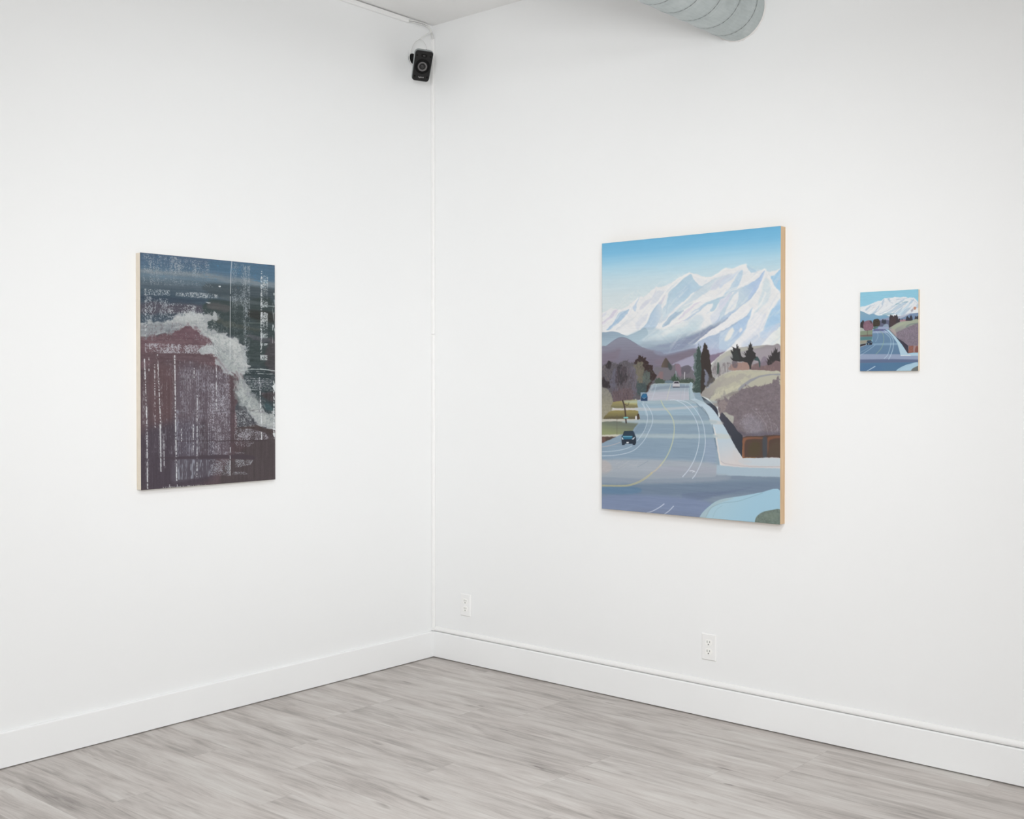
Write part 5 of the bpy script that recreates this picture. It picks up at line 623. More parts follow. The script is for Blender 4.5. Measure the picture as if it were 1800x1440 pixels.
('shape',((176,182,180),[(565.5,401.8),(634.6,417.2),(662.1,453.8),(703.8,498.8),(661.5,499.0),(606.2,458.4)]),{'feather':5,'alpha':0.55,'smooth':1,'rag':6,'rs':4}),
('shape',((190,194,192),[(682.2,530.6),(724.4,551.2),(752.3,596.8),(809.3,638.8),(780.4,646.9),(716.5,613.1)]),{'feather':4,'alpha':0.5,'smooth':1,'rag':6,'rs':4}),
('shape',((190,194,192),[(787.4,663.6),(859.8,672.8),(932.9,707.6),(977.2,742.2),(902.9,740.8),(844.8,706.1)]),{'feather':5,'alpha':0.45,'smooth':1,'rag':6,'rs':4}),
('line',((104,82,88),2.2,[(537.7,434.7),(585.3,470.8),(619.6,499.2)]),{'alpha':0.55,'feather':3,'smooth':1,'w2':0.8}),
('line',((104,82,88),2.2,[(689.7,498.8),(710.6,523.5),(703.2,548.3)]),{'alpha':0.55,'feather':3,'smooth':1,'w2':0.8}),
('line',((104,82,88),2.2,[(725.0,507.0),(746.0,531.7)]),{'alpha':0.55,'feather':3,'smooth':1,'w2':0.8}),
('line',((128,136,136),1.6,[(497.6,374.6),(552.0,389.8),(593.0,409.6)]),{'alpha':0.5,'feather':3,'smooth':1}),
('line',((128,136,136),1.6,[(620.9,396.9),(662.4,429.2),(676.2,453.7)]),{'alpha':0.5,'feather':3,'smooth':1}),
('line',((128,136,136),1.6,[(444.5,311.3),(484.6,334.5),(552.6,341.1)]),{'alpha':0.5,'feather':3,'smooth':1}),
('strokes',([(198,202,200),(214,216,214),(150,158,158)],240,3,0.8,160,50,[(120.7,291.9),(339.1,254.3),(485.6,257.9),(691.6,350.6),(783.4,415.3),(789.5,498.4),(703.6,515.3),(564.9,450.6),(483.6,411.1),(484.2,362.7),(351.7,293.6)]),{'alpha':0.5,'curl':90,'smooth':1,'seed':90,'feather':0.5}),
('speckle',((124,134,136),[(235.1,273.1),(445.3,251.0),(511.8,329.8),(719.7,366.6),(790.0,456.8),(717.8,515.2),(551.2,450.7),(430.7,339.6),(338.7,286.0)]),{'dens':0.42,'gx':1.6,'gy':1.2,'feather':6,'alpha':0.5,'colv':0,'rowv':0,'cs':3,'smooth':0,'seed':91}),
('speckle',((112,122,124),[(661.3,514.2),(746.1,530.5),(809.8,605.5),(896.5,664.9),(999.9,725.7),(999.4,759.7),(858.9,739.9),(716.0,654.5)]),{'dens':0.42,'gx':1.4,'gy':1.2,'feather':6,'alpha':0.5,'colv':0,'rowv':0,'cs':3,'smooth':0,'seed':92}),
('speckle',((96,84,92),[(0.1,302.8),(183.8,286.3),(338.7,286.0),(234.3,328.1),(2.5,348.7)]),{'dens':0.4,'gx':0.9,'gy':1.4,'feather':4,'alpha':0.45,'colv':0.5,'rowv':0,'cs':3,'smooth':0,'seed':93}),
('smudge',(1.6,4,[(184.4,243.3),(807.4,223.4),(803.4,540.0),(442.0,500.0)]),{'feather':4,'seed':94,'sx':1}),
('speckle',((178,180,186),[(12.8,493.0),(640.6,489.6),(637.5,735.6),(9.7,723.2)]),{'dens':0.16,'gx':0.7,'gy':2.5,'feather':3,'alpha':0.5,'colv':0.8,'rowv':0,'cs':1.6,'smooth':0,'seed':95}),
('speckle',((160,162,170),[(77.5,724.6),(637.5,735.6),(635.9,858.6),(75.8,852.1)]),{'dens':0.2,'gx':0.7,'gy':3,'feather':3,'alpha':0.5,'colv':0.8,'rowv':0,'cs':1.6,'smooth':0,'seed':96}),
('speckle',((196,202,200),[(753.2,526.3),(979.9,529.3),(994.8,531.9),(760.4,529.6)]),{'dens':0.5,'gx':2.5,'gy':0.7,'feather':1,'alpha':0.8,'colv':0,'rowv':0,'cs':3,'smooth':0,'seed':390}),
('speckle',((196,202,200),[(753.1,535.5),(979.8,538.7),(994.7,541.2),(760.2,538.8)]),{'dens':0.5,'gx':2.5,'gy':0.7,'feather':1,'alpha':0.8,'colv':0,'rowv':0,'cs':3,'smooth':0,'seed':412}),
('speckle',((196,202,200),[(753.0,542.1),(979.7,545.5),(994.6,548.0),(760.2,545.4)]),{'dens':0.5,'gx':2.5,'gy':0.7,'feather':1,'alpha':0.8,'colv':0,'rowv':0,'cs':3,'smooth':0,'seed':428}),
('speckle',((196,202,200),[(752.9,551.2),(979.6,554.8),(994.5,557.4),(760.0,554.5)]),{'dens':0.5,'gx':2.5,'gy':0.7,'feather':1,'alpha':0.8,'colv':0,'rowv':0,'cs':3,'smooth':0,'seed':450}),
('speckle',((196,202,200),[(752.8,560.3),(979.4,564.1),(994.4,566.7),(759.9,563.7)]),{'dens':0.5,'gx':2.5,'gy':0.7,'feather':1,'alpha':0.8,'colv':0,'rowv':0,'cs':3,'smooth':0,'seed':472}),
('speckle',((196,202,200),[(752.7,567.8),(979.3,571.7),(994.3,574.3),(759.8,571.1)]),{'dens':0.5,'gx':2.5,'gy':0.7,'feather':1,'alpha':0.8,'colv':0,'rowv':0,'cs':3,'smooth':0,'seed':490}),
('speckle',((196,202,200),[(752.6,576.9),(979.2,581.1),(994.2,583.7),(759.7,580.3)]),{'dens':0.5,'gx':2.5,'gy':0.7,'feather':1,'alpha':0.8,'colv':0,'rowv':0,'cs':3,'smooth':0,'seed':512}),
('speckle',((196,202,200),[(728.9,482.1),(980.4,484.8),(995.4,488.1),(739.5,485.8)]),{'dens':0.55,'gx':2.5,'gy':0.7,'feather':1,'alpha':0.8,'colv':0,'rowv':0,'cs':3,'smooth':0,'seed':1660}),
('speckle',((196,202,200),[(728.7,492.5),(980.3,495.4),(995.2,498.8),(739.4,496.1)]),{'dens':0.55,'gx':2.5,'gy':0.7,'feather':1,'alpha':0.8,'colv':0,'rowv':0,'cs':3,'smooth':0,'seed':1685}),
('speckle',((196,202,200),[(728.6,502.8),(980.2,506.0),(995.1,509.4),(739.2,506.5)]),{'dens':0.55,'gx':2.5,'gy':0.7,'feather':1,'alpha':0.8,'colv':0,'rowv':0,'cs':3,'smooth':0,'seed':1710}),
('speckle',((158,165,170),[(19.4,1.4),(124.6,-2.8),(488.8,12.0),(487.9,76.5),(250.5,80.1),(18.3,80.0)]),{'dens':0.38,'gx':0.9,'gy':0.9,'feather':5,'alpha':0.8,'colv':0.35,'rowv':0,'cs':3,'smooth':0,'seed':1}),
('speckle',((158,165,170),[(18.3,80.0),(420.8,71.8),(514.4,123.7),(380.3,125.5),(17.6,133.7)]),{'dens':0.3,'gx':1,'gy':1,'feather':3,'alpha':0.6,'colv':0.3,'rowv':0.3,'cs':3,'smooth':0,'seed':2}),
('speckle',((190,195,197),[(23.5,150.7),(198.4,149.1),(204.4,172.3),(23.1,179.5)]),{'dens':0.5,'gx':1,'gy':1,'feather':2,'alpha':0.75,'colv':0,'rowv':0,'cs':3,'smooth':0,'seed':3}),
('speckle',((190,195,197),[(243.0,159.0),(380.0,151.4),(548.2,154.7),(554.8,170.6),(419.5,175.8),(242.8,172.8)]),{'dens':0.55,'gx':1,'gy':1,'feather':2,'alpha':0.8,'colv':0,'rowv':0,'cs':3,'smooth':0,'seed':4}),
('speckle',((158,165,170),[(10.9,180.0),(197.8,188.2),(196.7,278.1),(9.4,291.1)]),{'dens':0.42,'gx':1,'gy':1.4,'feather':3,'alpha':0.75,'colv':0.5,'rowv':0,'cs':4,'smooth':0,'seed':5}),
('speckle',((190,195,197),[(197.6,203.8),(326.7,203.1),(567.6,239.2),(553.6,259.9),(378.5,261.0),(196.8,266.4)]),{'dens':0.4,'gx':1,'gy':1,'feather':3,'alpha':0.8,'colv':0.3,'rowv':0.3,'cs':3,'smooth':0,'seed':6}),
('speckle',((158,165,170),[(660.9,6.7),(802.9,11.4),(800.5,198.7),(658.3,203.6)]),{'dens':0.36,'gx':0.8,'gy':1.2,'feather':2,'alpha':0.7,'colv':0.3,'rowv':0,'cs':3,'smooth':0,'seed':7}),
('speckle',((158,165,170),[(745.6,14.5),(799.3,15.8),(793.6,456.8),(747.0,457.2)]),{'dens':0.45,'gx':0.8,'gy':1.4,'feather':2,'alpha':0.75,'colv':0.4,'rowv':0,'cs':3,'smooth':0,'seed':8}),
('speckle',((120,128,130),[(658.7,179.0),(750.5,183.8),(748.2,366.1),(656.4,351.3)]),{'dens':0.4,'gx':0.8,'gy':1.2,'feather':2,'alpha':0.6,'colv':0,'rowv':0,'cs':3,'smooth':0,'seed':9}),
('speckle',((196,202,204),[(885.3,51.1),(944.3,51.5),(942.0,109.4),(884.5,111.9)]),{'dens':0.6,'gx':0.9,'gy':1,'feather':1,'alpha':0.85,'colv':0,'rowv':0,'cs':3,'smooth':0,'seed':335}),
('speckle',((196,202,204),[(884.5,111.9),(943.5,112.7),(941.3,168.5),(883.8,170.6)]),{'dens':0.4,'gx':0.9,'gy':1,'feather':1,'alpha':0.85,'colv':0,'rowv':0,'cs':3,'smooth':0,'seed':480}),
('speckle',((196,202,204),[(883.8,170.6),(942.7,171.8),(940.9,198.0),(883.4,200.0)]),{'dens':0.6,'gx':0.9,'gy':1,'feather':1,'alpha':0.85,'colv':0,'rowv':0,'cs':3,'smooth':0,'seed':620}),
('speckle',((196,202,204),[(883.1,221.0),(942.1,222.5),(940.0,269.8),(882.5,271.3)]),{'dens':0.62,'gx':0.9,'gy':1,'feather':1,'alpha':0.85,'colv':0,'rowv':0,'cs':3,'smooth':0,'seed':740}),
('speckle',((196,202,204),[(882.5,271.3),(941.4,273.1),(939.4,316.2),(881.9,317.5)]),{'dens':0.4,'gx':0.9,'gy':1,'feather':1,'alpha':0.85,'colv':0,'rowv':0,'cs':3,'smooth':0,'seed':860}),
('speckle',((196,202,204),[(881.9,317.5),(940.8,319.6),(939.1,341.5),(881.6,342.7)]),{'dens':0.6,'gx':0.9,'gy':1,'feather':1,'alpha':0.85,'colv':0,'rowv':0,'cs':3,'smooth':0,'seed':970}),
('speckle',((196,202,204),[(881.3,363.7),(940.3,366.0),(938.6,375.3),(881.1,376.3)]),{'dens':0.7,'gx':0.9,'gy':1,'feather':1,'alpha':0.85,'colv':0,'rowv':0,'cs':3,'smooth':0,'seed':1080}),
('speckle',((196,202,204),[(880.6,418.2),(939.6,420.9),(937.8,442.9),(880.3,443.4)]),{'dens':0.6,'gx':0.9,'gy':1,'feather':1,'alpha':0.85,'colv':0,'rowv':0,'cs':3,'smooth':0,'seed':1210}),
('speckle',((206,210,212),[(885.5,32.2),(897.3,32.4),(892.0,445.4),(880.3,443.4)]),{'dens':0.62,'gx':2,'gy':1.6,'feather':0.8,'alpha':0.85,'colv':0,'rowv':0,'cs':3,'smooth':0,'seed':11}),
('speckle',((200,206,208),[(981.3,124.7),(1001.5,123.8),(998.2,382.8),(978.0,383.1)]),{'dens':0.4,'gx':2,'gy':5,'feather':1,'alpha':0.85,'colv':0,'rowv':0,'cs':3,'smooth':0,'seed':12}),
('speckle',((176,178,184),[(29.6,380.8),(176.2,380.1),(511.1,382.4),(510.6,418.8),(175.7,421.1),(29.1,421.1)]),{'dens':0.5,'gx':0.8,'gy':1,'feather':1,'alpha':0.85,'colv':0.35,'rowv':0,'cs':3,'smooth':0,'seed':13}),
('speckle',((190,196,196),[(416.8,384.0),(552.1,377.7),(593.2,397.3),(537.7,434.7),(456.4,423.5)]),{'dens':0.45,'gx':1,'gy':1,'feather':3,'alpha':0.8,'colv':0,'rowv':0,'cs':3,'smooth':0,'seed':14}),
('speckle',((150,150,158),[(14.9,333.1),(247.2,323.9),(484.5,338.5),(484.2,362.7),(14.4,371.5)]),{'dens':0.25,'gx':1,'gy':1,'feather':3,'alpha':0.6,'colv':0.3,'rowv':0,'cs':3,'smooth':0,'seed':15}),
('speckle',((150,148,158),[(169.0,446.6),(578.6,454.6),(654.3,515.4),(168.1,516.8)]),{'dens':0.3,'gx':0.9,'gy':2.5,'feather':3,'alpha':0.6,'colv':0.5,'rowv':0,'cs':3,'smooth':0,'seed':16}),
('speckle',((150,150,160),[(270.8,491.6),(640.6,489.6),(638.1,686.4),(268.3,681.0)]),{'dens':0.33,'gx':0.8,'gy':1.8,'feather':3,'alpha':0.65,'colv':0.5,'rowv':0,'cs':2.5,'smooth':0,'seed':17}),
('speckle',((172,172,180),[(475.0,551.0),(646.8,551.1),(643.1,842.4),(573.5,852.5),(470.8,869.4)]),{'dens':0.42,'gx':0.8,'gy':1.2,'feather':2,'alpha':0.75,'colv':0.35,'rowv':0,'cs':3,'smooth':0,'seed':18}),
('speckle',((150,152,164),[(242.7,664.9),(473.5,667.8),(470.8,869.4),(240.0,869.4)]),{'dens':0.35,'gx':0.7,'gy':3,'feather':3,'alpha':0.65,'colv':0.6,'rowv':0,'cs':2,'smooth':0,'seed':19}),
('speckle',((176,180,182),[(673.4,670.4),(787.3,671.9),(808.3,722.2),(836.9,747.8),(672.3,752.7)]),{'dens':0.42,'gx':0.9,'gy':1,'feather':2,'alpha':0.75,'colv':0,'rowv':0,'cs':3,'smooth':0,'seed':20}),
('speckle',((176,176,184),[(672.3,752.7),(807.8,759.8),(917.2,779.0),(946.5,805.1),(916.8,814.9),(671.6,810.3)]),{'dens':0.48,'gx':0.8,'gy':1,'feather':1,'alpha':0.8,'colv':0,'rowv':0,'cs':3,'smooth':0,'seed':21}),
('speckle',((160,160,168),[(671.5,814.4),(843.3,817.1),(792.3,838.6),(699.3,848.2)]),{'dens':0.45,'gx':1,'gy':1,'feather':1.2,'alpha':0.75,'colv':0,'rowv':0,'cs':3,'smooth':0,'seed':22}),
('speckle',((150,150,160),[(477.7,857.5),(642.9,856.7),(784.7,869.6),(642.7,871.1),(477.6,869.6)]),{'dens':0.5,'gx':1,'gy':1,'feather':1,'alpha':0.75,'colv':0,'rowv':0,'cs':3,'smooth':0,'seed':23}),
('speckle',((158,162,170),[(490.9,886.2),(642.4,893.7),(641.9,936.7),(641.5,967.5),(490.0,959.0)]),{'dens':0.5,'gx':0.8,'gy':0.9,'feather':2,'alpha':0.75,'colv':0,'rowv':0,'cs':3,'smooth':0,'seed':24}),
('speckle',((170,174,180),[(677.5,894.9),(824.1,902.2),(798.5,922.2),(712.4,931.3),(677.1,929.9)]),{'dens':0.52,'gx':0.8,'gy':0.9,'feather':1,'alpha':0.8,'colv':0,'rowv':0,'cs':3,'smooth':0,'seed':25}),
('speckle',((158,160,168),[(655.7,949.6),(747.8,953.4),(783.5,966.6),(655.5,964.0)]),{'dens':0.5,'gx':1,'gy':1,'feather':1,'alpha':0.7,'colv':0,'rowv':0,'cs':3,'smooth':0,'seed':26}),
('shape',((98,96,106),[(206.7,962.5),(213.9,907.8),(239.9,881.2),(410.2,885.4),(490.8,894.3),(490.0,954.9),(369.3,965.7),(251.5,980.2)]),{'feather':7,'alpha':0.4,'smooth':1}),
('speckle',((160,166,176),[(239.9,879.3),(410.2,885.4),(490.9,890.3),(489.9,963.0),(329.7,968.0),(238.7,967.8)]),{'dens':0.38,'gx':0.7,'gy':6,'feather':2,'alpha':0.7,'colv':0.6,'rowv':0,'cs':2,'smooth':0,'seed':27}),
('speckle',((140,142,150),[(739.0,522.2),(979.8,534.4),(979.2,585.3),(787.8,626.1),(738.5,563.6)]),{'dens':0.4,'gx':1,'gy':0.8,'feather':2,'alpha':0.75,'colv':0,'rowv':0.4,'cs':3,'smooth':0,'seed':28}),
('shape',((68,58,66),[(113.1,865.8),(240.1,867.5),(504.7,869.7),(784.6,877.9),(827.7,900.3),(642.5,889.6),(239.9,877.3),(113.0,870.9)]),{'feather':1.5,'alpha':0.8,'smooth':1}),
('speckle',((60,52,58),[(141.0,655.8),(918.7,665.2),(916.6,825.4),(139.0,803.6)]),{'dens':0.2,'gx':9,'gy':0.7,'feather':3,'alpha':0.5,'colv':0,'rowv':0.4,'cs':1.5,'smooth':0,'seed':29}),
('line',((58,46,50),0.7,[(240.9,800.6),(505.6,805.8),(931.6,815.3)]),{'alpha':0.8,'feather':0.9,'smooth':1}),
('line',((58,46,50),0.5,[(338.9,766.3),(644.0,772.6)]),{'alpha':0.6,'feather':0.9,'smooth':1}),
('line',((214,218,220),0.9,[(657.5,0.7),(650.5,48.2),(646.5,146.7)]),{'alpha':1,'feather':0.9,'smooth':0}),
('line',((214,218,220),0.8,[(645.6,159.0),(643.2,294.2),(641.3,441.7)]),{'alpha':1,'feather':0.9,'smooth':0}),
('speckle',((150,148,154),[(12.0,447.0),(36.0,446.8),(48.2,685.5),(24.1,685.1)]),{'dens':0.33,'gx':0.8,'gy':1.6,'feather':3,'alpha':0.55,'colv':0,'rowv':0,'cs':3,'smooth':0,'seed':151}),
('speckle',((214,218,220),[(22.2,446.9),(29.1,446.8),(41.3,685.3),(34.4,685.2)]),{'dens':0.72,'gx':2,'gy':1.8,'feather':0.9,'alpha':0.9,'colv':0,'rowv':0,'cs':3,'smooth':0,'seed':51}),
('speckle',((150,148,154),[(23.1,646.6),(49.8,646.9),(54.4,998.1),(27.7,996.8)]),{'dens':0.36300000000000004,'gx':0.8,'gy':1.6,'feather':3,'alpha':0.55,'colv':0,'rowv':0,'cs':3,'smooth':0,'seed':152}),
('speckle',((214,218,220),[(34.5,646.8),(42.2,646.9),(46.8,997.7),(39.1,997.4)]),{'dens':0.78,'gx':2,'gy':1.8,'feather':0.9,'alpha':0.9,'colv':0,'rowv':0,'cs':3,'smooth':0,'seed':52}),
('speckle',((150,148,154),[(82.3,469.5),(103.9,469.3),(105.3,740.6),(83.6,740.2)]),{'dens':0.24750000000000003,'gx':0.8,'gy':1.6,'feather':3,'alpha':0.55,'colv':0,'rowv':0,'cs':3,'smooth':0,'seed':153}),
('speckle',((214,218,220),[(91.5,469.4),(97.7,469.4),(99.1,740.5),(92.9,740.4)]),{'dens':0.5700000000000001,'gx':2,'gy':1.8,'feather':0.9,'alpha':0.8,'colv':0,'rowv':0,'cs':3,'smooth':0,'seed':53}),
('speckle',((150,148,154),[(100.0,426.8),(124.4,426.4),(145.4,741.5),(120.8,741.0)]),{'dens':0.30250000000000005,'gx':0.8,'gy':1.6,'feather':3,'alpha':0.55,'colv':0,'rowv':0,'cs':3,'smooth':0,'seed':154}),
('speckle',((214,218,220),[(110.4,426.6),(117.4,426.5),(138.3,741.3),(131.3,741.2)]),{'dens':0.67,'gx':2,'gy':1.8,'feather':0.9,'alpha':0.9,'colv':0,'rowv':0,'cs':3,'smooth':0,'seed':54}),
('speckle',((150,148,154),[(116.6,725.3),(141.2,725.8),(145.4,928.5),(120.8,927.5)]),{'dens':0.4675,'gx':0.8,'gy':1.6,'feather':3,'alpha':0.55,'colv':0,'rowv':0,'cs':3,'smooth':0,'seed':155}),
('speckle',((214,218,220),[(127.1,725.5),(134.1,725.7),(138.4,928.2),(131.4,927.9)]),{'dens':0.95,'gx':2,'gy':1.8,'feather':0.9,'alpha':0.9,'colv':0,'rowv':0,'cs':3,'smooth':0,'seed':55}),
('speckle',((150,148,154),[(142.8,764.8),(164.7,765.3),(167.2,913.8),(145.3,912.9)]),{'dens':0.275,'gx':0.8,'gy':1.6,'feather':3,'alpha':0.55,'colv':0,'rowv':0,'cs':3,'smooth':0,'seed':156}),
('speckle',((214,218,220),[(152.2,765.0),(158.5,765.2),(160.9,913.5),(154.6,913.3)]),{'dens':0.62,'gx':2,'gy':1.8,'feather':0.9,'alpha':0.7,'colv':0,'rowv':0,'cs':3,'smooth':0,'seed':56}),
('speckle',((150,148,154),[(220.0,429.2),(245.0,428.9),(248.5,657.1),(223.4,656.7)]),{'dens':0.385,'gx':0.8,'gy':1.6,'feather':3,'alpha':0.55,'colv':0,'rowv':0,'cs':3,'smooth':0,'seed':157}),
('speckle',((214,218,220),[(230.7,429.0),(237.9,429.0),(241.3,657.0),(234.1,656.9)]),{'dens':0.82,'gx':2,'gy':1.8,'feather':0.9,'alpha':0.9,'colv':0,'rowv':0,'cs':3,'smooth':0,'seed':57}),
('speckle',((150,148,154),[(222.2,648.9),(247.3,649.2),(255.9,972.5),(230.8,971.4)]),{'dens':0.36300000000000004,'gx':0.8,'gy':1.6,'feather':3,'alpha':0.55,'colv':0,'rowv':0,'cs':3,'smooth':0,'seed':158}),
('speckle',((214,218,220),[(232.9,649.0),(240.1,649.1),(248.7,972.2),(241.5,971.9)]),{'dens':0.78,'gx':2,'gy':1.8,'feather':0.9,'alpha':0.9,'colv':0,'rowv':0,'cs':3,'smooth':0,'seed':58}),
('speckle',((150,148,154),[(270.8,744.2),(287.7,744.5),(286.9,803.8),(270.0,803.4)]),{'dens':0.33,'gx':0.8,'gy':1.6,'feather':3,'alpha':0.55,'colv':0,'rowv':0,'cs':3,'smooth':0,'seed':159}),
('speckle',((214,218,220),[(278.0,744.3),(282.9,744.4),(282.1,803.7),(277.3,803.6)]),{'dens':0.72,'gx':2,'gy':1.8,'feather':0.9,'alpha':0.9,'colv':0,'rowv':0,'cs':3,'smooth':0,'seed':59}),
('speckle',((150,148,154),[(363.1,483.2),(380.4,483.1),(379.8,527.0),(362.6,527.0)]),{'dens':0.41250000000000003,'gx':0.8,'gy':1.6,'feather':3,'alpha':0.55,'colv':0,'rowv':0,'cs':3,'smooth':0,'seed':160}),
('speckle',((214,218,220),[(370.5,483.1),(375.4,483.1),(374.9,527.0),(369.9,527.0)]),{'dens':0.87,'gx':2,'gy':1.8,'feather':0.9,'alpha':0.9,'colv':0,'rowv':0,'cs':3,'smooth':0,'seed':60}),
('speckle',((150,148,154),[(354.3,730.0),(374.4,730.4),(372.6,862.1),(352.6,861.4)]),{'dens':0.275,'gx':0.8,'gy':1.6,'feather':3,'alpha':0.55,'colv':0,'rowv':0,'cs':3,'smooth':0,'seed':161}),
('speckle',((214,218,220),[(362.9,730.2),(368.6,730.3),(366.9,861.9),(361.2,861.7)]),{'dens':0.62,'gx':2,'gy':1.8,'feather':0.9,'alpha':0.9,'colv':0,'rowv':0,'cs':3,'smooth':0,'seed':61}),
('speckle',((150,148,154),[(382.1,602.8),(405.2,602.9),(400.4,969.1),(377.3,968.1)]),{'dens':0.275,'gx':0.8,'gy':1.6,'feather':3,'alpha':0.55,'colv':0,'rowv':0,'cs':3,'smooth':0,'seed':162}),
('speckle',((214,218,220),[(392.0,602.8),(398.6,602.9),(393.8,968.8),(387.2,968.5)]),{'dens':0.62,'gx':2,'gy':1.8,'feather':0.9,'alpha':0.85,'colv':0,'rowv':0,'cs':3,'smooth':0,'seed':62}),
('speckle',((150,148,154),[(523.7,466.0),(547.5,465.8),(544.8,668.8),(521.1,668.5)]),{'dens':0.275,'gx':0.8,'gy':1.6,'feather':3,'alpha':0.55,'colv':0,'rowv':0,'cs':3,'smooth':0,'seed':163}),
('speckle',((214,218,220),[(533.9,465.9),(540.7,465.8),(538.0,668.7),(531.2,668.6)]),{'dens':0.62,'gx':2,'gy':1.8,'feather':0.9,'alpha':0.8,'colv':0,'rowv':0,'cs':3,'smooth':0,'seed':63}),
('speckle',((150,148,154),[(629.6,837.9),(650.8,838.5),(647.1,965.7),(625.9,964.8)]),{'dens':0.275,'gx':0.8,'gy':1.6,'feather':3,'alpha':0.55,'colv':0,'rowv':0,'cs':3,'smooth':0,'seed':164}),
('speckle',((214,218,220),[(638.7,838.1),(644.8,838.3),(641.0,965.5),(635.0,965.2)]),{'dens':0.62,'gx':2,'gy':1.8,'feather':0.9,'alpha':0.8,'colv':0,'rowv':0,'cs':3,'smooth':0,'seed':64}),
('speckle',((150,148,154),[(856.4,517.8),(885.0,517.7),(900.5,740.7),(871.9,740.2)]),{'dens':0.30250000000000005,'gx':0.8,'gy':1.6,'feather':3,'alpha':0.55,'colv':0,'rowv':0,'cs':3,'smooth':0,'seed':165}),
('speckle',((214,218,220),[(868.6,517.8),(876.8,517.7),(892.3,740.6),(884.1,740.4)]),{'dens':0.67,'gx':2,'gy':1.8,'feather':0.9,'alpha':0.9,'colv':0,'rowv':0,'cs':3,'smooth':0,'seed':65}),
('speckle',((150,148,154),[(871.4,773.7),(900.1,774.4),(901.1,812.3),(872.4,811.6)]),{'dens':0.4675,'gx':0.8,'gy':1.6,'feather':3,'alpha':0.55,'colv':0,'rowv':0,'cs':3,'smooth':0,'seed':166}),
('speckle',((214,218,220),[(883.7,774.0),(891.9,774.2),(892.9,812.1),(884.7,811.9)]),{'dens':0.95,'gx':2,'gy':1.8,'feather':0.9,'alpha':0.9,'colv':0,'rowv':0,'cs':3,'smooth':0,'seed':66}),
('speckle',((150,148,154),[(969.0,517.5),(1008.0,517.4),(1006.6,810.9),(967.5,809.9)]),{'dens':0.24750000000000003,'gx':0.8,'gy':1.6,'feather':3,'alpha':0.55,'colv':0,'rowv':0,'cs':3,'smooth':0,'seed':167}),
('speckle',((214,218,220),[(985.7,517.5),(996.8,517.4),(995.4,810.6),(984.2,810.3)]),{'dens':0.5700000000000001,'gx':2,'gy':1.8,'feather':0.9,'alpha':0.9,'colv':0,'rowv':0,'cs':3,'smooth':0,'seed':67}),
('speckle',((150,148,154),[(44.6,440.2),(63.4,439.9),(63.8,501.6),(45.0,501.7)]),{'dens':0.275,'gx':0.8,'gy':1.6,'feather':3,'alpha':0.55,'colv':0,'rowv':0,'cs':3,'smooth':0,'seed':168}),
('speckle',((214,218,220),[(52.6,440.1),(58.0,440.0),(58.4,501.7),(53.0,501.7)]),{'dens':0.62,'gx':2,'gy':1.8,'feather':0.9,'alpha':0.9,'colv':0,'rowv':0,'cs':3,'smooth':0,'seed':68}),
('speckle',((150,148,154),[(14.1,179.8),(51.4,178.4),(49.2,347.7),(11.8,348.5)]),{'dens':0.1925,'gx':0.8,'gy':1.6,'feather':3,'alpha':0.55,'colv':0,'rowv':0,'cs':3,'smooth':0,'seed':169}),
('speckle',((214,218,220),[(30.0,179.2),(40.7,178.8),(38.5,347.9),(27.8,348.2)]),{'dens':0.47,'gx':2,'gy':1.8,'feather':0.9,'alpha':0.7,'colv':0,'rowv':0,'cs':3,'smooth':0,'seed':69}),
('speckle',((150,148,154),[(380.7,480.3),(395.1,480.2),(394.6,516.1),(380.2,516.2)]),{'dens':0.275,'gx':0.8,'gy':1.6,'feather':3,'alpha':0.55,'colv':0,'rowv':0,'cs':3,'smooth':0,'seed':171}),
('speckle',((214,218,220),[(386.8,480.2),(391.0,480.2),(390.5,516.2),(386.4,516.2)]),{'dens':0.62,'gx':2,'gy':1.8,'feather':0.9,'alpha':0.9,'colv':0,'rowv':0,'cs':3,'smooth':0,'seed':71}),
('line',((196,204,204),0.7,[(718.1,490.5),(862.2,486.3),(1002.8,492.4)]),{'alpha':0.8,'feather':0.9,'smooth':1}),
('line',((196,204,204),0.9,[(876.8,483.3),(1002.8,493.2)]),{'alpha':0.9,'feather':0.9,'smooth':1}),
('line',((190,200,202),0.8,[(913.6,191.4),(1002.9,191.7)]),{'alpha':0.9,'feather':0.9,'smooth':1}),
('line',((160,170,160),0.4,[(749.3,274.9),(882.5,272.2)]),{'alpha':0.9,'feather':0.9,'smooth':1}),
('shape',((214,218,220),[(556.9,115.8),(572.7,115.1),(569.2,120.5),(558.9,120.2)]),{'feather':0.8,'alpha':1,'smooth':1}),
('shape',((214,218,220),[(459.5,191.2),(496.6,193.0),(479.6,196.9)]),{'feather':1,'alpha':0.8,'smooth':1}),
('shape',((214,218,220),[(975.7,564.1),(1000.6,551.4),(1000.0,593.9),(990.5,581.1)]),{'feather':0.6,'alpha':1,'smooth':0}),
('shape',((214,218,220),[(980.4,784.7),(997.6,783.0),(995.1,804.2)]),{'feather':1,'alpha':1,'smooth':1}),
('shape',((214,218,220),[(962.0,758.9),(999.4,763.9),(999.3,769.0)]),{'feather':0.8,'alpha':1,'smooth':1}),
('speckle',((196,200,196),[(136.5,994.4),(251.3,995.2),(455.7,997.0),(455.6,1001.0),(251.2,999.9),(136.5,998.3)]),{'dens':0.55,'gx':1,'gy':1,'feather':0.8,'alpha':0.9,'colv':0,'rowv':0,'cs':3,'smooth':0,'seed':72}),
('line',((214,218,220),0.9,[(194.9,986.2),(194.8,997.2)]),{'alpha':1,'feather':0.9,'smooth':0}),
('line',((214,218,220),0.9,[(248.1,988.7),(251.2,1000.7)]),{'alpha':1,'feather':0.9,'smooth':0}),
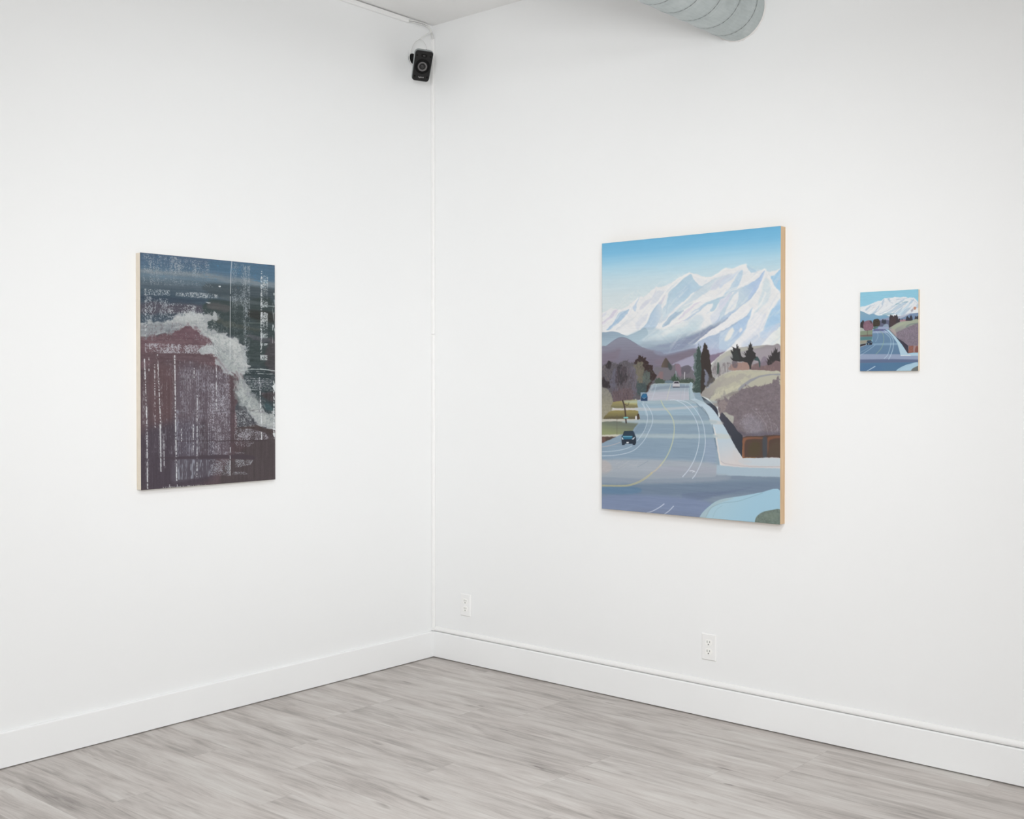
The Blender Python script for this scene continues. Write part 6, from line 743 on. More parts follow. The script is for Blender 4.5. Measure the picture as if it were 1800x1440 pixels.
('line',((54,44,50),0.8,[(-1.3,1000.0),(435.5,1000.0),(1000.1,1000.9)]),{'alpha':0.6,'feather':0.9,'smooth':1}),
('line',((42,62,82),0.7,[(-0.2,1.4),(448.6,-1.8),(1000.1,0.9)]),{'alpha':0.7,'feather':0.9,'smooth':0}),
('line',((60,58,66),0.7,[(1.0,4.4),(1.5,517.2)]),{'alpha':0.6,'feather':0.9,'smooth':0}),
('speckle',((70,150,200),[(31.6,2.6),(942.1,-8.6),(940.4,117.9),(30.1,117.8)]),{'dens':0.1,'gx':4,'gy':1,'feather':5,'alpha':0.4,'colv':0,'rowv':0,'cs':3,'smooth':0,'seed':80}),]

# ---------------------------------------------------------------- helpers
def tag(o, label=None, cat=None, group=None, kind=None):
    for k, v in (('label', label), ('category', cat), ('group', group), ('kind', kind)):
        if v: o[k] = v
    return o
def link(name, me, mat, parent=None, smooth=False):
    o = bpy.data.objects.new(name, me); C.objects.link(o)
    if mat: me.materials.append(mat)
    if parent is not None: o.parent = parent
    if smooth:
        for p in me.polygons: p.use_smooth = True
    return o
def obj(name, bm, mat, parent=None, smooth=False):
    bmesh.ops.recalc_face_normals(bm, faces=bm.faces[:])
    me = bpy.data.meshes.new(name); bm.to_mesh(me); bm.free()
    return link(name, me, mat, parent, smooth)
def empty(name, loc, label, cat, group=None, rot=(0, 0, 0)):
    o = bpy.data.objects.new(name, None); C.objects.link(o); o.location = loc; o.rotation_euler = rot
    o.empty_display_size = .05
    return tag(o, label, cat, group)
def add_box(bm, a, b, bevel=0, seg=2):
    r = bmesh.ops.create_cube(bm, size=1); vs = r['verts']
    for v in vs:
        v.co = Vector([(a[i] + b[i]) / 2 + v.co[i] * (b[i] - a[i]) for i in range(3)])
    if bevel:
        es = list({e for v in vs for e in v.link_edges})
        bmesh.ops.bevel(bm, geom=es, offset=bevel, segments=seg, affect='EDGES', profile=.5)
    return vs
def box(a, b, bevel=0, seg=2):
    bm = bmesh.new(); add_box(bm, a, b, bevel, seg); return bm
def extrude_profile(prof, p0, p1, axis):
    """prof: list of (across, up) pairs; swept from p0 to p1 along 'x' or 'y'."""
    bm = bmesh.new(); rings = []
    for t in (p0, p1):
        rings.append([bm.verts.new((t, a, z) if axis == 'x' else (a, t, z)) for a, z in prof])
    n = len(prof)
    for i in range(n):
        bm.faces.new((rings[0][i], rings[0][(i + 1) % n], rings[1][(i + 1) % n], rings[1][i]))
    bm.faces.new(rings[0]); bm.faces.new(rings[1][::-1])
    return bm
def lathe(prof, seg=48, mat=None):
    """prof: (r, z) pairs about local z"""
    bm = bmesh.new(); rings = []
    for r, z in prof:
        if r < 1e-6: rings.append([bm.verts.new((0, 0, z))])
        else: rings.append([bm.verts.new((r * math.cos(2 * PI * i / seg), r * math.sin(2 * PI * i / seg), z)) for i in range(seg)])
    for A, B in zip(rings, rings[1:]):
        for i in range(seg):
            j = (i + 1) % seg
            if len(A) == 1 and len(B) == 1: continue
            if len(A) == 1: bm.faces.new((A[0], B[i], B[j]))
            elif len(B) == 1: bm.faces.new((A[i], A[j], B[0]))
            else: bm.faces.new((A[i], A[j], B[j], B[i]))
    if mat is not None: bmesh.ops.transform(bm, matrix=mat, verts=bm.verts[:])
    return bm
def tube(pts, r, seg=8, bm=None, n=6):
    bm = bm or bmesh.new(); P = [Vector(p) for p in pts]
    if len(P) > 2:
        q = [P[0] * 2 - P[1]] + P + [P[-1] * 2 - P[-2]]; out = []
        for i in range(1, len(q) - 2):
            a, b, c, d = q[i - 1], q[i], q[i + 1], q[i + 2]
            for k in range(n):
                t = k / n
                out.append(.5 * (2 * b + (c - a) * t + (2 * a - 5 * b + 4 * c - d) * t * t + (3 * b - a - 3 * c + d) * t ** 3))
        P = out + [P[-1]]
    rings = []; up = Vector((0, 0, 1))
    for i, p in enumerate(P):
        d = (P[min(i + 1, len(P) - 1)] - P[max(i - 1, 0)]).normalized()
        if abs(d.dot(up)) > .95: up = Vector((1, 0, 0))
        a = d.cross(up).normalized(); b = d.cross(a).normalized(); up = b.cross(d).normalized() if False else -b
        rings.append([bm.verts.new(p + (a * math.cos(2 * PI * k / seg) + b * math.sin(2 * PI * k / seg)) * r) for k in range(seg)])
    for A, B in zip(rings, rings[1:]):
        for k in range(seg): bm.faces.new((A[k], A[(k + 1) % seg], B[(k + 1) % seg], B[k]))
    bm.faces.new(rings[0]); bm.faces.new(rings[-1][::-1])
    return bm

# ---------------------------------------------------------------- materials
def s2l(c):
    return tuple((v / 255 / 12.92) if v <= 10.31 else ((v / 255 + .055) / 1.055) ** 2.4 for v in c) + (1.0,)
class NT:
    def __init__(s, name, rough=.6, metal=0, spec=.5):
        s.m = bpy.data.materials.new(name); s.m.use_nodes = True; s.t = s.m.node_tree; s.b = s.t.nodes['Principled BSDF']
        s.b.inputs['Roughness'].default_value = rough; s.b.inputs['Metallic'].default_value = metal
        s.b.inputs['Specular IOR Level'].default_value = spec
    def n(s, typ, **kw):
        x = s.t.nodes.new(typ)
        for k, v in kw.items():
            if k.startswith('i_'):
                key = k[2:]; key = int(key) if key.isdigit() else key.replace('_', ' ')
                if isinstance(v, bpy.types.NodeSocket): s.t.links.new(v, x.inputs[key])
                else: x.inputs[key].default_value = v
            else: setattr(x, k, v)
        return x
    def math(s, op, a, b=0, c=0):
        return s.n('ShaderNodeMath', operation=op, i_0=a, i_1=b, i_2=c).outputs[0]
    def noise(s, vec, scale, detail=2, rough=.5, dist=0):
        return s.n('ShaderNodeTexNoise', i_Vector=vec, i_Scale=scale, i_Detail=detail, i_Roughness=rough, i_Distortion=dist).outputs['Fac']
    def ramp(s, fac, stops):
        r = s.n('ShaderNodeValToRGB', i_Fac=fac); e = r.color_ramp.elements
        while len(e) < len(stops): e.new(.5)
        for k, (p, c) in zip(e, stops): k.position = p; k.color = c
        return r.outputs['Color']
    def pos(s, scale=(1, 1, 1)):
        g = s.n('ShaderNodeTexCoord'); return s.n('ShaderNodeMapping', i_Vector=g.outputs['Object'], i_Scale=scale).outputs[0]
    def color(s, sock): s.t.links.new(sock, s.b.inputs['Base Color'])
    def bump(s, h, strength=.2, dist=.002):
        b = s.n('ShaderNodeBump', i_Height=h, i_Strength=strength, i_Distance=dist); s.t.links.new(b.outputs[0], s.b.inputs['Normal'])
def plain(name, c, rough=.6, metal=0, spec=.5, var=.03, scale=20, bump=0):
    k = NT(name, rough, metal, spec); col = s2l(c)
    n = k.noise(k.pos(), scale, 3)
    lo = tuple(v * (1 - var) for v in col[:3]) + (1,); hi = tuple(min(v * (1 + var), 1) for v in col[:3]) + (1,)
    k.color(k.ramp(n, [(.3, lo), (.7, hi)]))
    if bump: k.bump(k.noise(k.pos(), scale * 12, 2), bump, .001)
    return k.m
WALL_L = plain('white_wall_paint', (244, 245, 245), .62, spec=.3, var=.004, scale=1.3, bump=.06)
CEIL = plain('white_ceiling_paint', (244, 244, 243), .8, spec=.2, var=.004, scale=2, bump=.05)
TRIM = plain('satin_white_trim_paint', (247, 248, 248), .38, spec=.4, var=.004, scale=6)
PLASTIC = plain('white_plastic', (245, 245, 244), .35, spec=.5, var=.004, scale=20)
RECEPT = plain('receptacle_plastic', (252, 252, 249), .3, spec=.5, var=.004, scale=20)
SLOT = plain('dark_slot', (40, 38, 36), .6)
CABLE = plain('white_cable_jacket', (226, 226, 224), .45, var=.01)
BLACK = plain('black_speaker_plastic', (22, 22, 23), .5, spec=.35, var=.12, scale=120)
BLACK2 = plain('matte_black_rubber', (9, 9, 10), .7, spec=.2, var=.1)
CONE = plain('grey_speaker_cone', (104, 102, 102), .38, spec=.5, var=.08, scale=60)
TWD = plain('tweeter_dome_grey', (62, 62, 62), .5, var=.05)
SHELL = plain('pale_grey_speaker_shell', (150, 156, 157), .35, spec=.5, var=.03)
SILVER = plain('silver_lettering', (190, 190, 190), .4, .2, var=.02)
CANVAS = plain('raw_canvas', (229, 219, 203), .85, spec=.2, var=.03, scale=40, bump=.2)
LIGHTWOOD = plain('pale_cream_panel_edge', (236, 220, 196), .6, spec=.3, var=.03, scale=30)
SEAL = plain('white_caulk', (228, 226, 224), .6, var=.02)

def wood_edge():
    k = NT('birch_panel_edge', .55, spec=.3)
    g = k.noise(k.pos((60, 60, 2.0)), 3, 4, .6, .4)
    k.color(k.ramp(g, [(.25, s2l((202, 168, 128))), (.5, s2l((217, 187, 150))), (.75, s2l((228, 202, 168)))]))
    return k.m
BIRCH = wood_edge()

DX, DZ, DR, PITCH, DUCT_Y = 1.810, 3.015, .125, .1283, -2.5
def duct_mat():
    k = NT('galvanised_duct', .5, .35, .5)
    a = k.noise(k.pos((3, 3, 3)), 2.5, 4, .6, .6); b = k.noise(k.pos((40, 5, 40)), 3, 3)
    m = k.math('ADD', k.math('MULTIPLY', a, .7), k.math('MULTIPLY', b, .3))
    base = k.ramp(m, [(.3, s2l((176, 184, 184))), (.5, s2l((190, 198, 198))), (.7, s2l((204, 210, 210)))])
    # darker line along the spiral lock seam
    o = k.n('ShaderNodeSeparateXYZ', i_Vector=k.n('ShaderNodeTexCoord').outputs['Object'])
    th = k.math('DIVIDE', k.math('ADD', k.math('ARCTAN2', o.outputs[2], o.outputs[0]), PI / 2), 2 * PI)
    ph = k.math('FRACT', k.math('ADD', k.math('SUBTRACT', k.math('DIVIDE', k.math('ADD', o.outputs[1], DUCT_Y + .095), PITCH), th), 20.5))
    dd = k.math('ABSOLUTE', k.math('ADD', k.math('MULTIPLY', k.math('SUBTRACT', ph, .5), PITCH), .0016))
    ln = k.n('ShaderNodeMapRange', i_Value=dd, i_1=.0006, i_2=.0028, i_3=.42, i_4=1).outputs[0]
    mx = k.n('ShaderNodeMix', data_type='RGBA', blend_type='MULTIPLY', i_Factor=1.0)
    k.t.links.new(base, mx.inputs[6]); k.t.links.new(k.n('ShaderNodeCombineXYZ', i_0=ln, i_1=ln, i_2=ln).outputs[0], mx.inputs[7])
    k.color(mx.outputs[2])
    r = k.n('ShaderNodeMapRange', i_Value=a, i_3=.42, i_4=.6); k.t.links.new(r.outputs[0], k.b.inputs['Roughness'])
    k.bump(b, .1, .002)
    return k.m
DUCT = duct_mat()

PW, PL = .152, 1.22
def floor_mat():
    k = NT('grey_oak_vinyl_planks', .5, spec=.4)
    g = k.n('ShaderNodeTexCoord').outputs['Object']
    xyz = k.n('ShaderNodeSeparateXYZ', i_Vector=g); X, Y = xyz.outputs[0], xyz.outputs[1]
    rowf = k.math('DIVIDE', k.math('ADD', Y, .08), PW); row = k.math('FLOOR', rowf)
    # rows step along by about a fifth of a metre each, with the odd jump
    rn = k.n('ShaderNodeTexWhiteNoise', noise_dimensions='1D', i_W=row).outputs['Value']
    off = k.math('ADD', k.math('MULTIPLY', k.math('FLOOR', k.math('MULTIPLY', rn, 6)), .2033), .18)
    colf = k.math('DIVIDE', k.math('ADD', X, off), PL); colm = k.math('FLOOR', colf)
    idv = k.n('ShaderNodeCombineXYZ', i_0=row, i_1=colm, i_2=3.7).outputs[0]
    rnd = k.n('ShaderNodeTexWhiteNoise', noise_dimensions='3D', i_Vector=idv)
    rv = rnd.outputs['Value']; rc = k.n('ShaderNodeSeparateXYZ', i_Vector=rnd.outputs['Color'])
    ox = k.math('MULTIPLY', rc.outputs[0], 40); oy = k.math('MULTIPLY', rc.outputs[1], 40)
    def vec(sx, sy, z=0.0):
        return k.n('ShaderNodeCombineXYZ', i_0=k.math('ADD', k.math('MULTIPLY', X, sx), ox), i_1=k.math('ADD', k.math('MULTIPLY', Y, sy), oy), i_2=z).outputs[0]
    warp = k.noise(vec(1.6, 6), 1.0, 2)                        # slow wander of the grain
    cloud = k.noise(vec(1.3, 9), 1.0, 3, .55, .8)              # broad light and dark streaks
    blotch = k.noise(vec(2.6, 12, 5), 1.0, 3, .6, 1.2)
    yw = k.math('ADD', k.math('MULTIPLY', Y, 1.0), k.math('MULTIPLY', warp, .09))
    gv = k.n('ShaderNodeCombineXYZ', i_0=k.math('ADD', k.math('MULTIPLY', X, 5), ox), i_1=k.math('MULTIPLY', yw, 230), i_2=rv).outputs[0]
    fine = k.noise(gv, 1.0, 3, .6, .2)
    ringv = k.math('ADD', k.math('MULTIPLY', k.noise(vec(1.7, 7.5, 9), 1.0, 1, .4), 26), k.math('MULTIPLY', Y, 60))
    ring = k.math('ADD', k.math('MULTIPLY', k.math('SINE', ringv), .5), .5)
    rmask = k.n('ShaderNodeMapRange', i_Value=k.noise(vec(1.4, 5, 2), 1.0, 1), i_1=.52, i_2=.68).outputs[0]
    knot = k.n('ShaderNodeMapRange', i_Value=k.noise(vec(4.5, 17, 13), 1.0, 2, .5, .3), i_1=.69, i_2=.78).outputs[0]
    def vecw(sx, sy, z=0.0):
        return k.n('ShaderNodeCombineXYZ', i_0=k.math('ADD', k.math('MULTIPLY', X, sx), ox), i_1=k.math('ADD', k.math('MULTIPLY', yw, sy), oy), i_2=z).outputs[0]
    mid = k.noise(vecw(3.2, 38, 31), 1.0, 4, .62, .5)
    fleck = k.noise(vecw(9, 120, 41), 1.0, 3, .65, .3)
    v = k.math('MULTIPLY', cloud, 1.05)
    v = k.math('ADD', v, k.math('MULTIPLY', blotch, .5))
    v = k.math('ADD', v, k.math('MULTIPLY', mid, .68))
    v = k.math('ADD', v, k.math('MULTIPLY', fleck, .46))
    v = k.math('ADD', v, k.math('MULTIPLY', fine, .30))
    v = k.math('ADD', v, k.math('MULTIPLY', k.math('MULTIPLY', ring, rmask), -.14))
    v = k.math('ADD', v, k.math('MULTIPLY', k.math('SUBTRACT', rv, .5), .06))
    v = k.math('ADD', v, k.math('MULTIPLY', knot, -.38))
    v = k.math('SUBTRACT', v, 1.01)
    colr = k.ramp(v, [(.0, s2l((136, 128, 124))), (.25, s2l((172, 164, 159))), (.48, s2l((196, 188, 183))), (.72, s2l((209, 203, 198))), (1, s2l((220, 216, 210)))])
    hue = k.n('ShaderNodeMix', data_type='RGBA', blend_type='MULTIPLY', i_Factor=k.math('MULTIPLY', k.noise(vec(.8, 5, 21), 1.0, 2), .8))
    k.t.links.new(colr, hue.inputs[6]); hue.inputs[7].default_value = (.95, .99, 1.0, 1)
    # thin joints between planks
    fy = k.math('FRACT', rowf); fx = k.math('FRACT', colf)
    dy = k.math('MULTIPLY', k.math('MINIMUM', fy, k.math('SUBTRACT', 1, fy)), PW); dx = k.math('MULTIPLY', k.math('MINIMUM', fx, k.math('SUBTRACT', 1, fx)), PL)
    d = k.math('MINIMUM', dy, dx)
    j = k.n('ShaderNodeMapRange', i_Value=d, i_1=.0, i_2=.0016, i_3=.80, i_4=1).outputs[0]
    mx = k.n('ShaderNodeMix', data_type='RGBA', blend_type='MULTIPLY', i_Factor=1.0)
    k.t.links.new(hue.outputs[2], mx.inputs[6]); k.t.links.new(k.n('ShaderNodeCombineXYZ', i_0=j, i_1=j, i_2=j).outputs[0], mx.inputs[7])
    k.color(mx.outputs[2])
    k.bump(k.math('ADD', k.math('MULTIPLY', fine, .3), j), .12, .0006)
    return k.m
FLOOR = floor_mat()

# ---------------------------------------------------------------- the room
XR, YF, H = 7.6, -7.4, 3.3213        # extent along the right wall, along the left wall, ceiling height
def struct(name, bm, m, label): return tag(obj(name, bm, m), label, None, None, 'structure')
struct('floor', box((-.2, YF - .2, -.12), (XR + .2, .2, 0)), FLOOR, 'grey wood-look plank floor running parallel to the right wall')
struct('ceiling', box((-.2, YF - .2, H), (XR + .2, .2, H + .15)), CEIL, 'white painted ceiling above the corner')
struct('wall_left', box((-.18, YF, 0), (0, .18, H)), WALL_L, 'white wall carrying the squeegeed seascape canvas')
# right wall is pierced by the duct: the duct stops against it
struct('wall_right', box((0, 0, 0), (XR, .18, H)), WALL_L, 'white wall carrying the two mountain road panels')
struct('wall_front', box((XR, YF, 0), (XR + .18, .18, H)), WALL_L, 'white wall at the far end behind the camera')
struct('wall_back', box((-.18, YF - .18, 0), (XR + .18, YF, H)), WALL_L, 'white wall behind the camera')
BH, BT = .138, .015
prof = [(0, .0045), (BT, .0045), (BT, BH - .005), (BT - .0015, BH - .0015), (BT - .005, BH), (0, BH)]
struct('baseboard_left', extrude_profile(prof, YF + .01, -.0005, 'y'), TRIM, 'tall plain white baseboard along the left wall')
struct('baseboard_right', extrude_profile([(-a, z + (.0012 if z < .01 else 0)) for a, z in prof], BT + .0002, XR - .01, 'x'), TRIM, 'tall plain white baseboard along the right wall')

# ---------------------------------------------------------------- pictures
def painted_mat(name, rough):
    k = NT(name, rough, spec=.35)
    a = k.n('ShaderNodeAttribute', attribute_name='paint')
    k.color(a.outputs['Color'])
    k.bump(k.noise(k.pos((160, 160, 160)), 1.0, 2), .06, .0006)
    return k.m
def painted_sheet(name, ops, w, h, unit, origin, du, dv, nrm, mat, parent, seed, gain):
    """A painted face: fine grid of w x h cells; its colours are the paint laid down by Canvas. du/dv: edge vectors
    across and down; nrm points into the room. A 2 mm skirt turns the paint round the edge."""
    cv = Canvas(w, h, unit, seed); img = srgb(cv.run(ops)) * gain
    O = np.array(origin, float); U = np.array(du, float); V = np.array(dv, float); N = np.array(nrm, float)
    us = np.linspace(0, 1, w); vs = np.linspace(0, 1, h)
    P = O + us[None, :, None] * U + vs[:, None, None] * V
    co = P.reshape(-1, 3); idx = np.arange(w * h).reshape(h, w)
    q = np.stack([idx[:-1, :-1], idx[1:, :-1], idx[1:, 1:], idx[:-1, 1:]], -1).reshape(-1, 4)
    border = np.concatenate([idx[0, :], idx[1:, -1], idx[-1, -2::-1], idx[-2:0:-1, 0]])
    nb = len(border); sk = co[border] - N * .002
    co = np.vstack([co, sk]); b2 = w * h + np.arange(nb)
    q2 = np.stack([border, np.roll(border, -1), np.roll(b2, -1), b2], -1)
    faces = np.vstack([q, q2])
    me = bpy.data.meshes.new(name); me.vertices.add(len(co)); me.vertices.foreach_set('co', co.ravel())
    me.loops.add(faces.size); me.loops.foreach_set('vertex_index', faces.ravel().astype(np.int32))
    me.polygons.add(len(faces)); me.polygons.foreach_set('loop_start', np.arange(0, faces.size, 4, dtype=np.int32))
    me.update(calc_edges=True); me.validate()
    col = np.ones((len(co), 4), np.float32); col[:w * h, :3] = img.reshape(-1, 3); col[w * h:, :3] = img.reshape(-1, 3)[border]
    at = me.color_attributes.new('paint', 'FLOAT_COLOR', 'POINT'); at.data.foreach_set('color', col.ravel())
    return link(name, me, mat, parent)

GAIN = 1.0
# big panel on the right wall, 3 ft by 4 ft birch panel
big = empty('painting', (1.582, 0, .868), 'large unframed vertical painting of snowy mountains above a curving road with cars, birch edge', 'painting')
x0, x1, z0, z1, t = 1.1325, 2.0309, .8683, 2.0857, .0428
M_ = Matrix.Translation(-Vector(big.location))
def sub(bm, o): bmesh.ops.translate(bm, verts=bm.verts[:], vec=-Vector(o.location)); return bm
obj('panel_edge', sub(box((x0 + .0003, -t + .0021, z0 + .0003), (x1 - .0003, -.0004, z1 - .0003)), big), BIRCH, big)['label'] = 'pale birch side of the panel'
def loc(o, p): return tuple(np.array(p) - np.array(o.location))
painted_sheet('painted_surface', BIG, 470, 630, 470 / 313, loc(big, (x0, -t, z1)), (x1 - x0, 0, 0), (0, 0, z0 - z1), (0, -1, 0), painted_mat('mountain_road_paint', .42), big, 1, GAIN)
# small study to its right
x0, x1, z0, z1, t = 2.3594, 2.5876, 1.4925, 1.7998, .018
sm = empty('painting', ((x0 + x1) / 2, 0, z0), 'small unframed painting of snowy mountains and a road, to the right of the large panel', 'painting')
obj('panel_edge', sub(box((x0 + .0003, -t + .0021, z0 + .0003), (x1 - .0003, -.0004, z1 - .0003)), sm), LIGHTWOOD, sm)['label'] = 'cream side of the panel'
painted_sheet('painted_surface', SMALL, 220, 295, 220 / 102, loc(sm, (x0, -t, z1)), (x1 - x0, 0, 0), (0, 0, z0 - z1), (0, -1, 0), painted_mat('study_paint', .42), sm, 2, GAIN)
# canvas on the left wall
y0, y1, z0, z1, t = -1.7318, -1.0535, 1.0073, 1.9814, .0355
cn = empty('painting', (0, (y0 + y1) / 2, z0), 'dark abstract canvas of a white wave over maroon and blue with scraped vertical white streaks', 'painting')
obj('canvas_edge', sub(box((.0004, y0 + .0003, z0 + .0003), (t - .0021, y1 - .0003, z1 - .0003), .0015), cn), CANVAS, cn)['label'] = 'raw cream canvas wrapped round the side'
painted_sheet('painted_surface', LEFT, 500, 710, 500 / 236, loc(cn, (t, y0, z1)), (0, y1 - y0, 0), (0, 0, z0 - z1), (1, 0, 0), painted_mat('seascape_paint', .5), cn, 3, GAIN)

# ---------------------------------------------------------------- cable raceways (three runs of white trunking)
def quarter(r, n=6, ox=0, oz=0): return [(ox + r * math.sin(PI / 2 * i / n), oz + r * math.cos(PI / 2 * i / n)) for i in range(n + 1)]
rv = empty('cable_raceway', (.01, -.008, .146), 'white cable raceway running up the corner from baseboard to near the ceiling', 'cable raceway')
def vseg(za, zb, dx=0, dy=0, w=.017, d=.0125):
    bm = bmesh.new(); pr = [(0, 0), (w, 0), (w, -d * .55), (w * .82, -d * .9), (w * .6, -d), (0, -d)]
    A = [bm.verts.new((.0006 + dx + a, -.0006 + b + dy, za)) for a, b in pr]; B = [bm.verts.new((.0006 + dx + a, -.0006 + b + dy, zb)) for a, b in pr]
    for i in range(6): bm.faces.new((A[i], A[(i + 1) % 6], B[(i + 1) % 6], B[i]))
    bm.faces.new(A); bm.faces.new(B[::-1]); return sub(bm, rv)
obj('raceway_section', vseg(.1515, 1.2665), PLASTIC, rv)
obj('raceway_section', vseg(1.2675, 1.7000), PLASTIC, rv)
obj('raceway_section', vseg(1.7025, 3.2480), PLASTIC, rv)
obj('joint_cover', vseg(1.258, 1.284, 0, 0, .0185, .0138), PLASTIC, rv)
obj('elbow', sub(box((.0006, -.0155, .1405), (.022, -.0006, .1590), .002), rv), PLASTIC, rv)
rr = empty('cable_raceway', (1.5, -.006, .140), 'white half-round cable raceway lying on top of the right baseboard', 'cable raceway')
pr = [(-.0006, .1412), (-.0105, .1412)] + [(-.0005 - .0125 * math.cos(a), .1475 + .0165 * math.sin(a)) for a in [PI / 2 * i / 7 for i in range(8)]]
pr = [(a, z) for a, z in pr]
obj('raceway_section', sub(extrude_profile(pr, .0225, XR - .02, 'x'), rr), PLASTIC, rr)
rc = empty('cable_raceway', (.007, -1.2, 3.30), 'white cable raceway under the ceiling along the left wall', 'cable raceway')
obj('raceway_section', sub(extrude_profile([(.0006, 3.2935), (.0006, 3.3165), (.012, 3.3165), (.0145, 3.3140), (.0145, 3.2960), (.012, 3.2935)], YF + .3, -.1865, 'y'), rc), PLASTIC, rc)

# ---------------------------------------------------------------- wall outlets
def outlet(x, z, label):
    e = empty('wall_outlet', (x, 0, z), label, 'outlet', 'white duplex outlets low on the right wall')
    bm = bmesh.new(); w, h = .0357, .0578
    a = [(-w, -h), (w, -h), (w, h), (-w, h)]; i_ = .0042
    r0 = [bm.verts.new((p[0], -.0004, p[1])) for p in a]; r1 = [bm.verts.new((p[0] * .995, -.0022, p[1] * .995)) for p in a]
    r2 = [bm.verts.new((p[0] - math.copysign(i_, p[0]), -.0062, p[1] - math.copysign(i_, p[1]))) for p in a]
    for A, B in ((r0, r1), (r1, r2)):
        for k in range(4): bm.faces.new((A[k], A[(k + 1) % 4], B[(k + 1) % 4], B[k]))
    bm.faces.new(r2); bm.faces.new(r0[::-1])
    obj('cover_plate', bm, PLASTIC, e)
    for s in (1, -1):
        zc = s * .0195; bm = bmesh.new(); pts = []
        for k in range(40):
            q = 2 * PI * k / 40; pts.append((.0172 * math.cos(q), max(-.0135, min(.0135, .0172 * math.sin(q)))))
        A = [bm.verts.new((px, -.0058, zc + pz)) for px, pz in pts]; B = [bm.verts.new((px * .97, -.0074, zc + pz * .97)) for px, pz in pts]
        for k in range(40): bm.faces.new((A[k], A[(k + 1) % 40], B[(k + 1) % 40], B[k]))
        bm.faces.new(B); bm.faces.new(A[::-1])
        rc_ = obj('receptacle', bm, RECEPT, e)
        for dx, hh in ((-.0062, .0047), (.0062, .0038)):
            obj('slot', box((dx - .0011, -.0077, zc + .0035 - hh), (dx + .0011, -.0066, zc + .0035 + hh)), SLOT, rc_)
        bm = lathe([(0, .0003), (.0026, .0003), (.0026, -.0008), (0, -.0008)], 20, Matrix.Translation((0, -.0074, zc - .0078)) @ Matrix.Rotation(PI / 2, 4, 'X'))
        obj('ground_hole', bm, SLOT, rc_)
    bm = lathe([(0, .0009), (.0022, .0006), (.0029, 0), (.0029, -.001), (0, -.001)], 20, Matrix.Translation((0, -.0066, 0)) @ Matrix.Rotation(PI / 2, 4, 'X'))
    obj('screw', bm, RECEPT, e)
outlet(.2375, .303, 'white duplex wall outlet nearest the room corner, above the right baseboard')
outlet(1.6755, .3055, 'white duplex wall outlet below the large mountain painting')

# ---------------------------------------------------------------- spiral duct
dl = -YF - .02
bm = bmesh.new(); nseg = 88; rows_ = []
ys = [-.004 - .0036 * j for j in range(int(2.6 / .0036))]
while ys[-1] > YF + .04: ys.append(ys[-1] - .012)
for y in ys:
    ring = []
    for i in range(nseg):
        th = 2 * PI * i / nseg
        ph = (y + .095) / PITCH - (th + PI / 2) / (2 * PI) * 1.0
        f = abs((ph + .5) % 1.0 - .5) * PITCH               # distance from the lock seam
        g = ((ph + .5) % 1.0 - .5) * PITCH
        r = DR + .0024 * max(0, 1 - (abs(g - .0055) / .006) ** 2) - .003 * max(0, 1 - abs(g + .0015) / .004) + .0012 * max(0, 1 - (abs(g + .022) / .006) ** 2) + .0012 * max(0, 1 - (abs(g - .022) / .006) ** 2)
        ring.append(bm.verts.new((DX + r * math.cos(th), y, DZ + r * math.sin(th))))
    rows_.append(ring)
for A, B in zip(rows_, rows_[1:]):
    for i in range(nseg): bm.faces.new((A[i], A[(i + 1) % nseg], B[(i + 1) % nseg], B[i]))
bm.faces.new(rows_[0]); bm.faces.new(rows_[-1][::-1])
du = empty('spiral_duct', (DX, DUCT_Y, DZ), 'grey galvanised spiral air duct overhead, ending against the right wall', 'duct')
obj('duct_pipe', sub(bm, du), DUCT, du, True)
rg = random.Random(4); bm = bmesh.new(); R0, R1 = [], []
for i in range(90):
    th = 2 * PI * i / 90; w_ = .0035 + .0035 * rg.random() ** 3
    if 4.55 < th < 5.4 and rg.random() < .3: w_ += .004
    R0.append(bm.verts.new((DX + (DR - .004) * math.cos(th), -.0055 - .003 * rg.random(), DZ + (DR - .004) * math.sin(th))))
    R1.append(bm.verts.new((DX + (DR + w_) * math.cos(th), -.0006, DZ + (DR + w_) * math.sin(th))))
for i in range(90): bm.faces.new((R0[i], R0[(i + 1) % 90], R1[(i + 1) % 90], R1[i]))
obj('sealant_bead', sub(bm, du), SEAL, du, True)['label'] = 'ragged white caulk where the duct meets the wall'

# ---------------------------------------------------------------- corner loudspeaker
sp_c = Vector((.1462, -.22, 3.0395))
yaw, tilt, roll = math.radians(52), math.radians(33), math.radians(5)
# local frame: +x right on the face, +z up, -y out of the face
Rm = Matrix.Rotation(yaw, 4, 'Z') @ Matrix.Rotation(tilt, 4, 'X') @ Matrix.Rotation(roll, 4, 'Y')
sp = bpy.data.objects.new('loudspeaker', None); C.objects.link(sp); sp.empty_display_size = .05
sp.matrix_world = Matrix.Translation(sp_c) @ Rm
tag(sp, 'small black satellite loudspeaker mounted high in the corner, tilted down', 'loudspeaker')
def super_outline(w, h, r, n=7, taper=0, bow=0):
    pts = []
    for cx, cz, a0 in ((w - r, h - r, 0), (-w + r, h - r, PI / 2), (-w + r, -h + r, PI), (w - r, -h + r, 3 * PI / 2)):
        for k in range(n):
            a = a0 + PI / 2 * k / (n - 1); x = cx + r * math.cos(a); z = cz + r * math.sin(a)
            pts.append((x * (1 + taper * z / h), z + (-bow * (1 - (x / w) ** 2) if z < -h * .5 else bow * .5 * (1 - (x / w) ** 2) if z > h * .5 else 0)))
    return pts
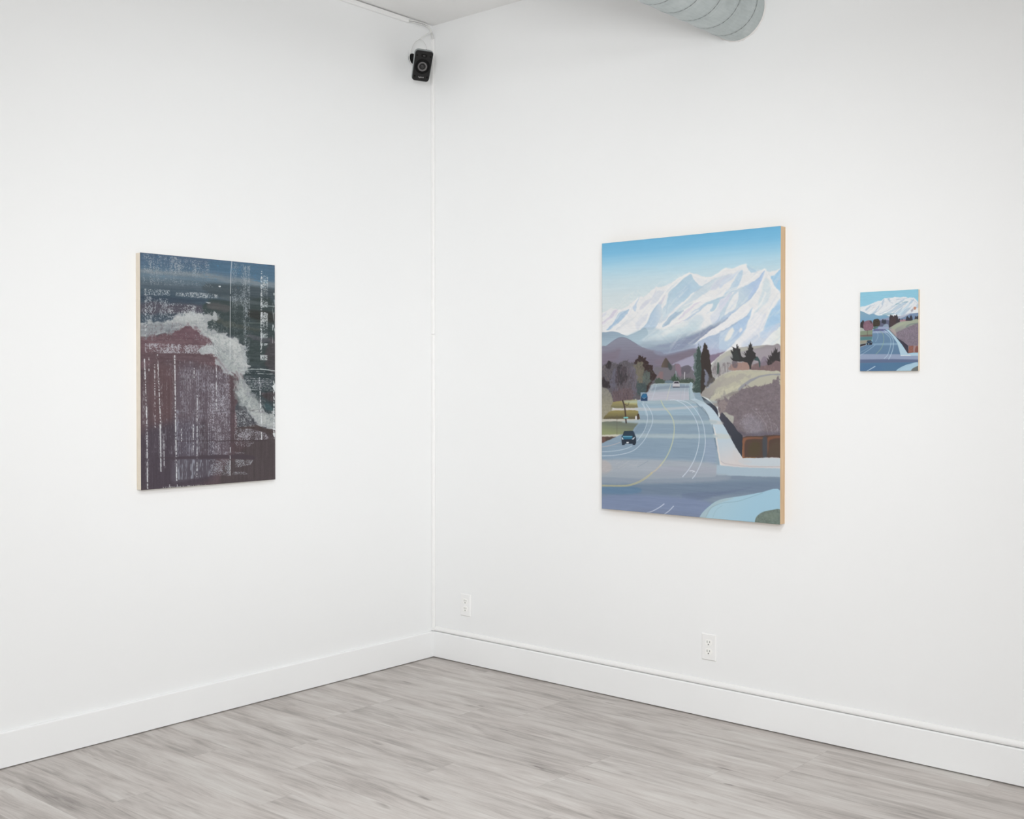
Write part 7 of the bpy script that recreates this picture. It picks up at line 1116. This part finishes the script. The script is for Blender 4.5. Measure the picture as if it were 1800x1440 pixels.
def loft(layers):
    bm = bmesh.new(); rings = [[bm.verts.new((x, y, z)) for x, z in pts] for y, pts in layers]
    n = len(rings[0])
    for A, B in zip(rings, rings[1:]):
        for i in range(n): bm.faces.new((A[i], A[(i + 1) % n], B[(i + 1) % n], B[i]))
    bm.faces.new(rings[0]); bm.faces.new(rings[-1][::-1]); return bm
W, Hh = .0445, .0758
KS = .92
obj('cabinet', loft([(.0015, super_outline(W, Hh, .014, taper=.03, bow=.004)), (.012, super_outline(W + .0022, Hh + .0022, .016, taper=.03, bow=.004)),
                     (.045, super_outline(W - .001, Hh - .004, .02, taper=.03)), (.080, super_outline(W - .014, Hh - .024, .02)), (.094, super_outline(W - .026, Hh - .040, .014))]), SHELL, sp, True)
obj('front_panel', loft([(.002, super_outline(W - .0005, Hh - .0005, .013, taper=.03, bow=.004)), (-.0022, super_outline(W - .0008, Hh - .0008, .013, taper=.03, bow=.004)), (-.004, super_outline(W - .003, Hh - .003, .012, taper=.03, bow=.004))]), BLACK, sp)
def on_face(prof, x, z, y, name, m, parent, seg=56, smooth=True):
    prof = [(r * KS, h * KS) for r, h in prof]; x *= KS; z *= KS
    # profile z axis -> out of the face (-y)
    bm = lathe(prof, seg, Matrix.Translation((x, y, z)) @ Matrix.Rotation(PI / 2, 4, 'X'))
    return obj(name, bm, m, parent, smooth)
wz = -.002
wf = on_face([(.0405, 0), (.0405, .0012), (.0375, .0026), (.034, .0016), (.0315, .0022), (.0285, .0032), (.0255, .0016), (.0255, 0)], .0, wz, -.004, 'woofer', BLACK2, sp)
on_face([(.0258, .0016), (.0245, .0024), (.0175, -.0006), (.0092, -.0026), (.0092, -.0032)], 0, wz, -.0045, 'speaker_cone', CONE, wf)
on_face([(.0100, 0), (.0097, .0010), (.0080, .0020), (.0055, .0032), (.003, .004), (0, .0042)], 0, wz, -.0038, 'dust_cap', plain('dust_cap_rubber', (44, 42, 43), .35, var=.1), wf)
tw = obj('tweeter', loft([(-.0035, super_outline(.0165, .0085, .0075)), (-.0052, super_outline(.0160, .0080, .0072)), (-.0046, super_outline(.0125, .0058, .0055))]), BLACK2, sp)
tw.location = (.001, 0, .0575 * KS); tw.scale = (KS, 1, KS)
obj('tweeter_dome', lathe([(0, .0014), (.003, .0011), (.0052, .0002), (.0052, 0)], 28, Matrix.Translation((0, -.0045, 0)) @ Matrix.Rotation(PI / 2, 4, 'X') @ Matrix.Diagonal((1.5, .8, 1, 1))), TWD, tw, True)
for x, z in ((-.037, .056), (.037, .056), (-.034, -.058), (.034, -.058)):
    on_face([(0, .0003), (.0036, .0003), (.0042, .0012), (.0048, .0004), (.0048, -.001)], x, z, -.004, 'mounting_screw', BLACK2, sp, 24)
cu = bpy.data.curves.new('word', 'FONT'); cu.body = 'logitech'; cu.size = .0092; cu.align_x = 'CENTER'; cu.extrude = .0002
tmp = bpy.data.objects.new('word', cu); C.objects.link(tmp); dg = bpy.context.evaluated_depsgraph_get(); dg.update()
me = bpy.data.meshes.new_from_object(tmp.evaluated_get(dg)); bpy.data.objects.remove(tmp)
lg = link('lettering', me, SILVER, sp); lg.rotation_euler = (PI / 2, 0, 0); lg.location = (.001, -.0044, -.0590)
lg['label'] = 'small silver word on the front'
# bracket: round plate on the left wall and an arm to the back of the cabinet
br = empty('wall_bracket', (0, -.149, 3.117), 'round black speaker bracket on the left wall behind the loudspeaker', 'bracket')
RX = Matrix.Rotation(PI / 2, 4, 'Y')
obj('wall_plate', lathe([(0, .0004), (.026, .0004), (.0265, .006), (.024, .010), (.012, .013), (0, .013)], 40, RX), BLACK2, br, True)
back = Matrix.Translation(sp_c) @ Rm @ Vector((0, .088, .012)) - Vector(br.location)
obj('arm', tube([(.012, 0, 0), (.022, .002, -.006), tuple(back)], .007, 12), BLACK2, br, True)

# ---------------------------------------------------------------- loose wires
w1 = tube([(.010, -.1875, 3.3045), (.012, -.1459, 3.3114), (.012, -.0966, 3.3140), (.012, -.0551, 3.3125), (.014, -.0383, 3.3040), (.016, -.0300, 3.2919), (.016, -.0216, 3.279), (.014, -.0130, 3.2671), (.010, -.0080, 3.2475)], .0035, 10)
tube([(.006, -.1875, 3.2985), (.008, -.1400, 3.3040), (.009, -.0900, 3.3060), (.010, -.0520, 3.3050), (.011, -.0340, 3.2960), (.011, -.0250, 3.2830), (.011, -.0130, 3.2640), (.008, -.0080, 3.2475)], .003, 10, w1)
tag(obj('ceiling_cable', w1, CABLE, None, True), 'white cables drooping from the ceiling raceway round the corner', 'cable')
w2 = tube([(.012, -.012, 3.247), (.030, -.0393, 3.2571), (.045, -.0518, 3.2645), (.050, -.0727, 3.2597), (.050, -.1017, 3.2427), (.050, -.1265, 3.2224), (.050, -.151, 3.2052), (.050, -.1754, 3.188), (.050, -.1916, 3.167), (.048, -.2050, 3.140), (.047, -.2140, 3.112), (.047, -.2130, 3.090), (.050, -.2010, 3.072), (.062, -.178, 3.060)], .0022, 8)
tube([(.050, -.151, 3.2052), (.072, -.158, 3.1995), (.090, -.155, 3.1870), (.095, -.142, 3.1660), (.096, -.1360, 3.1420), (.094, -.136, 3.118)], .0014, 8, w2)
tag(obj('speaker_wire', w2, CABLE, None, True), 'thin white speaker wire looping above the black loudspeaker', 'cable')
w3 = tube([(.118, -.178, 3.112), (.112, -.172, 3.124), (.120, -.170, 3.131), (.128, -.174, 3.137)], .0016, 8)
tag(obj('cable_tie', w3, BLACK2, None, True), 'tiny dark twisted tie poking above the loudspeaker', 'cable tie')

# ---------------------------------------------------------------- light
LAMPS = [(3.0, -2.7, 44, 0), (4.9, -2.9, 12, 4), (2.6, -4.9, 22, 4), (5.0, -5.2, 62, 0)]
WINDOWS = []
FILL_FLOODS = [(4.6, -5.2, 1.9, .4, 0, 3.3, 15, .8, 60), (6.0, -4.6, 2.6, 0, -.9, 1.0, 11, .7, 55), (5.95, -6.15, 2.6, -.2, 0, .35, 5.0, .7, 50)]
def added_pendant(x, y, down, up, z=2.85, rot=0, sx=.14, sy=1.4):  # unseen lamps added for overhead light, with up lights to lift the ceiling
    e = empty('added_light_bar', (x, y, z), 'long white light bar added out of the picture for overhead light', 'pendant light', 'added overhead light bars'); e.rotation_euler = (0, 0, rot)
    obj('housing', box((-sx / 2 - .01, -sy / 2 - .01, .004), (sx / 2 + .01, sy / 2 + .01, .055), .005), PLASTIC, e)
    for s in (-1, 1): obj('suspension_wire', tube([(0, s * sy * .4, .054), (0, s * sy * .4, H - z - .0005)], .003, 8), PLASTIC, e)
    for nm, pw, zz, rx in (('down_light', down, -.002, 0), ('up_light', up, .060, PI)):
        if pw <= 0: continue
        L = bpy.data.lights.new(nm, 'AREA'); L.shape = 'RECTANGLE'; L.size = sx; L.size_y = sy; L.energy = pw; L.color = (.994, 1, 1.006)
        lo = bpy.data.objects.new(nm, L); C.objects.link(lo); lo.parent = e; lo.location = (0, 0, zz); lo.rotation_euler = (rx, 0, 0)
for args in LAMPS: added_pendant(*args)
# unseen fill floods added behind the camera to brighten the corner
def flood(x, y, z, tx, ty, tz, power, size, spread):
    e = empty('added_flood', (x, y, z), 'added fill flood, unseen behind the camera, brightening the corner', 'flood light', 'added fill floods behind the camera')
    d = (Vector((tx, ty, tz)) - Vector((x, y, z))).normalized(); q = d.to_track_quat('-Z', 'Y').to_matrix().to_4x4()
    bm = box((-size / 2 - .03, -size / 2 - .03, .004), (size / 2 + .03, size / 2 + .03, .10), .01)
    bmesh.ops.transform(bm, matrix=q, verts=bm.verts[:]); obj('lamp_head', bm, PLASTIC, e)
    obj('drop_rod', tube([tuple(q @ Vector((0, 0, .09))), (q @ Vector((0, 0, .09))).xy.to_tuple() + (H - z,)], .012, 10), PLASTIC, e)
    L = bpy.data.lights.new('fill_lamp', 'AREA'); L.shape = 'SQUARE'; L.size = size; L.energy = power; L.color = (.994, 1, 1.006); L.spread = math.radians(spread)
    lo = bpy.data.objects.new('fill_lamp', L); C.objects.link(lo); lo.parent = e; lo.matrix_local = q
for a in FILL_FLOODS: flood(*a)
# unused: invented window frame with an area lamp as fill; none is placed
def fill_window(name, centre, across, w, h, power, color):
    cx, cy, cz = centre; bm = bmesh.new(); n = 4; d = .05
    def bar(a0, a1, z0, z1):
        if across == 'y': add_box(bm, (cx - d, cy + a0, z0), (cx - .001, cy + a1, z1), .004)
        else: add_box(bm, (cx + a0, cy + .001, z0), (cx + a1, cy + d, z1), .004)
    z0, z1 = cz - h / 2, cz + h / 2
    bar(-w / 2 - .06, w / 2 + .06, z0 - .06, z0); bar(-w / 2 - .06, w / 2 + .06, z1, z1 + .06)
    for i in range(n + 1):
        a = -w / 2 + w * i / n; bar(a - .03, a + .03, z0, z1)
    tag(obj(name, bm, TRIM), 'white window frame added behind the camera for its fill lamp', None, None, 'structure')
    L = bpy.data.lights.new('daylight', 'AREA'); L.shape = 'RECTANGLE'; L.size = w; L.size_y = h; L.energy = power; L.color = color
    lo = bpy.data.objects.new('daylight', L); C.objects.link(lo)
    if across == 'y': lo.location = (cx - .004, cy, cz); lo.rotation_euler = (PI / 2, 0, PI / 2)
    else: lo.location = (cx, cy + .004, cz); lo.rotation_euler = (PI / 2, 0, PI)
for a in WINDOWS: fill_window(*a)
wd = bpy.data.worlds.new('world'); bpy.context.scene.world = wd; wd.use_nodes = True
wd.node_tree.nodes['Background'].inputs[0].default_value = (1, 1, 1, 1); wd.node_tree.nodes['Background'].inputs[1].default_value = .3


# ---------------------------------------------------------------- camera
cam = bpy.data.cameras.new('camera'); co = bpy.data.objects.new('camera', cam); C.objects.link(co)
F = Vector((-0.6529, 0.7573, -0.0120)).normalized(); R = Vector((0.7574, 0.6530, -0.0003)); R = (R - F * R.dot(F)).normalized(); U = R.cross(F)
co.matrix_world = Matrix.Translation((4.2227, -4.2594, 1.45)) @ Matrix((R, U, -F)).transposed().to_4x4()
cam.sensor_width = 36; cam.sensor_fit = 'HORIZONTAL'; cam.lens = 1994.3138 * 36 / 1800; cam.shift_y = -24.142 / 1800; cam.clip_end = 60
bpy.context.scene.camera = co
vs = bpy.context.scene.view_settings
vs.view_transform = 'Standard'; vs.look = 'None'; vs.gamma = 1.0; vs.use_curve_mapping = False; vs.exposure = -0.14
